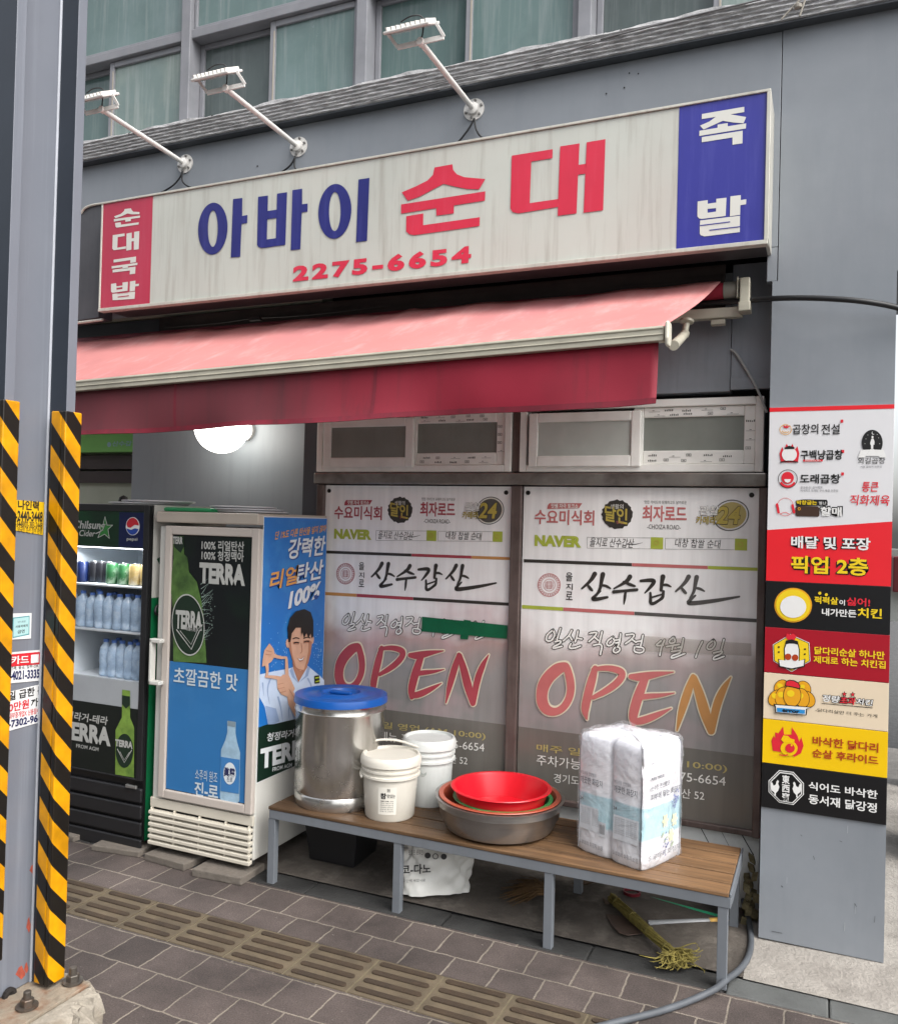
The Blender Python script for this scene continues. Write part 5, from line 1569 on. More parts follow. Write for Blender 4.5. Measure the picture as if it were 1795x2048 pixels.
# ------------------------------------------------------------------ printed window banners
def banner_mat(name, ztop, zbot, pink):
    """printed vinyl: pale top, ink wash towards the bottom, dark contact band"""
    m = bpy.data.materials.new(name)
    m.use_nodes = True
    N, L = m.node_tree.nodes, m.node_tree.links
    b = N['Principled BSDF']
    b.inputs['Roughness'].default_value = 0.22
    tc = N.new('ShaderNodeTexCoord')
    sx = N.new('ShaderNodeSeparateXYZ'); L.new(tc.outputs['Object'], sx.inputs[0])
    n1 = N.new('ShaderNodeTexNoise'); n1.inputs['Scale'].default_value = 2.4; n1.inputs['Detail'].default_value = 5
    L.new(tc.outputs['Object'], n1.inputs['Vector'])
    ad = N.new('ShaderNodeMath'); ad.operation = 'MULTIPLY_ADD'; ad.inputs[1].default_value = 0.42; 
    L.new(n1.outputs['Fac'], ad.inputs[0]); L.new(sx.outputs['Z'], ad.inputs[2])
    mr = N.new('ShaderNodeMapRange'); mr.inputs['From Min'].default_value = 0.42 + 0.21; mr.inputs['From Max'].default_value = 0.83 + 0.21
    L.new(ad.outputs[0], mr.inputs['Value'])
    cr = N.new('ShaderNodeValToRGB')
    e = cr.color_ramp.elements
    e[0].position = 0.0; e[0].color = hexc('#8a8785')
    e[1].position = 1.0; e[1].color = hexc('#f0efed')
    q = e.new(0.35); q.color = hexc('#93908e')
    q = e.new(0.62); q.color = hexc('#aba19d' if pink < .5 else '#b09892')
    q = e.new(0.85); q.color = hexc('#e0dbd8')
    L.new(mr.outputs[0], cr.inputs['Fac'])
    # pink blush where the wash thins out
    n2 = N.new('ShaderNodeTexNoise'); n2.inputs['Scale'].default_value = 3.1; n2.inputs['Detail'].default_value = 3
    L.new(tc.outputs['Object'], n2.inputs['Vector'])
    bl = N.new('ShaderNodeMapRange'); bl.inputs['From Min'].default_value = 0.47; bl.inputs['From Max'].default_value = 0.66; bl.inputs['To Max'].default_value = pink
    L.new(n2.outputs['Fac'], bl.inputs['Value'])
    zz = N.new('ShaderNodeMapRange'); zz.inputs['From Min'].default_value = 1.15; zz.inputs['From Max'].default_value = 0.85
    zz.interpolation_type = 'SMOOTHSTEP'
    L.new(sx.outputs['Z'], zz.inputs['Value'])
    mu = N.new('ShaderNodeMath'); mu.operation = 'MULTIPLY'; L.new(bl.outputs[0], mu.inputs[0]); L.new(zz.outputs[0], mu.inputs[1])
    mx = N.new('ShaderNodeMix'); mx.data_type = 'RGBA'; mx.inputs[7].default_value = hexc('#c9a8ab')
    L.new(mu.outputs[0], mx.inputs['Factor']); L.new(cr.outputs[0], mx.inputs[6])
    # dark band
    lt = N.new('ShaderNodeMath'); lt.operation = 'LESS_THAN'; lt.inputs[1].default_value = zbot
    L.new(sx.outputs['Z'], lt.inputs[0])
    m2 = N.new('ShaderNodeMix'); m2.data_type = 'RGBA'; m2.inputs[7].default_value = hexc('#6e6a64')
    L.new(lt.outputs[0], m2.inputs['Factor']); L.new(mx.outputs[2], m2.inputs[6])
    # grime runs
    mp = N.new('ShaderNodeMapping'); mp.inputs['Scale'].default_value = (9, 9, .7); L.new(tc.outputs['Object'], mp.inputs['Vector'])
    n3 = N.new('ShaderNodeTexNoise'); n3.inputs['Scale'].default_value = 3; n3.inputs['Detail'].default_value = 6; L.new(mp.outputs[0], n3.inputs['Vector'])
    r3 = N.new('ShaderNodeMapRange'); r3.inputs['From Min'].default_value = .3; r3.inputs['From Max'].default_value = .75; r3.inputs['To Min'].default_value = 1.05; r3.inputs['To Max'].default_value = .9
    L.new(n3.outputs['Fac'], r3.inputs['Value'])
    sc_ = N.new('ShaderNodeVectorMath'); sc_.operation = 'SCALE'; L.new(m2.outputs[2], sc_.inputs[0]); L.new(r3.outputs[0], sc_.inputs['Scale'])
    L.new(sc_.outputs[0], b.inputs['Base Color'])
    n4 = N.new('ShaderNodeTexNoise'); n4.inputs['Scale'].default_value = 5; L.new(tc.outputs['Object'], n4.inputs['Vector'])
    bp = N.new('ShaderNodeBump'); bp.inputs['Strength'].default_value = .12; bp.inputs['Distance'].default_value = .02
    L.new(n4.outputs['Fac'], bp.inputs['Height']); L.new(bp.outputs[0], b.inputs['Normal'])
    return m

YB = 0.244
kr1 = crop(1030, 940, 3.584); kr2 = crop(1030, 1230, 3.584)
fb = facade(YB)
R0, R1 = fb.uv(1047, 1000)[0], fb.uv(1518, 1000)[0]
L0, L1 = fb.uv(651, 1000)[0], fb.uv(1024, 1000)[0]
bz1 = fb.uv(1300, 975)[1]
bz0 = fb.uv(1508, 1661)[1]
zband = fb.uv(1500, 1512)[1]
prt = dict(
    black=M('banner black', '#37332f', .35, var=.12, scale=5), grey=M('banner faded black', '#55524f', .35, var=.1, scale=5),
    red=M('banner red', '#a5424c', .4, var=.12, scale=6), pinkr=M('banner pale red', '#bd6a68', .4, var=.12, scale=6),
    yel=M('banner yellow', '#b3a04a', .4, var=.12, scale=6), lime=M('banner lime', '#a9b443', .4, var=.1, scale=6),
    cream=M('banner cream', '#dcd3bb', .4, var=.06), white=M('banner white', '#e8e6e0', .4, var=.05), ora=M('banner orange', '#c08a50', .4, var=.15, scale=4), gold=M('banner gold', '#b3a366', .4, var=0))
def banner(name_label, x0, x1, um, left):
    pl = facade(YB, um=um)
    t = thing('window_banner', name_label, 'banner', ((x0 + x1) / 2, YB, bz0), 'printed banners in the shop windows')
    m = MB(); m.box(x0, x1, YB + .0002, YB + .004, bz0, bz1)
    m.build('sheet', banner_mat('banner print ' + ('a' if left else 'b'), bz1, zband - bz0, .55 if left else .32), t)
    G = {}
    def g(n): return G.setdefault(n, MB())
    red, yel, blk_ = ('red', 'yel', 'black') if left else ('pinkr', 'lime', 'black')
    # top row of programme logos
    g(red).pp(pl, kr1((245, 238), (480, 238), (455, 275), (228, 280), (233, 255)), 1)
    g('white').text(pl, '맛쌤 자극 토크쇼', kr1((258, 274)), kr1((452, 243)), bold=.02, layer=2)
    g(red).text(pl, '수요미식회', kr1((138, 388)), kr1((568, 290)), bold=.02, layer=1)
    g(blk_).pp(pl, [kr1((730 + 110 * (1 + .05 * sin(i * 2.9)) * cos(i * pi / 18), 318 + 104 * (1 + .05 * cos(i * 3.7)) * sin(i * pi / 18))) for i in range(36)], 1)
    g('white').text(pl, '생활의', kr1((682, 278)), kr1((775, 245)), layer=2)
    g('yel').text(pl, '달인', kr1((640, 362)), kr1((805, 280)), bold=.03, layer=2, br=kr1((805, 392)))
    g(red).text(pl, '맛집', kr1((725, 386)), kr1((775, 366)), layer=2)
    g(red).text(pl, '최자로드', kr1((910, 368)), kr1((1230, 258)), bold=.03, layer=1)
    g('grey').text(pl, '맛집 가이드의 유쾌하고도 날카로운', kr1((925, 242)), kr1((1228, 222)), layer=1)
    g('grey').text(pl, '-CHOIZA ROAD-', kr1((945, 422)), kr1((1185, 395)), layer=1)
    g('grey').ell(pl, *kr1((1545, 325)), 36.5, 31, 1, inner=.94, rot=-.25)
    g('gold' if not left else 'grey').ell(pl, *kr1((1545, 325)), 32, 27, 1, rot=-.25)
    g('cream' if left else 'white').ell(pl, *kr1((1545, 325)), 32.5, 27.3, 2, inner=.96, rot=-.25)
    g('black').text(pl, '관찰', kr1((1318, 325)), kr1((1462, 258)), bold=.06, layer=2.5, shear=.1)
    g('white').text(pl, '관찰', kr1((1320, 322)), kr1((1460, 260)), bold=.02, layer=3.5, shear=.1)
    g('black').text(pl, '카메라', kr1((1294, 390)), kr1((1440, 330)), bold=.06, layer=2.5, shear=.1)
    g('yel').text(pl, '카메라', kr1((1296, 387)), kr1((1438, 333)), bold=.02, layer=3.5, shear=.1)
    g('black').text(pl, '24', kr1((1448, 390)), kr1((1616, 258)), bold=.05, layer=2.5, shear=.15)
    g('yel').text(pl, '24', kr1((1450, 386)), kr1((1614, 262)), bold=.03, layer=3.5, shear=.15)
    # search line
    g('lime').text(pl, 'NAVER', kr1((138, 545)), kr1((475, 475)), bold=.06, layer=1)
    for a, b in ((515, 970), (1075, 1570)):
        y0 = 482 + (a - 515) * .012
        for yy in (y0, y0 + 78):
            g('grey').stroke(pl, kr1((a, yy), (b, yy + 5)), .6, 1, smooth=0)
        g('grey').stroke(pl, kr1((a, y0), (a, y0 + 78)), .6, 1, smooth=0)
    g('lime').rect(pl, *kr1((970, 565)), *kr1((1060, 484)), 1); g('lime').rect(pl, *kr1((1572, 575)), *kr1((1662, 494)), 1)
    g('yel').ell(pl, *kr1((1012, 522)), 5, 5, 2, inner=.7); g('yel').ell(pl, *kr1((1614, 534)), 5, 5, 2, inner=.7)
    g('black').text(pl, '을지로 산수갑산', kr1((536, 548)), kr1((850, 492)), bold=.0, layer=1, shear=.15)
    g('black').stroke(pl, kr1((800, 530), (850, 536), (915, 520)), [1.6, 1.6, .4], 1)
    g('black').text(pl, '대창 찹쌀 순대', kr1((1145, 552)), kr1((1470, 500)), layer=1, shear=.1)
    # three colour rules
    def rule(kk, a, b, parts, w):
        for (u0, u1, mt_) in parts:
            p0 = (a[0] + (b[0] - a[0]) * u0, a[1] + (b[1] - a[1]) * u0); p1 = (a[0] + (b[0] - a[0]) * u1, a[1] + (b[1] - a[1]) * u1)
            g(mt_).pp(pl, kk((p0[0], p0[1] - w / 2), (p1[0], p1[1] - w / 2), (p1[0], p1[1] + w / 2), (p0[0], p0[1] + w / 2)), 1)
    rule(kr1, (62, 650), (1735, 712), ((0, .462, 'black'), (.463, .787, red), (.788, 1, 'ora' if left else 'lime')), 23)
    rule(kr1, (48, 980), (1730, 1080), ((0, .175, 'ora' if left else 'lime'), (.176, .478, red), (.479, 1, 'black' if left else 'grey')), 25)
    # seal
    for r_ in (23, 22, 17, 12):
        g(red).ell(pl, *kr1((243, 825)), r_, r_ * 1.02, 1, inner=(r_ - .7) / r_)
    rr2 = random.Random(5)
    for i in range(26):
        a = i * 2 * pi / 26
        g(red).ell(pl, *kr1((243 + 70 * cos(a), 825 + 70 * sin(a))), 1.6, 1.6, 1, inner=.5, seg=8)
    for i in range(-3, 4):
        w_ = 26 - abs(i) * 3
        g(red).stroke(pl, kr1((243 - w_ * 1.2, 825 + i * 9), (243 + w_ * 1.1, 825 + i * 9 + rr2.uniform(-3, 3))), .7, 1, smooth=0)
    for i in (-2, -1, 1, 2): g(red).stroke(pl, kr1((243 + i * 13, 800), (243 + i * 13, 850)), .7, 1, smooth=0)
    for ch, y0, y1 in (('을', 795, 735), ('지', 858, 815), ('로', 930, 872)):
        g('black').text(pl, ch, kr1((362, y0)), kr1((412, y1)), bold=.012, layer=1)
    # brush name
    def bs(pts, w, n='black'): g(n).stroke(pl, kr1(*pts), [k_ / 3.584 for k_ in w], 1)
    for dx, last in ((0, False), (672, True)):
        dy_ = dx * .03
        n_ = 'black' if (left or not last) else 'grey'
        o = lambda *ps: [(x + dx, y + dy_) for x, y in ps]
        bs(o((570, 745), (545, 790), (478, 850)), (34, 26, 14), n_); bs(o((512, 815), (538, 850), (550, 862)), (14, 26, 18), n_)
        bs(o((628, 748), (618, 800), (610, 850), (580, 900)), (34, 26, 22, 16), n_); bs(o((618, 826), (650, 830), (682, 848)), (16, 22, 12), n_)
        if not last: bs(((610, 868), (570, 905), (552, 925), (580, 928), (660, 912)), (14, 22, 30, 28, 18), n_)
        else: bs(((1290, 900), (1250, 935), (1235, 955), (1290, 955), (1450, 935), (1605, 908)), (14, 24, 34, 32, 28, 14), n_)
    bs(((822, 765), (800, 800), (708, 850)), (34, 28, 12)); bs(((775, 800), (820, 820), (858, 832)), (12, 26, 14))
    bs(((706, 874), (780, 866), (872, 858)), (26, 20, 22)); bs(((790, 872), (785, 920), (778, 962)), (18, 22, 8))
    bs(((900, 795), (980, 788), (1000, 800), (960, 850), (928, 882)), (20, 30, 30, 22, 10)); bs(((1058, 765), (1050, 810), (1045, 862)), (36, 26, 22)); bs(((1052, 825), (1085, 822), (1115, 836)), (16, 22, 10))
    bs(((968, 882), (970, 920), (968, 955), (990, 960), (1030, 935), (1052, 918)), (18, 20, 26, 24, 20, 24)); bs(((1062, 870), (1058, 910), (1052, 920)), (20, 24, 20)); bs(((972, 915), (1055, 890)), (14, 12))
    # opening line, outlined brush letters
    def outl(body, bl, tr, br):
        g('black').text(pl, body, bl, tr, bold=.075, layer=1, shear=.22, br=br)
        g('white').text(pl, body, bl, tr, bold=.02, layer=2, shear=.22, br=br)
    for pts in (((270, 108), (225, 145), (222, 185), (258, 188), (288, 145), (272, 108)), ((325, 95), (308, 150), (300, 176)), ((285, 192), (330, 180), (325, 205), (275, 225), (268, 242), (335, 224)),
                ((405, 110), (385, 150), (345, 185)), ((390, 150), (408, 178)), ((450, 115), (440, 165), (430, 192)), ((445, 165), (478, 172)), ((400, 205), (384, 236), (420, 240), (468, 222)),
                ((535, 132), (592, 120), (570, 155), (530, 190)), ((565, 155), (596, 182)), ((622, 120), (610, 170), (604, 196)), ((562, 216), (628, 204), (610, 282)),
                ((700, 158), (660, 185), (655, 215), (685, 222), (715, 190), (700, 160)), ((755, 135), (750, 190), (740, 216)), ((718, 180), (750, 175)), ((720, 200), (748, 196)), ((722, 225), (698, 255), (720, 274), (752, 255), (748, 230), (722, 226)),
                ((795, 142), (862, 134), (835, 175), (790, 205)), ((835, 172), (866, 196)), ((915, 145), (905, 200), (898, 222)), ((870, 190), (905, 185)), ((855, 226), (850, 266), (915, 272), (928, 234), (860, 226)),
                ((1045, 185), (1000, 222), (1062, 216)), ((1070, 180), (1045, 235), (1036, 288)),
                ((1135, 160), (1100, 185), (1110, 205), (1150, 195), (1138, 162)), ((1085, 226), (1175, 210)), ((1130, 220), (1124, 246)), ((1205, 170), (1195, 225), (1188, 248)), ((1165, 233), (1190, 228)), ((1120, 262), (1190, 250), (1180, 275), (1120, 290), (1115, 316), (1215, 276)),
                ((1340, 190), (1310, 250), (1293, 302)),
                ((1420, 180), (1375, 215), (1375, 245), (1410, 246), (1436, 205), (1420, 180)), ((1495, 175), (1480, 230), (1474, 256)), ((1420, 272), (1490, 255), (1475, 280), (1420, 300), (1418, 326), (1496, 296))):
        g('black').stroke(pl, kr2(*pts), 6.6, 1); g('white').stroke(pl, kr2(*pts), 3.4, 2.6)
    # big OPEN
    def op(pts, w, mat_): 
        p = kr2(*pts)
        g('cream').stroke(pl, p, [(k_ + 19) / 3.584 for k_ in w], 3)
        g(mat_).stroke(pl, p, [k_ / 3.584 for k_ in w], 5)
    c1 = 'red' if left else 'pinkr'; c2 = 'red' if left else 'ora'
    oo = [(355, 335), (290, 345), (220, 400), (165, 480), (150, 580), (165, 660), (215, 715), (290, 725), (360, 690), (410, 620), (430, 540), (425, 460), (405, 390), (385, 345)]
    oi = [(350, 405), (320, 430), (275, 470), (240, 530), (230, 590), (245, 650), (285, 668), (325, 650), (360, 600), (375, 540), (370, 480), (362, 440), (358, 420), (354, 408)]
    gr = lambda ps, k_: [(288 + (x - 288) * k_, 545 + (y - 545) * k_) for x, y in ps]
    g('cream').ringp(pl, kr2(*gr(oo, 1.06)), kr2(*gr(oi, .88)), 3)
    g(c1 if False else ('red' if left else 'pinkr')).ringp(pl, kr2(*oo), kr2(*oi), 5)
    op(((575, 380), (550, 470), (520, 580), (500, 680), (515, 745)), (40, 62, 60, 60, 12), c1)
    op(((560, 388), (660, 376), (750, 395), (775, 425), (740, 480), (660, 540), (560, 590)), (26, 40, 48, 50, 52, 48, 30), c1)
    op(((830, 440), (900, 445), (1000, 425), (1135, 408)), (36, 66, 46, 8), c1)
    op(((935, 450), (905, 520), (870, 620), (845, 720), (850, 775)), (50, 66, 72, 66, 40), c1)
    op(((880, 590), (960, 580), (1040, 575), (1140, 558)), (40, 40, 30, 8), c1)
    op(((850, 765), (920, 755), (1020, 715), (1118, 668)), (44, 56, 44, 8), c1)
    op(((1275, 440), (1240, 540), (1195, 680), (1160, 825)), (36, 62, 56, 12), c2)
    op(((1282, 450), (1320, 560), (1360, 700), (1405, 830)), (44, 66, 76, 52), c2)
    op(((1545, 445), (1490, 530), (1440, 650), (1410, 825)), (8, 52, 62, 44), c2)
    # contact lines
    g('gold').text(pl, '매주 일요일 영업 (AM 10:00)', kr2((152, 985)), kr2((1518, 1070)), layer=1, bold=.008, br=kr2((1518, 1138)))
    g('white').text(pl, '주차가능 / 메뉴 포장 02-2275-6654', kr2((152, 1075)), kr2((1508, 1150)), layer=1, br=kr2((1508, 1232)))
    g('white').text(pl, '경기도 고양시 일산동구 산수갑산 52', kr2((275, 1200)), kr2((1355, 1262)), layer=1, br=kr2((1355, 1332)))
    for n, mm in G.items(): mm.build('lettering', prt[n], t)
    m = MB()
    for u in (.02, .97):
        for a in (bz1 - .03,):
            m.lathe([(.011, 0), (.011, .003), (.005, .004), (.005, .001), (.001, .001)], (x0 + (x1 - x0) * u, YB, a), 16, axis=(0, -1, 0))
    m.build('eyelet', M('dark eyelet', '#2f2b28', .4, .5), t)
    return t
banner('large faded grey window banner reading open, behind the toilet roll pack', R0, R1, None, False)
banner('large window banner reading open with green tape across it, behind the steel pot', L0, L1, (R0, R1, L0, L1), True)
m = MB(); kt = crop(630, 1200, 4.3707)
pt_ = facade(YB - .008)
m.pp(pt_, kt((932, 146), (1682, 222), (1676, 340), (930, 275)), 0)
m.pp(pt_, kt((1300, 172), (1362, 180), (1335, 346), (1268, 342)), 1)
t = m.build('green_tape', M('green tape', '#0b5c3c', .3, var=.15, scale=12), base=pt_.at(*kt((1300, 240)))); setp(t, 'strip of dark green tape stuck across the left window banner', 'tape')
m = MB(); m.pp(pt_, kr2((925, 150), (1690, 205), (1690, 295), (925, 262)), 0)
t = m.build('clear_tape', M('old clear tape', '#a9a195', .2, var=.1, alpha=.38, blotch='#4f4433', bamt=.5, bsc=4), base=pt_.at(*kr2((1300, 240)))); setp(t, 'yellowed strip of clear tape across the right window banner', 'tape')

# ------------------------------------------------------------------ sign panels on the pillar
YP = -0.010
pp_ = facade(YP, level=True)
px0, px1 = -0.2145, 0.2365
ka = crop(1500, 780, 5.1119); kb2 = crop(1500, 1150, 4.0102)
def zz(pt): return pp_.uv(*pt)[1]
zs_ = [(zz((1548, 815)) + zz((1793, 807.5))) / 2]
for l_, r_ in (((1535, 1162.4), (1781.7, 1173)), ((1531, 1256), (1778, 1268)), ((1529.4, 1347), (1776, 1364)), ((1526, 1439), (1772, 1461.7)), ((1524.4, 1527), (1770.6, 1555)), ((1523, 1616), (1768, 1649))):
    zs_.append((zz(l_) + zz(r_)) / 2)
def panel(i, col_, label, name='sign_panel'):
    t = thing(name, label, 'sign', (0.01, YP, zs_[i + 1]), 'sign panels stacked on the grey pillar')
    m = MB(); m.box(px0, px1, YP + .0002, -.0022, zs_[i + 1] + .001, zs_[i] - .001)
    m.build('board', col_, t, bevel=.001)
    return t
pwt = M('panel white', '#d2d2d4', .3, var=.02)
pbk = M('panel black', '#111113', .3, var=.1)
prd = M('panel bright red', '#d8222c', .3, var=.03)
pyl = M('panel yellow', '#e5bb05', .3, var=.03)
vk = M('vinyl black', '#161616', .35, var=0); vw = M('vinyl white', '#dcdcda', .35, var=0); vy = M('vinyl yellow', '#e2c21c', .35, var=0); vr = M('vinyl red', '#cf2433', .35, var=0); vo = M('vinyl amber', '#d99a1c', .35, var=0); vb_ = M('vinyl blue', '#2b86c4', .35, var=0); vg = M('vinyl grey', '#76767a', .35, var=0); vs = M('vinyl rust', '#a53a12', .35, var=0); vbr = M('vinyl brown', '#3d2a20', .35, var=0)
class Lay:
    def __init__(s, t): s.t, s.g = t, {}
    def __call__(s, mt_): return s.g.setdefault(mt_.name, (mt_, MB()))[1]
    def done(s, name='lettering'):
        for mt_, mm in s.g.values(): mm.build(name, mt_, s.t)
t = panel(0, pwt, 'white and red sign panel listing restaurants, topmost on the pillar')
m = MB(); zr = zz(ka((250, 222))); m.uvrect(pp_, px0, zr, px1, zs_[0] - .001, .5); m.build('red_band', prd, t)
m = MB()
zl_, zr_ = zz(ka((205, 1432))), zz(ka((1462, 1345)))
m.poly([pp_.pt(px0, zs_[1] + .001, .5), pp_.pt(px1, zs_[1] + .001, .5), pp_.pt(px1, zr_, .5), pp_.pt(px0, zl_, .5)]); m.build('red_field', prd, t)
y_ = Lay(t)
y_(vk).text(pp_, '곱창의', ka((430, 455)), ka((695, 345)), bold=.012, layer=1.5); y_(vk).text(pp_, '전설', ka((725, 455)), ka((915, 345)), bold=.012, layer=1.5)
y_(vk).text(pp_, '구백냥곱창', ka((512, 715)), ka((945, 610)), bold=.04, layer=1.5); y_(vk).text(pp_, '도래곱창', ka((505, 955)), ka((920, 860)), bold=.055, layer=1.5)
y_(vg).text(pp_, '돌곱돌곱! 곱이쭉쭉..', ka((512, 1008)), ka((750, 985)), layer=1.5); y_(vg).text(pp_, '국내최초 도래창 구이 볶음 전문점', ka((512, 1040)), ka((895, 1016)), layer=1.5)
y_(vr).rect(pp_, *ka((538, 732)), *ka((738, 712)), 2)
y_(vw).text(pp_, 'PREMIUM', ka((560, 729)), ka((715, 716)), layer=3)
y_(vk).text(pp_, '외길곱창', ka((1098, 755)), ka((1378, 690)), layer=1.5); y_(vg).text(pp_, '서울 곱창의 자존심', ka((1125, 795)), ka((1340, 772)), layer=1.5)
y_(vr).text(pp_, '통큰', ka((1140, 1040)), ka((1310, 940)), bold=.015, layer=1.5, shear=.1); y_(vr).text(pp_, '직화제육', ka((1018, 1178)), ka((1425, 1075)), bold=.012, layer=1.5, shear=.1)
for q in ((935, 318), (945, 628), (942, 858)): y_(vr).rect(pp_, *ka((q[0] - 14, q[1] + 16)), *ka((q[0] + 14, q[1] - 16)), 1.5)
# emblems of the list: onion ring, flame, round seal, oval portrait, moonlit road
y_(vo).ell(pp_, *ka((360, 405)), 12, 10.5, 1.5, inner=.9); y_(vr).pp(pp_, ka((335, 358), (362, 372), (375, 348), (380, 372), (412, 362), (378, 392), (340, 385)), 1.5)
for k_ in (.62, .3): y_(vo).ell(pp_, *ka((360, 412)), 12 * k_, 9 * k_, 1.5, inner=.82, a0=.3, a1=3.0)
y_(vr).pp(pp_, ka((312, 740), (298, 650), (325, 580), (340, 620), (370, 548), (400, 600), (430, 550), (455, 610), (480, 575), (500, 650), (485, 740)), 1.5); y_(vw).ell(pp_, *ka((398, 660)), 15, 14, 2.2); y_(vk).pp(pp_, ka((350, 590), (395, 570), (450, 585), (448, 604), (352, 606)), 2.6); y_(vk).stroke(pp_, ka((310, 738), (395, 722), (485, 738)), 2, 2.6)
y_(vk).ell(pp_, *ka((382, 908)), 19.5, 18.5, 1.5, inner=.94); y_(vr).ell(pp_, *ka((380, 898)), 12.5, 12, 1.5); y_(vr).ell(pp_, *ka((382, 905)), 18, 18, 1.6, inner=.75, a0=.5, a1=2.65); y_(vw).pp(pp_, ka((345, 912), (415, 912), (405, 938), (380, 948), (355, 938)), 2.2)
y_(vr).ell(pp_, *ka((358, 1195)), 17, 18, 1.5, inner=.955)
for a, b in (((272, 1170), (288, 1250)), ((430, 1180), (446, 1250))): y_(vr).stroke(pp_, ka(a, b), 5, 1.8, smooth=0)
y_(vr).stroke(pp_, ka((300, 1270), (352, 1245), (400, 1270)), 1, 1.8)
y_(vbr).pp(pp_, ka((460, 1200), (480, 1185), (690, 1190), (705, 1210), (705, 1285), (690, 1295), (475, 1290), (460, 1275)), 1.5); y_(vk).pp(pp_, ka((462, 1130), (540, 1118), (780, 1122), (790, 1140), (788, 1180), (470, 1186)), 1.4)
y_(vy).text(pp_, '막창굽는', ka((472, 1172)), ka((680, 1130)), bold=.03, layer=2.4); y_(vw).text(pp_, '별난', ka((700, 1172)), ka((775, 1140)), layer=2.4)
y_(vk).text(pp_, '할매', ka((705, 1298)), ka((945, 1185)), bold=.085, layer=1.9); y_(vw).text(pp_, '할매', ka((715, 1285)), ka((932, 1198)), bold=.03, layer=2.9)
y_(vo).ell(pp_, *ka((498, 1215)), 3, 3, 2.2, inner=.6)
y_(vk).ell(pp_, *ka((1244, 540)), 21, 26, 1.5); y_(vw).pp(pp_, ka((1130, 612), (1222, 610), (1170, 690), (1100, 690)), 2.0); y_(vw).pp(pp_, ka((1262, 610), (1360, 612), (1390, 690), (1320, 690)), 2.0)
y_(vw).pp(pp_, ka((1226, 605), (1262, 605), (1310, 675), (1180, 675)), 2.2); y_(vw).ell(pp_, *ka((1254, 440)), 3, 3.4, 2.2); y_(vk).ell(pp_, *ka((1260, 436)), 2.6, 3, 2.6)
y_(vw).pp(pp_, ka((1236, 498), (1258, 498), (1268, 530), (1266, 562), (1256, 560), (1254, 602), (1232, 602), (1232, 570), (1222, 545)), 2.4); y_(vw).ell(pp_, *ka((1247, 482)), 2, 2.6, 2.4)
for q in ((1180, 500), (1310, 490), (1170, 550), (1320, 550), (1200, 460), (1295, 455)): y_(vw).ell(pp_, *ka(q), .7, .7, 2.2, seg=6)
for body, bl, tr, br, mt_ in (('배달 및 포장', (415, 1615), (1228, 1490), (1228, 1632), vw), ('픽업 2층', (412, 1868), (1205, 1690), (1205, 1890), vy)):
    y_(vk).text(pp_, body, ka(bl), ka(tr), bold=.085, layer=1.5, br=ka(br), sh=(.03, -.05)); y_(mt_).text(pp_, body, ka(bl), ka(tr), bold=.055, layer=2.5, br=ka(br))
y_.done()
t = panel(1, pbk, 'black sign panel with a round yellow emblem, upper of the two black ones')
y_ = Lay(t)
y_(vo).ell(pp_, *kb2((343, 242)), 37.5, 34.5, 1); y_(vy).ell(pp_, *kb2((343, 242)), 34.5, 31.8, 2); y_(vw).ell(pp_, *kb2((343, 255)), 26, 22, 3)
y_(vy).text(pp_, '퍽퍽살', kb2((512, 228)), kb2((704, 170)), bold=.045, layer=1.5, br=kb2((704, 246))); y_(vw).text(pp_, '이', kb2((712, 242)), kb2((758, 200)), bold=.04, layer=1.5); y_(vr).text(pp_, '싫어!', kb2((770, 245)), kb2((960, 178)), bold=.05, layer=1.5, br=kb2((960, 250)))
y_(vw).text(pp_, '내가만든', kb2((572, 325)), kb2((850, 265)), bold=.045, layer=1.5, br=kb2((850, 338))); y_(vy).text(pp_, '치킨', kb2((858, 340)), kb2((1055, 262)), bold=.05, layer=1.5, br=kb2((1055, 352)))
for q in ((556, 146), (608, 158)): y_(vy).ell(pp_, *kb2(q), 3, 3, 1.5)
y_.done()
t = panel(2, M('panel dark red', '#9c1022', .3, var=.03), 'dark red sign panel with a yellow hexagon emblem')
y_ = Lay(t)
hx_ = [(320, 478), (470, 545), (478, 690), (330, 775), (188, 690), (182, 560)]
ex_ = lambda k_: kb2(*[(331 + (x - 331) * k_, 625 + (y - 625) * k_) for x, y in hx_])
y_(vw).pp(pp_, ex_(1.02), 1); y_(vk).pp(pp_, ex_(.985), 1.6); y_(vy).pp(pp_, ex_(.95), 2.2)
y_(vk).pp(pp_, kb2((272, 690), (268, 590), (285, 530), (380, 530), (396, 600), (394, 690), (440, 670), (435, 735), (330, 760), (230, 735), (222, 672)), 2.8); y_(vw).pp(pp_, kb2((280, 685), (276, 592), (290, 550), (376, 550), (388, 600), (386, 690), (432, 678), (426, 728), (330, 748), (238, 728), (230, 680)), 3.4)
y_(vr).pp(pp_, kb2((285, 500), (292, 468), (320, 478), (345, 470), (368, 490), (355, 522), (300, 518)), 3.4); y_(vk).pp(pp_, kb2((283, 555), (284, 525), (332, 515), (380, 530), (382, 558), (332, 545)), 4.0)
for q in ((302, 655), (358, 662)): y_(vs).ell(pp_, *kb2(q), 6.5, 6.5, 4)
for q in ((228, 578), (228, 618), (438, 594), (436, 634)): y_(vk).ell(pp_, *kb2(q), 2.2, 2.2, 3, seg=5)
y_(vy).text(pp_, '닭다리순살 하나만', kb2((512, 635)), kb2((1078, 572)), bold=.035, layer=1.5, br=kb2((1078, 668))); y_(vy).text(pp_, '제대로 하는 치킨집', kb2((505, 705)), kb2((1085, 645)), bold=.035, layer=1.5, br=kb2((1085, 742)))
y_.done()
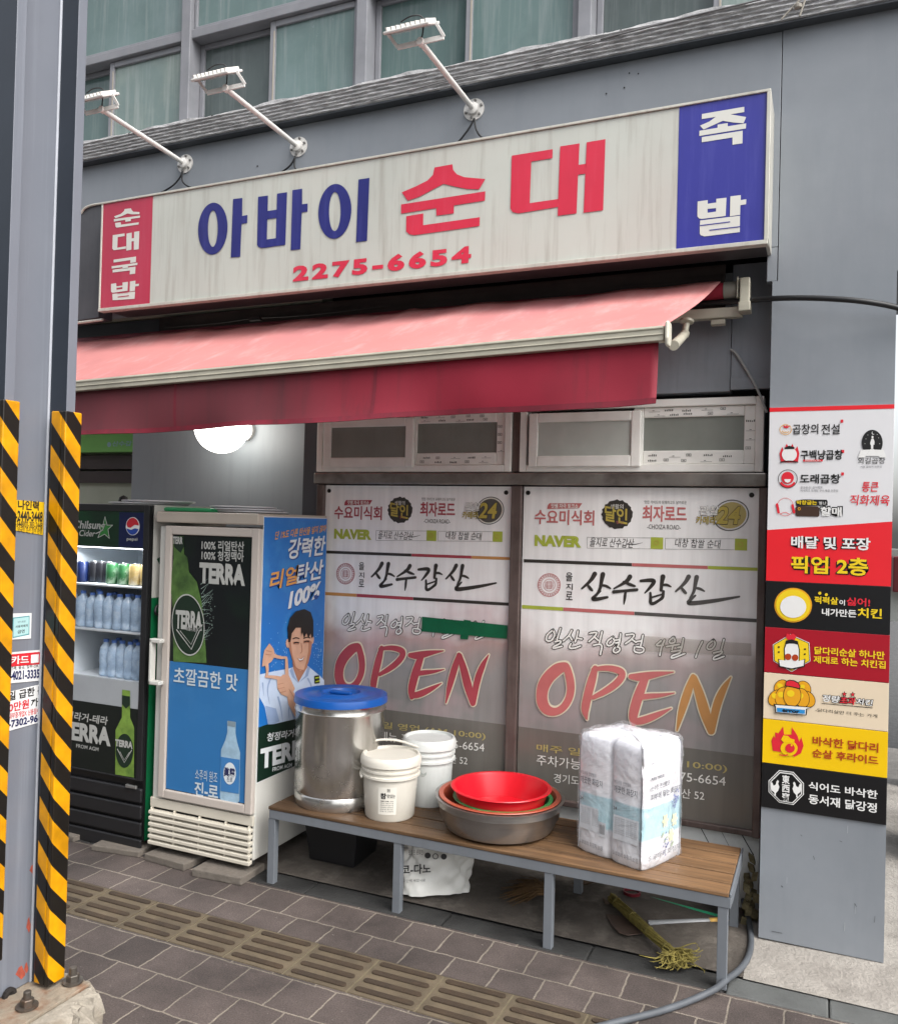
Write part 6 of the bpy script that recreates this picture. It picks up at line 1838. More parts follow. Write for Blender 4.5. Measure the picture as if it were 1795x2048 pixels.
t = panel(3, M('panel cream', '#d9c8ae', .3, var=.03), 'cream sign panel with a bowl of fried chicken pieces')
y_ = Lay(t)
def drum(c_, rx, ry, rot, L_):
    y_(vk).ell(pp_, *kb2(c_), rx + 1.2, ry + 1.2, L_, rot=rot); y_(vo).ell(pp_, *kb2(c_), rx, ry, L_ + .5, rot=rot); y_(vy).ell(pp_, *kb2((c_[0] - 12, c_[1] - 16)), rx * .45, ry * .3, L_ + .9, rot=rot)
drum((250, 905), 14, 16, .5, 1); drum((425, 915), 14, 16, -.5, 1); drum((205, 985), 13, 17, .7, 1.6); drum((458, 995), 13, 17, -.7, 1.6); drum((258, 975), 14, 19, .3, 2.2); drum((412, 985), 14, 19, -.3, 2.2); drum((335, 965), 17, 22, 0, 3.4)
y_(vk).pp(pp_, kb2((278, 890), (285, 850), (315, 838), (350, 842), (385, 860), (402, 890), (395, 915), (335, 900)), 4.4); y_(vr).pp(pp_, kb2((284, 885), (290, 855), (316, 845), (348, 850), (380, 866), (394, 890), (390, 905), (335, 892)), 4.8)
y_(vk).pp(pp_, kb2((182, 1032), (495, 1058), (455, 1075), (450, 1125), (200, 1105), (198, 1055)), 4.4); y_(vw).pp(pp_, kb2((200, 1040), (480, 1062), (445, 1072), (442, 1118), (208, 1098), (206, 1055)), 4.8); y_(vb_).pp(pp_, kb2((212, 1062), (438, 1080), (436, 1112), (214, 1095)), 5.2); y_(vk).text(pp_, 'error', kb2((255, 1095)), kb2((395, 1072)), bold=.04, layer=5.8, br=kb2((395, 1106)))
y_(vk).text(pp_, '정량', kb2((570, 1018)), kb2((722, 955)), bold=.08, layer=1, br=kb2((722, 1030)), shear=.15); y_(vk).text(pp_, '치킨', kb2((842, 1040)), kb2((985, 985)), bold=.08, layer=1, br=kb2((985, 1055)), shear=.15)
y_(vw).text(pp_, '정량', kb2((576, 1014)), kb2((716, 959)), bold=.03, layer=2, br=kb2((716, 1026)), shear=.15); y_(vw).text(pp_, '치킨', kb2((848, 1036)), kb2((980, 989)), bold=.03, layer=2, br=kb2((980, 1051)), shear=.15)
y_(vk).text(pp_, '초과', kb2((712, 1036)), kb2((850, 968)), bold=.09, layer=1, br=kb2((850, 1044)), shear=.15); y_(vr).text(pp_, '초과', kb2((718, 1031)), kb2((845, 973)), bold=.04, layer=2, br=kb2((845, 1039)), shear=.15)
y_(vk).stroke(pp_, kb2((575, 1030), (978, 1066)), 1.2, 1, smooth=0); y_(vk).text(pp_, '-닭다리살만 더 주는 가게', kb2((520, 1095)), kb2((1018, 1068)), layer=1, br=kb2((1018, 1138)))
def starp(mm, pl, c_, r_, L_): mm.pp(pl, [(c_[0] + r_ * (1 if i % 2 == 0 else .45) * sin(i * pi / 5), c_[1] - r_ * (1 if i % 2 == 0 else .45) * cos(i * pi / 5)) for i in range(10)], L_)
for q in ((753, 955), (820, 958)): starp(y_(vk), pp_, kb2(q), 6, 2.4); starp(y_(vr), pp_, kb2(q), 4, 2.8)
y_.done()
t = panel(4, pyl, 'yellow sign panel with a red flame emblem')
y_ = Lay(t)
y_(vr).pp(pp_, kb2((180, 1410), (168, 1330), (186, 1290), (200, 1310), (198, 1262), (225, 1270), (262, 1215), (270, 1280), (330, 1280), (332, 1220), (378, 1290), (392, 1340), (408, 1300), (426, 1370), (405, 1430), (350, 1460), (300, 1400), (240, 1420)), 1)
y_(pyl).ell(pp_, *kb2((310, 1390)), 17, 15, 2); y_(vr).ell(pp_, *kb2((318, 1388)), 9.5, 9, 3); y_(pyl).pp(pp_, kb2((245, 1320), (265, 1285), (300, 1290), (320, 1310), (355, 1320), (350, 1345), (270, 1345)), 2.4); y_(pyl).ell(pp_, *kb2((330, 1365)), 2, 2, 4)
y_(vr).stroke(pp_, kb2((235, 1440), (270, 1448), (300, 1440)), 2, 3)
y_(vs).text(pp_, '바삭한 닭다리', kb2((498, 1365)), kb2((1028, 1290)), bold=.03, layer=1.5, br=kb2((1028, 1422))); y_(vs).text(pp_, '순살 후라이드', kb2((496, 1460)), kb2((1028, 1390)), bold=.03, layer=1.5, br=kb2((1028, 1518)))
y_.done()
t = panel(5, pbk, 'black sign panel with a white octagon emblem, lowest on the pillar')
y_ = Lay(t)
oc = [(230, 1565), (345, 1580), (428, 1670), (428, 1762), (345, 1845), (230, 1825), (145, 1740), (145, 1650)]
eo = lambda k_: kb2(*[(286 + (x - 286) * k_, 1705 + (y - 1705) * k_) for x, y in oc])
y_(vw).pp(pp_, eo(1), 1); y_(pbk).pp(pp_, eo(.95), 1.6); y_(vw).pp(pp_, eo(.9), 2.2); y_(pbk).pp(pp_, eo(.84), 2.8)
for ch, b_, t_ in (('東', 1670, 1608), ('西', 1738, 1685), ('齋', 1812, 1750)): y_(vw).text(pp_, ch, kb2((252, b_)), kb2((316, t_)), bold=.035, layer=3.4)
rst = [(0, 0), (10, -28), (4, -50), (14, -62), (24, -48), (30, -22), (48, -10), (60, -40), (74, -38), (76, 0), (66, 30), (44, 48), (40, 66), (48, 78), (30, 78), (30, 56), (10, 34)]
y_(vw).pp(pp_, kb2(*[(232 - x * .95 , 1698 + y * .9) for x, y in rst]), 3.4); y_(vw).pp(pp_, kb2(*[(338 + x * .95, 1712 + y * .9) for x, y in rst]), 3.4)
y_(vw).text(pp_, '식어도 바삭한', kb2((465, 1722)), kb2((1022, 1655)), bold=.02, layer=1.5, br=kb2((1022, 1800))); y_(vw).text(pp_, '동서재 닭강정', kb2((465, 1832)), kb2((1015, 1755)), bold=.02, layer=1.5, br=kb2((1015, 1902)))
y_.done()

# ------------------------------------------------------------------ bench
BT = 0.362
wood = None
def wood_mat():
    m = bpy.data.materials.new('bench timber')
    m.use_nodes = True
    N, L = m.node_tree.nodes, m.node_tree.links
    b = N['Principled BSDF']; b.inputs['Roughness'].default_value = .5
    tc = N.new('ShaderNodeTexCoord')
    mp = N.new('ShaderNodeMapping'); mp.inputs['Scale'].default_value = (1.2, 26, 26); L.new(tc.outputs['Object'], mp.inputs['Vector'])
    n = N.new('ShaderNodeTexNoise'); n.inputs['Scale'].default_value = 2.4; n.inputs['Detail'].default_value = 7; n.inputs['Roughness'].default_value = .65; L.new(mp.outputs[0], n.inputs['Vector'])
    cr = N.new('ShaderNodeValToRGB'); e = cr.color_ramp.elements
    e[0].position = .3; e[0].color = hexc('#4c3826'); e[1].position = .72; e[1].color = hexc('#876748')
    L.new(n.outputs['Fac'], cr.inputs['Fac'])
    n2 = N.new('ShaderNodeTexNoise'); n2.inputs['Scale'].default_value = 2.2; n2.inputs['Detail'].default_value = 5; L.new(tc.outputs['Object'], n2.inputs['Vector'])
    sx = N.new('ShaderNodeSeparateXYZ'); L.new(tc.outputs['Object'], sx.inputs[0])
    # darker towards the left end, paler towards the right
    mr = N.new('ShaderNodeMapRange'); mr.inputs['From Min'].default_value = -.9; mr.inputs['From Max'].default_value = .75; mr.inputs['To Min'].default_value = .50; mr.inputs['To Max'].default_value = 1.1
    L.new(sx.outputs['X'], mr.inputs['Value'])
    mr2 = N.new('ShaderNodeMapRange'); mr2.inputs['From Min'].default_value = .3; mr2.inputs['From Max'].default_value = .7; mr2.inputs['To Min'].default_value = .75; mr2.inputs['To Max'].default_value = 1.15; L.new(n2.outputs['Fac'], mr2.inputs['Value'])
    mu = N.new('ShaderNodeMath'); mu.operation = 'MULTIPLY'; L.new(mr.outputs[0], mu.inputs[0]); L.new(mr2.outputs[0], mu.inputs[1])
    sc_ = N.new('ShaderNodeVectorMath'); sc_.operation = 'SCALE'; L.new(cr.outputs[0], sc_.inputs[0]); L.new(mu.outputs[0], sc_.inputs['Scale'])
    L.new(sc_.outputs[0], b.inputs['Base Color'])
    bp = N.new('ShaderNodeBump'); bp.inputs['Strength'].default_value = .25; bp.inputs['Distance'].default_value = .003; L.new(n.outputs['Fac'], bp.inputs['Height']); L.new(bp.outputs[0], b.inputs['Normal'])
    return m
BX0, BX1, BY0, BY1 = -2.335, -0.298, -0.40, 0.11
bn = thing('bench', 'long bench with a worn timber seat and grey steel legs under the windows', 'bench', ((BX0 + BX1) / 2, -.15, 0))
bgr = M('bench grey steel', '#6f747a', .4, .1, var=.08, scale=4, streak='#5b5f63', samt=.3)
m = MB()
n_b = 5
w_ = (BY1 - BY0) / n_b
for i in range(n_b):
    m.box(BX0, BX1, BY0 + i * w_ + .005, BY0 + (i + 1) * w_ - .005, BT - .015, BT - .001 * (i % 2))
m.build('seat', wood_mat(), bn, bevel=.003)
m = MB()
for y0, y1 in ((BY0 + .008, BY0 + .05), (BY1 - .05, BY1 - .008)):
    m.box(BX0 + .004, BX1 + .008, y0, y1, BT - .056, BT - .016)
m.box(BX1 - .032, BX1 + .010, BY0 + .05, BY1 - .05, BT - .056, BT - .016); m.box(BX1 + .002, BX1 + .010, BY0 + .008, BY1, BT - .0159, BT - .002)
m.box(BX0 + .004, BX0 + .044, BY0 + .05, BY1 - .05, BT - .056, BT - .016)
m.build('frame', bgr, bn, bevel=.002)
for lx in (-2.318, -1.665, -0.985, -0.318):
    for ly, zf in ((BY0 + .028, .018), (BY1 - .03, .035)):
        m = MB(); m.box(lx - .018, lx + .018, ly - .017, ly + .017, zf - .015, BT - .0565); m.build('leg', bgr, bn, bevel=.002)

# ------------------------------------------------------------------ pot, buckets, basins
steel = M('dented stainless steel', '#c4c2be', .24, .95, var=.12, scale=5, streak='#6d655e', samt=.5, sscale=(5, 5, .6), bump=.02, bscale=5, rvar=.08)
by_ = -.155
pc = P(668, 1500, y=by_); pr = .186
pxl, pxr = P(592, 1500, y=by_).x, P(762, 1500, y=by_).x
pcx = (P(597, 1450, y=by_).x + P(766, 1450, y=by_).x) / 2 + .002
pr = (P(766, 1450, y=by_).x - P(597, 1450, y=by_).x) / 2 * .935
zt_p = P(683, 1395, y=by_).z
pt = thing('stock_pot', 'tall dented stainless steel stock pot with a blue lid on the bench', 'pot', (pcx, by_, BT))
H = zt_p - BT
m = MB(); m.lathe([(pr * .93, 0), (pr * .955, .01), (pr * .955, .055), (pr * .93, .062), (pr * .955, .07), (pr * .965, H * .5), (pr * .975, H - .055), (pr * .995, H - .045), (pr * .975, H - .035), (pr * .98, H - .01), (pr, H), (pr * .95, H)], (pcx, by_, BT), 64)
m.build('body', steel, pt, smooth=True)
blu = M('blue plastic lid', '#0f4f9c', .3, var=.07, scale=6)
m = MB(); m.lathe([(pr * 1.0, H - .0125), (pr * 1.005, H - .0125), (pr * 1.02, H - .012), (pr * 1.012, H + .010), (pr * 1.0, H + .020), (pr * .9, H + .024), (pr * .82, H + .018), (pr * .55, H + .020), (pr * .5, H + .028), (pr * .42, H + .028), (pr * .38, H + .014), (.001, H + .014)], (pcx, by_, BT), 64)
ld_ = m.build('lid', blu, pt, smooth=True)
m = MB(); m.box(pcx - .06, pcx + .06, by_ - .011, by_ + .011, BT + H + .0145, BT + H + .032); m.build('handle', blu, ld_, bevel=.006)
def bucket(cx_, cy_, r, h, label, mt_, stain):
    t = thing('bucket', label, 'bucket', (cx_, cy_, BT), 'white plastic buckets on the bench')
    m = MB(); m.lathe([(r * .80, 0), (r * .84, .008), (r * .92, h * .66), (r * 1.0, h * .665), (r * 1.0, h * .70), (r * .94, h * .705), (r * .95, h * .76), (r * 1.0, h * .765), (r * 1.0, h * .795), (r * .95, h * .80), (r * .95, h * .84), (r * .99, h * .845)], (cx_, cy_, BT), 56); m.build('body', mt_, t, smooth=True)
    m = MB(); m.lathe([(r * .99, h * .85), (r * 1.03, h * .855), (r * 1.03, h * .93), (r * 1.0, h * .97), (r * .95, h), (r * .90, h), (r * .87, h * .965), (.001, h * .965)], (cx_, cy_, BT), 56); m.build('lid', mt_, t, smooth=True)
    return t
crm = M('cream bucket plastic', '#d2cec3', .4, var=.05, scale=4, blotch='#aba392', bamt=.4, bsc=3)
wbk = M('white bucket plastic', '#cfd2cf', .35, var=.04, scale=4, streak='#a9aba6', samt=.25)
def dims(pxl, pxr, y, pyt, pyb):
    a, b = P(pxl, (pyt + pyb) / 2, y=y).x, P(pxr, (pyt + pyb) / 2, y=y).x
    return (a + b) / 2, (b - a) / 2 * .9
y1b = -.225; c1x, r1 = dims(724, 841, y1b, 1510, 1530)
h1 = P(783, 1505, y=y1b).z - BT
t1 = bucket(c1x, y1b, r1, h1, 'cream plastic bucket with a wire handle and a paper label, in front', crm, 1)
m = MB()
m.tube([V3((c1x - r1 * 1.0, y1b - .02, BT + h1 * .72)), V3((c1x - r1 * 1.1, y1b, BT + h1 * .95)), V3((c1x - r1 * .9, y1b + .04, BT + h1 * 1.12)), V3((c1x - r1 * .1, y1b + .09, BT + h1 * 1.13)), V3((c1x + r1 * .6, y1b + .12, BT + h1 * 1.02))], .0055, 8, smooth=3)
m.tube([V3((c1x - r1 * 1.0, y1b - .02, BT + h1 * .72)), V3((c1x - r1 * .92, y1b - .06, BT + h1 * .66)), V3((c1x - r1 * .7, y1b - .10, BT + h1 * .645))], .006, 8, smooth=2)
m.build('handle', crm, t1, smooth='s')
# curved paper label on the front bucket
kl = crop(570, 1340, 4.4447)
def curved(t, cx_, cy_, rfun, a0, a1, z0, z1, mt_, name):
    m = MB(); m.grid(lambda u, v: (lambda a, z: V3((cx_ + (rfun(z) + .0012) * sin(a), cy_ - (rfun(z) + .0012) * cos(a), z)))(a0 + (a1 - a0) * u, z0 + (z1 - z0) * v), 14, 6); return m.build(name, mt_, t)
rf = lambda z: r1 * (.84 + .08 * (z - BT - .008) / (h1 * .65))
curved(t1, c1x, y1b, rf, .02, .72, BT + .035, BT + h1 * .56, M('paper label', '#d6d3c9', .5, var=.03), 'label')
def ctext(mm, body, cx_, cy_, rfun, ac, aw, z0, z1, bold=0, off=.0022):
    vs_, fs2 = glyphs(body, bold)
    xs = [v.x for v in vs_]; ys = [v.y for v in vs_]
    x0, x1, y0, y1 = min(xs), max(xs), min(ys), max(ys)
    o_ = []
    for v in vs_:
        a = ac + aw * ((v.x - x0) / (x1 - x0) - .5); z = z0 + (z1 - z0) * (v.y - y0) / (y1 - y0)
        r_ = rfun(z) + off
        o_.append(V3((cx_ + r_ * sin(a), cy_ - r_ * cos(a), z)))
    mm.add(o_, fs2)
m = MB()
lz0, lz1 = BT + .035, BT + h1 * .56
lh = lz1 - lz0
ctext(m, '참', c1x, y1b, rf, .23, .22, lz0 + lh * .58, lz0 + lh * .80, .035); ctext(m, '맛있는', c1x, y1b, rf, .52, .30, lz0 + lh * .62, lz0 + lh * .76, .01); ctext(m, '양념', c1x, y1b, rf, .42, .10, lz0 + lh * .84, lz0 + lh * .96, .02)
for i in range(6): ctext(m, ['식품의 유형 : 소스', '내용량 10kg 업소용', '원재료명 정제수 물엿 소금', '보관방법 냉장보관', '제조원 경기도', '반품 및 교환처'][i], c1x, y1b, rf, .36, .5, lz0 + lh * (.48 - .075 * i), lz0 + lh * (.52 - .075 * i), .03 if i == 0 else 0)
m.build('lettering', ink, t1)
m = MB(); m.grid(lambda u, v: (lambda a, z: V3((c1x + (rf(z) + .0012) * sin(a) * 1.0, y1b - (rf(z) + .0012) * cos(a), z)))(-1.05 + .22 * u + .05 * sin(7 * v), BT + .008 + .04 * v * (1 - .6 * abs(u - .5))), 5, 5); m.build('scuff', M('black scuff', '#3c3833', .7, var=.4, scale=60), t1)
y2b = .02; c2x, r2 = dims(806, 912, y2b, 1470, 1490)
h2 = P(858, 1472, y=y2b).z - BT
t2 = bucket(c2x, y2b, r2, h2, 'clean white plastic bucket standing behind the cream one', wbk, 0)
m = MB(); rf2 = lambda z: r2 * (.84 + .08 * (z - BT - .008) / (h2 * .65))
ctext(m, '~', c2x, y2b, rf2, .1, .5, BT + h2 * .48, BT + h2 * .56, .0); m.build('pen_mark', M('faint pen', '#a3a8a3', .6, var=0), t2)
# basins
yb = -.15
bcx = (P(868, 1600, y=yb).x + P(1138, 1600, y=yb).x) / 2
br_ = (P(1138, 1600, y=yb).x - P(868, 1600, y=yb).x) / 2 * .905
zrim = P(1003, 1590, y=yb).z
bh = zrim - BT
ssb = M('dull steel basin', '#aaa8a6', .34, .95, var=.12, scale=6, streak='#5f5852', samt=.4, sscale=(.8, .8, 14), rvar=.08)
t = thing('basin', 'large dull stainless steel basin, lowest of the nested basins', 'basin', (bcx, yb, BT), 'nested washing basins on the bench')
m = MB(); m.lathe([(.001, .002), (br_ * .70, 0), (br_ * .82, .014), (br_ * .92, bh * .5), (br_ * .945, bh * .74), (br_ * .955, bh * .76), (br_ * .96, bh * .97), (br_ * 1.0, bh * .985), (br_ * 1.0, bh), (br_ * .95, bh * 1.0), (br_ * .93, bh * .9), (br_ * .89, bh * .5), (br_ * .76, .02), (.001, .012)], (bcx, yb, BT), 72); m.build('shell', ssb, t, smooth=True)
def basin(label, mt_, cx_, cy_, z, r, h, tilt=(0, 0)):
    t = thing('basin', label, 'basin', (cx_, cy_, z), 'nested washing basins on the bench')
    m = MB(); m.lathe([(.001, .001), (r * .76, 0), (r * .80, .006), (r * .93, h * .93), (r * .98, h * .96), (r, h * .975), (r * .99, h), (r * .92, h * .99), (r * .90, h * .9), (r * .78, .012), (.001, .010)], (cx_, cy_, z), 72)
    for v in m.v: v.z += (v.x - cx_) * tilt[0] + (v.y - cy_) * tilt[1]
    m.build('shell', mt_, t, smooth=True)
basin('reddish brown plastic basin between the steel and green basins', M('brown basin plastic', '#a04a34', .35, var=.08, scale=6), bcx + .0, yb, BT + .028, br_ * .945, bh - .022)
gb_r = (P(1110, 1590, y=yb).x - P(900, 1590, y=yb).x) / 2 * .9
basin('green plastic basin just under the red one', M('green basin plastic', '#2d8a4a', .3, var=.06), bcx + .012, yb + .01, BT + .045, gb_r * 1.0, bh - .052)
rcx = (P(901, 1572, y=yb).x + P(1108, 1572, y=yb).x) / 2
rr_ = (P(1108, 1572, y=yb).x - P(901, 1572, y=yb).x) / 2 * .92
zr_t = P(1004, 1572, y=yb).z
basin('bright red plastic basin, uppermost of the nested basins', M('red basin plastic', '#cf1626', .3, var=.04, scale=5), rcx, yb, zr_t - .115, rr_, .115)

# ------------------------------------------------------------------ toilet roll pack
A_, B_, C_ = P(1150, 1697, z=BT), P(1287, 1747, z=BT), P(1368, 1730, z=BT)
ztp = P(1285, 1494, y=B_.y + .03).z
e1 = (B_ - A_); e1.z = 0; e2 = (C_ - B_); e2.z = 0
la, lb = e1.length, e2.length * 1.38
e1.normalize(); e2 = V3((-e1.y, e1.x, 0)) if e2.dot(V3((-e1.y, e1.x, 0))) > 0 else V3((e1.y, -e1.x, 0))
tp_ = thing('toilet_roll_pack', 'clear plastic wrapped pack of printed toilet rolls on the right of the bench', 'pack', (A_ + e1 * la / 2 + e2 * lb / 2))
hp = ztp - BT
def outline(off, nl=2, ns=1, depth=.019):
    pts = []
    rc_ = .03
    def side(o, d, n, L_, lobes):
        for i in range(28):
            u = i / 28
            k_ = abs(sin(pi * u * lobes)) ** .5
            pts.append(o + d * L_ * u - n * (-off - depth * (k_ - 1)) * -1)
    n1 = -e2; n2 = e1
    O = A_.copy(); O.z = 0
    for o, d, n, L_, lb_ in ((O, e1, -e2, la, nl), (O + e1 * la, e2, e1, lb, ns), (O + e1 * la + e2 * lb, -e1, e2, la, nl), (O + e2 * lb, -e2, -e1, lb, ns)):
        for i in range(28):
            u = i / 28
            k_ = abs(sin(pi * u * lb_)) ** .38
            pts.append(o + d * L_ * u + n * (off - depth * (1 - k_)))
    return pts
def shell(off, seed, wr, ztop_off):
    m = MB()
    rs = random.Random(seed)
    ph = [rs.uniform(0, 6.3) for _ in range(12)]
    levels = [0, .015, .08, .2, .33, .48, .62, .75, .86, .93, .975, 1.0, 1.012]
    base = outline(off)
    ctr = A_ + e1 * la / 2 + e2 * lb / 2; ctr.z = 0
    vs_ = []
    for li, l_ in enumerate(levels):
        for i, p in enumerate(base):
            sft = 1.0
            if li >= 10: sft = (1.0, .955, .90)[li - 10] if False else {10: .985, 11: .94, 12: .86}[li]
            if li == 0: sft = .95
            q = ctr + (p - ctr) * sft
            w_ = wr * (sin(i * .9 + l_ * 17 + ph[li % 12]) + .6 * sin(i * .37 + l_ * 29 + ph[(li + 5) % 12]))
            vs_.append(V3((q.x + w_ * .7, q.y + w_ * .7, BT + .001 + hp * l_ + (wr * 2.2 * sin(i * .31 + ph[li % 12]) if li > 8 else 0) + ztop_off * (l_ > .9))))
    n_ = len(base)
    fs2 = [(k_ * n_ + i, k_ * n_ + (i + 1) % n_, (k_ + 1) * n_ + (i + 1) % n_, (k_ + 1) * n_ + i) for k_ in range(len(levels) - 1) for i in range(n_)]
    # domed top: each stack of rolls rises a little
    rings = [vs_[-n_:]]
    for s_ in (.6, .3, .02):
        vs_ += [V3((ctr.x + (p.x - ctr.x) * s_, ctr.y + (p.y - ctr.y) * s_, p.z + .004 * sin(i * .45) + .003)) for i, p in enumerate(rings[0])]
    k0 = len(levels) - 1
    for k_ in range(k0, k0 + 3):
        fs2 += [(k_ * n_ + i, k_ * n_ + (i + 1) % n_, (k_ + 1) * n_ + (i + 1) % n_, (k_ + 1) * n_ + i) for i in range(n_)]
    m.add(vs_, fs2)
    return m
def pack_mat():
    m = bpy.data.materials.new('printed roll wrap'); m.use_nodes = True
    N, L = m.node_tree.nodes, m.node_tree.links
    b = N['Principled BSDF']; b.inputs['Roughness'].default_value = .3; b.inputs['Coat Weight'].default_value = .5; b.inputs['Coat Roughness'].default_value = .12
    tc = N.new('ShaderNodeTexCoord'); sx = N.new('ShaderNodeSeparateXYZ'); L.new(tc.outputs['Object'], sx.inputs[0])
    mr = N.new('ShaderNodeMapRange'); mr.inputs['From Max'].default_value = hp; L.new(sx.outputs['Z'], mr.inputs['Value'])
    cr = N.new('ShaderNodeValToRGB'); cr.color_ramp.interpolation = 'LINEAR'; e = cr.color_ramp.elements
    e[0].position = 0; e[0].color = hexc('#d4d4d8'); e[1].position = 1; e[1].color = hexc('#dedfe6')
    for p_, c_ in ((.235, '#d2d3d8'), (.25, '#a9cbd3'), (.50, '#a6c6d0'), (.515, '#dadbe0'), (.7, '#d9d5d8')): q = e.new(p_); q.color = hexc(c_)
    L.new(mr.outputs[0], cr.inputs['Fac'])
    n = N.new('ShaderNodeTexNoise'); n.inputs['Scale'].default_value = 7; n.inputs['Detail'].default_value = 5; n.inputs['Distortion'].default_value = 1.2; L.new(tc.outputs['Object'], n.inputs['Vector'])
    bp = N.new('ShaderNodeBump'); bp.inputs['Strength'].default_value = .5; bp.inputs['Distance'].default_value = .03; L.new(n.outputs['Fac'], bp.inputs['Height']); L.new(bp.outputs[0], b.inputs['Normal'])
    L.new(cr.outputs[0], b.inputs['Base Color'])
    return m
shell(0, 1, .0012, 0).build('rolls', pack_mat(), tp_, smooth='s')
# film
def film_mat():
    m = bpy.data.materials.new('clear film'); m.use_nodes = True
    N, L = m.node_tree.nodes, m.node_tree.links
    b = N['Principled BSDF']; b.inputs['Roughness'].default_value = .12; b.inputs['Base Color'].default_value = (.85, .87, .9, 1); b.inputs['Alpha'].default_value = .14; b.inputs['Specular IOR Level'].default_value = .8
    tc = N.new('ShaderNodeTexCoord'); n = N.new('ShaderNodeTexNoise'); n.inputs['Scale'].default_value = 9; n.inputs['Detail'].default_value = 3; n.inputs['Distortion'].default_value = 2.5; L.new(tc.outputs['Object'], n.inputs['Vector'])
    bp = N.new('ShaderNodeBump'); bp.inputs['Strength'].default_value = .8; bp.inputs['Distance'].default_value = .05; L.new(n.outputs['Fac'], bp.inputs['Height']); L.new(bp.outputs[0], b.inputs['Normal'])
    return m
fmt = film_mat()
shell(.008, 4, .003, .008).build('film', fmt, tp_, smooth='s')
m = MB()
for q, d_ in ((A_ + e1 * la * .55 + e2 * .03, V3((.01, 0, .03))), (A_ + e1 * la * .98 + e2 * lb * .6, V3((.0, .0, .03)))):
    z_ = BT + hp * 1.02
    m.grid(lambda u, v: V3((q.x, q.y, z_)) + e1 * (u - .5) * .09 * (1 - .7 * v) + V3((d_.x, d_.y, d_.z)) * v + e2 * .012 * sin(u * 9 + v * 4), 10, 4)
m.build('film_ear', fmt, tp_)
# prints on the two visible faces
pA = PL(A_ - e2 * .0015, e1, (0, 0, 1)); pA.n = -e2
pB = PL(A_ + e1 * (la + .0015), e2, (0, 0, 1)); pB.n = e1
def puv(mm, pl, body, a0, a1, z0, z1, bold=0, L_=1):
    vs_, fs2 = glyphs(body, bold); xs = [v.x for v in vs_]; ys = [v.y for v in vs_]
    mm.add([pl.pt(a0 + (a1 - a0) * (v.x - min(xs)) / (max(xs) - min(xs)), z0 + (z1 - z0) * (v.y - min(ys)) / (max(ys) - min(ys)), L_) for v in vs_], fs2)
m = MB()
for u0 in (.06, .56):
    a0 = la * u0
    puv(m, pA, '부드러운 천연펄프', a0, a0 + la * .24, hp * .66, hp * .69); puv(m, pA, '깨끗한 화장지', a0, a0 + la * .33, hp * .585, hp * .645, .01)
    puv(m, pA, '24', a0, a0 + la * .05, hp * .44, hp * .47, .02)
    for i in range(9):
        puv(m, pA, 'ㅁㅁㅁ ㅁㅁ ㅁㅁㅁㅁ', a0 + la * .02, a0 + la * .16, hp * (.375 - .016 * i), hp * (.384 - .016 * i)); puv(m, pA, 'ㅁㅁ ㅁㅁㅁ ㅁㅁ', a0 + la * .19, a0 + la * .33, hp * (.375 - .016 * i), hp * (.384 - .016 * i))
    puv(m, pA, '두루마리 화장지 30롤', a0, a0 + la * .36, hp * .06, hp * .10)
puv(m, pB, '24', lb * .12, lb * .18, hp * .86, hp * .88); puv(m, pB, 'PURE TISSUE', lb * .12, lb * .45, hp * .73, hp * .755, .04); puv(m, pB, '순수한 천연펄프', lb * .12, lb * .6, hp * .645, hp * .69, .01); puv(m, pB, '피부에 닿는 화장지', lb * .12, lb * .9, hp * .565, hp * .62, .015)
puv(m, pB, '두루마리 화장지', lb * .1, lb * .9, hp * .07, hp * .12)
m.build('lettering', M('soft grey print', '#63666e', .5, var=0), tp_)
m = MB()
for i in range(14):
    if i % 3 != 1: m.uvrect(pA, la * (.36 + i * .006), hp * .20, la * (.36 + i * .006 + .003), hp * .28, 1.4)
m.build('barcode', ink, tp_)
m = MB(); m.uvrect(pA, la * .345, hp * .18, la * .455, hp * .30, 1.0); m.uvrect(pA, la * .56, hp * .20, la * .92, hp * .40, .5); m.uvrect(pA, la * .06, hp * .20, la * .34, hp * .40, .5); m.build('label', M('wrap pale', '#c9cdd2', .4, var=0), tp_)
petal, leaf, blue_ = MB(), MB(), MB()
def pell(mm, pl, ca, cb_, ra, rb, rot, L_):
    mm.poly([pl.pt(ca + ra * cos(t_) * cos(rot) - rb * sin(t_) * sin(rot), cb_ + ra * cos(t_) * sin(rot) + rb * sin(t_) * cos(rot), L_) for t_ in [i * 2 * pi / 12 for i in range(12)]])
for (ca, cb_) in ((.50, .36), (.74, .34), (.66, .22)):
    for i in range(6):
        a = i * pi / 3
        pell(petal, pB, lb * ca + .012 * cos(a), hp * cb_ + .016 * sin(a), .012, .007, a, 1 + .1 * i)
    pell(blue_, pB, lb * ca, hp * cb_, .0001, .0001, 0, 1)
for (ca, cb_) in ((.45, .25), (.52, .20), (.70, .14)): pell(leaf, pB, lb * ca, hp * cb_, .014, .006, .8, .8)
rq = random.Random(9)
for i in range(26): pell(blue_, pB, lb * .78 + rq.gauss(0, .012), hp * .50 + rq.gauss(0, .02), .004, .004, 0, 1)
for i in range(16): pell(blue_, pB, lb * .55 + rq.gauss(0, .010), hp * .15 + rq.gauss(0, .016), .0035, .0035, 0, 1)
petal.build('flower_print', M('flower cream', '#d8d3ac', .4, var=.08, scale=60), tp_); leaf.build('flower_print', M('leaf print', '#9cab93', .4, var=0), tp_); blue_.build('flower_print', M('flower blue print', '#6f79ad', .4, var=.2, scale=90), tp_)

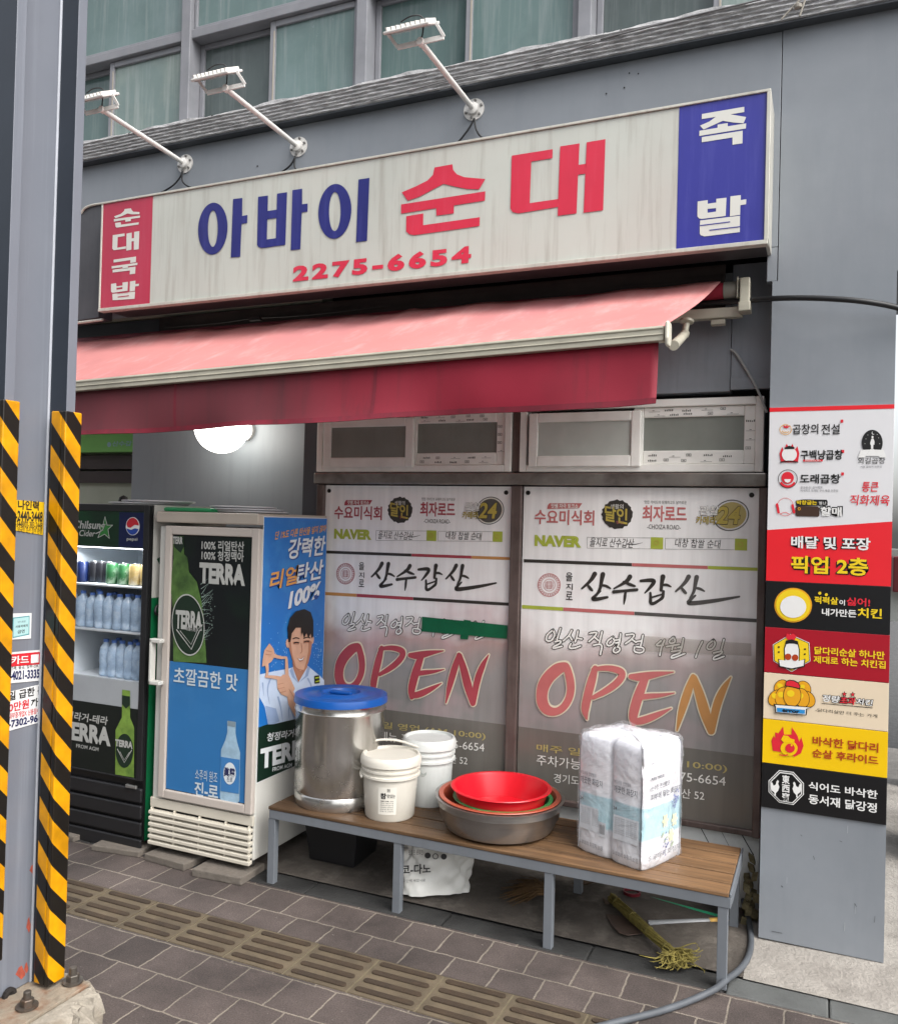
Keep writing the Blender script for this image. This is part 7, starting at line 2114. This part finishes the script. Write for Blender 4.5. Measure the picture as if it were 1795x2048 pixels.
# ------------------------------------------------------------------ things under the bench
PZ = .022
c_ = P(640, 1720, y=-.02)
bx = V3((-2.15, -.02, PZ + .012))
t = thing('black_bin', 'black plastic crate pushed under the left end of the bench', 'crate', bx)
m = MB()
def fr_(z, k_): return [V3((bx.x + sx_ * .15 * k_, bx.y + sy_ * .13 * k_, z)) for sx_, sy_ in ((-1, -1), (1, -1), (1, 1), (-1, 1))]
m.hexa(fr_(PZ + .012, .84), fr_(PZ + .21, 1.0)); m.hexa(fr_(PZ + .19, 1.05), fr_(PZ + .213, 1.06)); m.build('body', bkr, t, bevel=.012, seg=3)
# feed sack
q0, q1 = P(815, 1790, z=PZ + .012), P(925, 1785, z=PZ + .012)
sk = thing('plastic_sack', 'crumpled white printed sack slumped behind the bench leg', 'sack', ((q0.x + q1.x) / 2, (q0.y + q1.y) / 2 + .06, PZ))
rs = random.Random(21)
sax = (q1 - q0); sax.z = 0; sl = sax.length * 1.05; sax.normalize(); say = V3((-sax.y, sax.x, 0))
def sack(u, v):
    a = 2 * pi * u
    z = PZ + .012 + .262 * v
    w_ = sl * .62 * (1.0 - .12 * v) + .05 * max(0, v - .55)
    d_ = .085 * (1 - .55 * v) + .004
    sq = lambda c: math.copysign(abs(c) ** .6, c)
    p = q0.lerp(q1, .5) + say * .07 + sax * w_ * sq(cos(a)) + say * d_ * sq(sin(a))
    f = .016 * (abs(sin(2.5 * a + 5 * v)) * 2 - 1) + .011 * (abs(sin(4.5 * a - 8 * v + 1)) * 2 - 1) + .006 * sin(17 * a + 21 * v)
    p = p + (sax * cos(a) + say * sin(a)) * f * (.4 + v) + sax * .05 * v * v
    p.z = z + .012 * sin(3 * a + 2) * v
    return p
m = MB(); m.grid(sack, 64, 22)
m.build('bag', M('white woven sack', '#dcdcd7', .5, var=.06, scale=6, blotch='#b5b4ac', bamt=.5, bsc=6, bump=.1, bscale=120), sk, smooth='s')
pS = PL(q0.lerp(q1, .5) - say * .032 + V3((0, 0, 0)), sax, (0, 0, 1)); pS.n = -say
m = MB()
kS = crop(560, 1660, 4.48)
m.text(pS, '코-다노', kS((1085, 400)), kS((1350, 300)), bold=.03, layer=2); m.text(pS, '고단백 배합사료', kS((1100, 470)), kS((1300, 435)), layer=2); m.text(pS, '맛좋은 원료만', kS((1150, 225)), kS((1280, 175)), layer=2)
for q in ((1320, 228), (1465, 238)): m.ell(pS, *kS(q), 6, 6, 2)
m.ell(pS, *kS((1390, 235)), 6, 6, 2, inner=.7)
m.build('lettering', ink, sk)
# brooms
straw = M('straw broom fibre', '#7b7036', .8, var=.35, scale=40)
strawb = M('brown broom fibre', '#5b4428', .85, var=.4, scale=40)
rs = random.Random(4)
h0, h1_ = P(1222, 1795, z=PZ + .05), P(1345, 1908, z=PZ + .03)
bm = thing('straw_rope', 'thick bundle of twisted yellow straw rope with a frayed end under the bench', 'rope', h1_)
m = MB(); 
d_ = (h1_ - h0).normalized(); sd2 = d_.cross(V3((0, 0, 1)))
for i in range(46):
    a = rs.uniform(0, 6.28); r_ = .019 * rs.random() ** .5
    off = sd2 * r_ * cos(a) + V3((0, 0, 1)) * r_ * sin(a)
    pts_ = []
    for q in range(9):
        aa = a + 2.6 * q / 8
        pts_.append(h0.lerp(h1_, q / 8) + sd2 * r_ * cos(aa) + V3((0, 0, 1)) * r_ * sin(aa))
    m.tube(pts_, .0034, 5)
m.build('bound_straw', straw, bm)
m = MB()
for i in range(4):
    p = h0.lerp(h1_, .1 + .27 * i); m.lathe([(.0215, -.004), (.0225, 0), (.0215, .004)], p, 20, axis=d_)
m.build('binding', M('binding cord', '#6b6230', .7, var=.2), bm)
m = MB()
for i in range(150):
    a = rs.uniform(0, 6.28); r_ = .018 * rs.random() ** .5
    s_ = h1_ + sd2 * r_ * cos(a) + V3((0, 0, 1)) * r_ * sin(a)
    spread = rs.gauss(0, 1)
    p1 = s_ + d_ * rs.uniform(.02, .05) + sd2 * spread * .028 + V3((0, 0, rs.uniform(-.01, .03)))
    p2 = p1 + d_ * rs.uniform(-.02, .035) + sd2 * rs.gauss(0, .03) + V3((0, 0, rs.uniform(-.03, .012)))
    p3 = p2 - d_ * rs.uniform(-.02, .04) + sd2 * rs.gauss(0, .025)
    for p in (p1, p2, p3): p.z = max(p.z, PZ - .004)
    m.tube([s_, p1, p2, p3], [.0028, .0026, .002, .0012], 5, smooth=1)
m.build('loose_straw', straw, bm)
g0_, g1_ = P(1075, 1795, z=PZ + .03), P(1010, 1780, z=PZ + .02)
bm2 = thing('broom', 'worn brown broom head lying in the shade under the bench middle', 'broom', g0_)
m = MB()
for i in range(190):
    a = rs.uniform(-1.1, 1.1)
    dd = V3((-cos(a), -.55 * sin(a) - .15, 0)).normalized()
    s_ = P(1105, 1785, z=PZ + .03) + V3((rs.uniform(-.01, .01), rs.uniform(-.012, .012), rs.uniform(-.01, .015)))
    L_ = rs.uniform(.14, .23)
    m.tube([s_, s_ + dd * L_ * .5 + V3((0, 0, .012)), s_ + dd * L_ + V3((rs.uniform(-.02, .02), rs.uniform(-.02, .02), -.018))], [.0026, .0022, .0012], 4)
m.build('bristles', strawb, bm2)
m = MB(); m.tube([P(1100, 1785, y=.14), P(1215, 1752, y=.2)], .013, 10); m.build('handle', M('old wood handle', '#4a3a2b', .7, var=.3), bm2)
# shovel
sh = thing('shovel', 'rusty shovel blade lying flat beside the straw rope', 'shovel', P(1245, 1840, z=PZ))
kz = crop(960, 1700, 2.987)
m = MB(); pts = [P(*q, z=PZ + .016) for q in kz((740, 310), (770, 300), (830, 330), (1010, 440), (1020, 480), (960, 505), (880, 515), (830, 500), (780, 450), (750, 390))]
m.prism(pts, (0, 0, .004)); m.build('blade', M('rusty blade', '#5d4d45', .6, .4, var=.3, scale=12, blotch='#3d2f28', bamt=.6, bsc=8), sh, bevel=.002)
m = MB(); m.tube([P(*kz((760, 320)), z=PZ + .03), P(*kz((690, 270)), y=.17), P(*kz((560, 230)), y=.21)], .012, 10, smooth=1); m.build('shaft', M('old wood handle', '#4a3a2b'), sh)
m = MB(); m.tube([P(*kz((880, 250)), y=.225), P(*kz((1000, 290)), y=.19), P(*kz((1420, 400)), z=PZ + .02)], .0105, 10)
setp(m.build('green_pole', M('green pole', '#2c9a70', .4, var=.12), base=P(*kz((1200, 340)), z=PZ), smooth=True), 'thin green pole lying under the right end of the bench', 'pole')
pp2 = thing('grey_pipe', 'grey pipe with yellow tape at its end under the bench', 'pipe', P(*kz((1200, 430)), z=PZ))
m = MB(); m.tube([P(*kz((1000, 440)), z=PZ + .018), P(*kz((1370, 428)), z=PZ + .018)], .0125, 14); m.build('tube', M('grey pipe', '#8b8e91', .4, var=.12, scale=12, blotch='#5e605f', bamt=.5, bsc=10), pp2, smooth=True)
m = MB(); m.tube([P(*kz((1366, 428)), z=PZ + .018), P(*kz((1440, 426)), z=PZ + .018)], [.0145, .0145], 14); m.tube([P(*kz((1440, 426)), z=PZ + .018), P(*kz((1490, 430)), z=PZ + .018)], [.012, .008], 10); m.build('taped_end', M('ochre tape', '#b08a3e', .6, var=.25, scale=40, bump=.4, bscale=90), pp2)
m = MB(); m.box(-1.05, -.99, .02, .09, PZ, PZ + .05); m.box(-.80, -.72, .0, .03, PZ + .04, PZ + .09)
m2 = MB(); q = P(*kz((905, 270)), y=.18); m2.lathe([(.001, 0), (.035, 0), (.04, .05), (.034, .05), (.03, .006), (.001, .006)], q - V3((0, 0, .03)), 20)
setp(m2.build('cup', M('dark red plastic', '#6f1f2a', .4), base=q, smooth=True), 'small dark red plastic cup under the bench near the green pole', 'cup')
# hose
hm = M('grey rubber hose', '#484c51', .6, var=.12, scale=20, blotch='#5c6066', bamt=.5, bsc=8)
hp_ = [P(*q, z=z) for q, z in ((kz((1545, 200)), .10), (kz((1560, 270)), .085), (kz((1600, 400)), .06), (kz((1622, 540)), .045), (kz((1605, 640)), .04), (kz((1550, 720)), .04), (kz((1470, 775)), .037), (kz((1420, 822)), .034), (kz((1380, 845)), .03), (kz((1250, 905)), .014), (kz((1080, 965)), .012), (kz((900, 1010)), .012), (kz((700, 1060)), .012), (kz((450, 1130)), .012))]
m = MB(); m.tube(hp_, .0118, 14, smooth=3)
setp(m.build('hose', hm, base=hp_[6], smooth='s'), 'grey rubber hose curling around the right front bench leg onto the paving', 'hose')
# small weed and plastic debris by the pillar foot
m = MB()
rs = random.Random(8)
for i in range(26):
    p = V3((-.255 + rs.uniform(-.03, .02), .16 + rs.uniform(-.06, .08), .05 + .25 * rs.random() ** 2))
    m.obox(p, V3((.012, .004 * rs.uniform(-1, 1), .006 * rs.uniform(-1, 1))), V3((0, .010, .004)), V3((rs.uniform(-.004, .004), 0, .012)))
t = m.build('debris', M('grimy debris', '#6a6146', .9, var=.5, scale=30), base=(-.255, .16, .05)); setp(t, 'heap of grimy debris in the corner between the pillar and the wall', 'debris', kind='stuff')
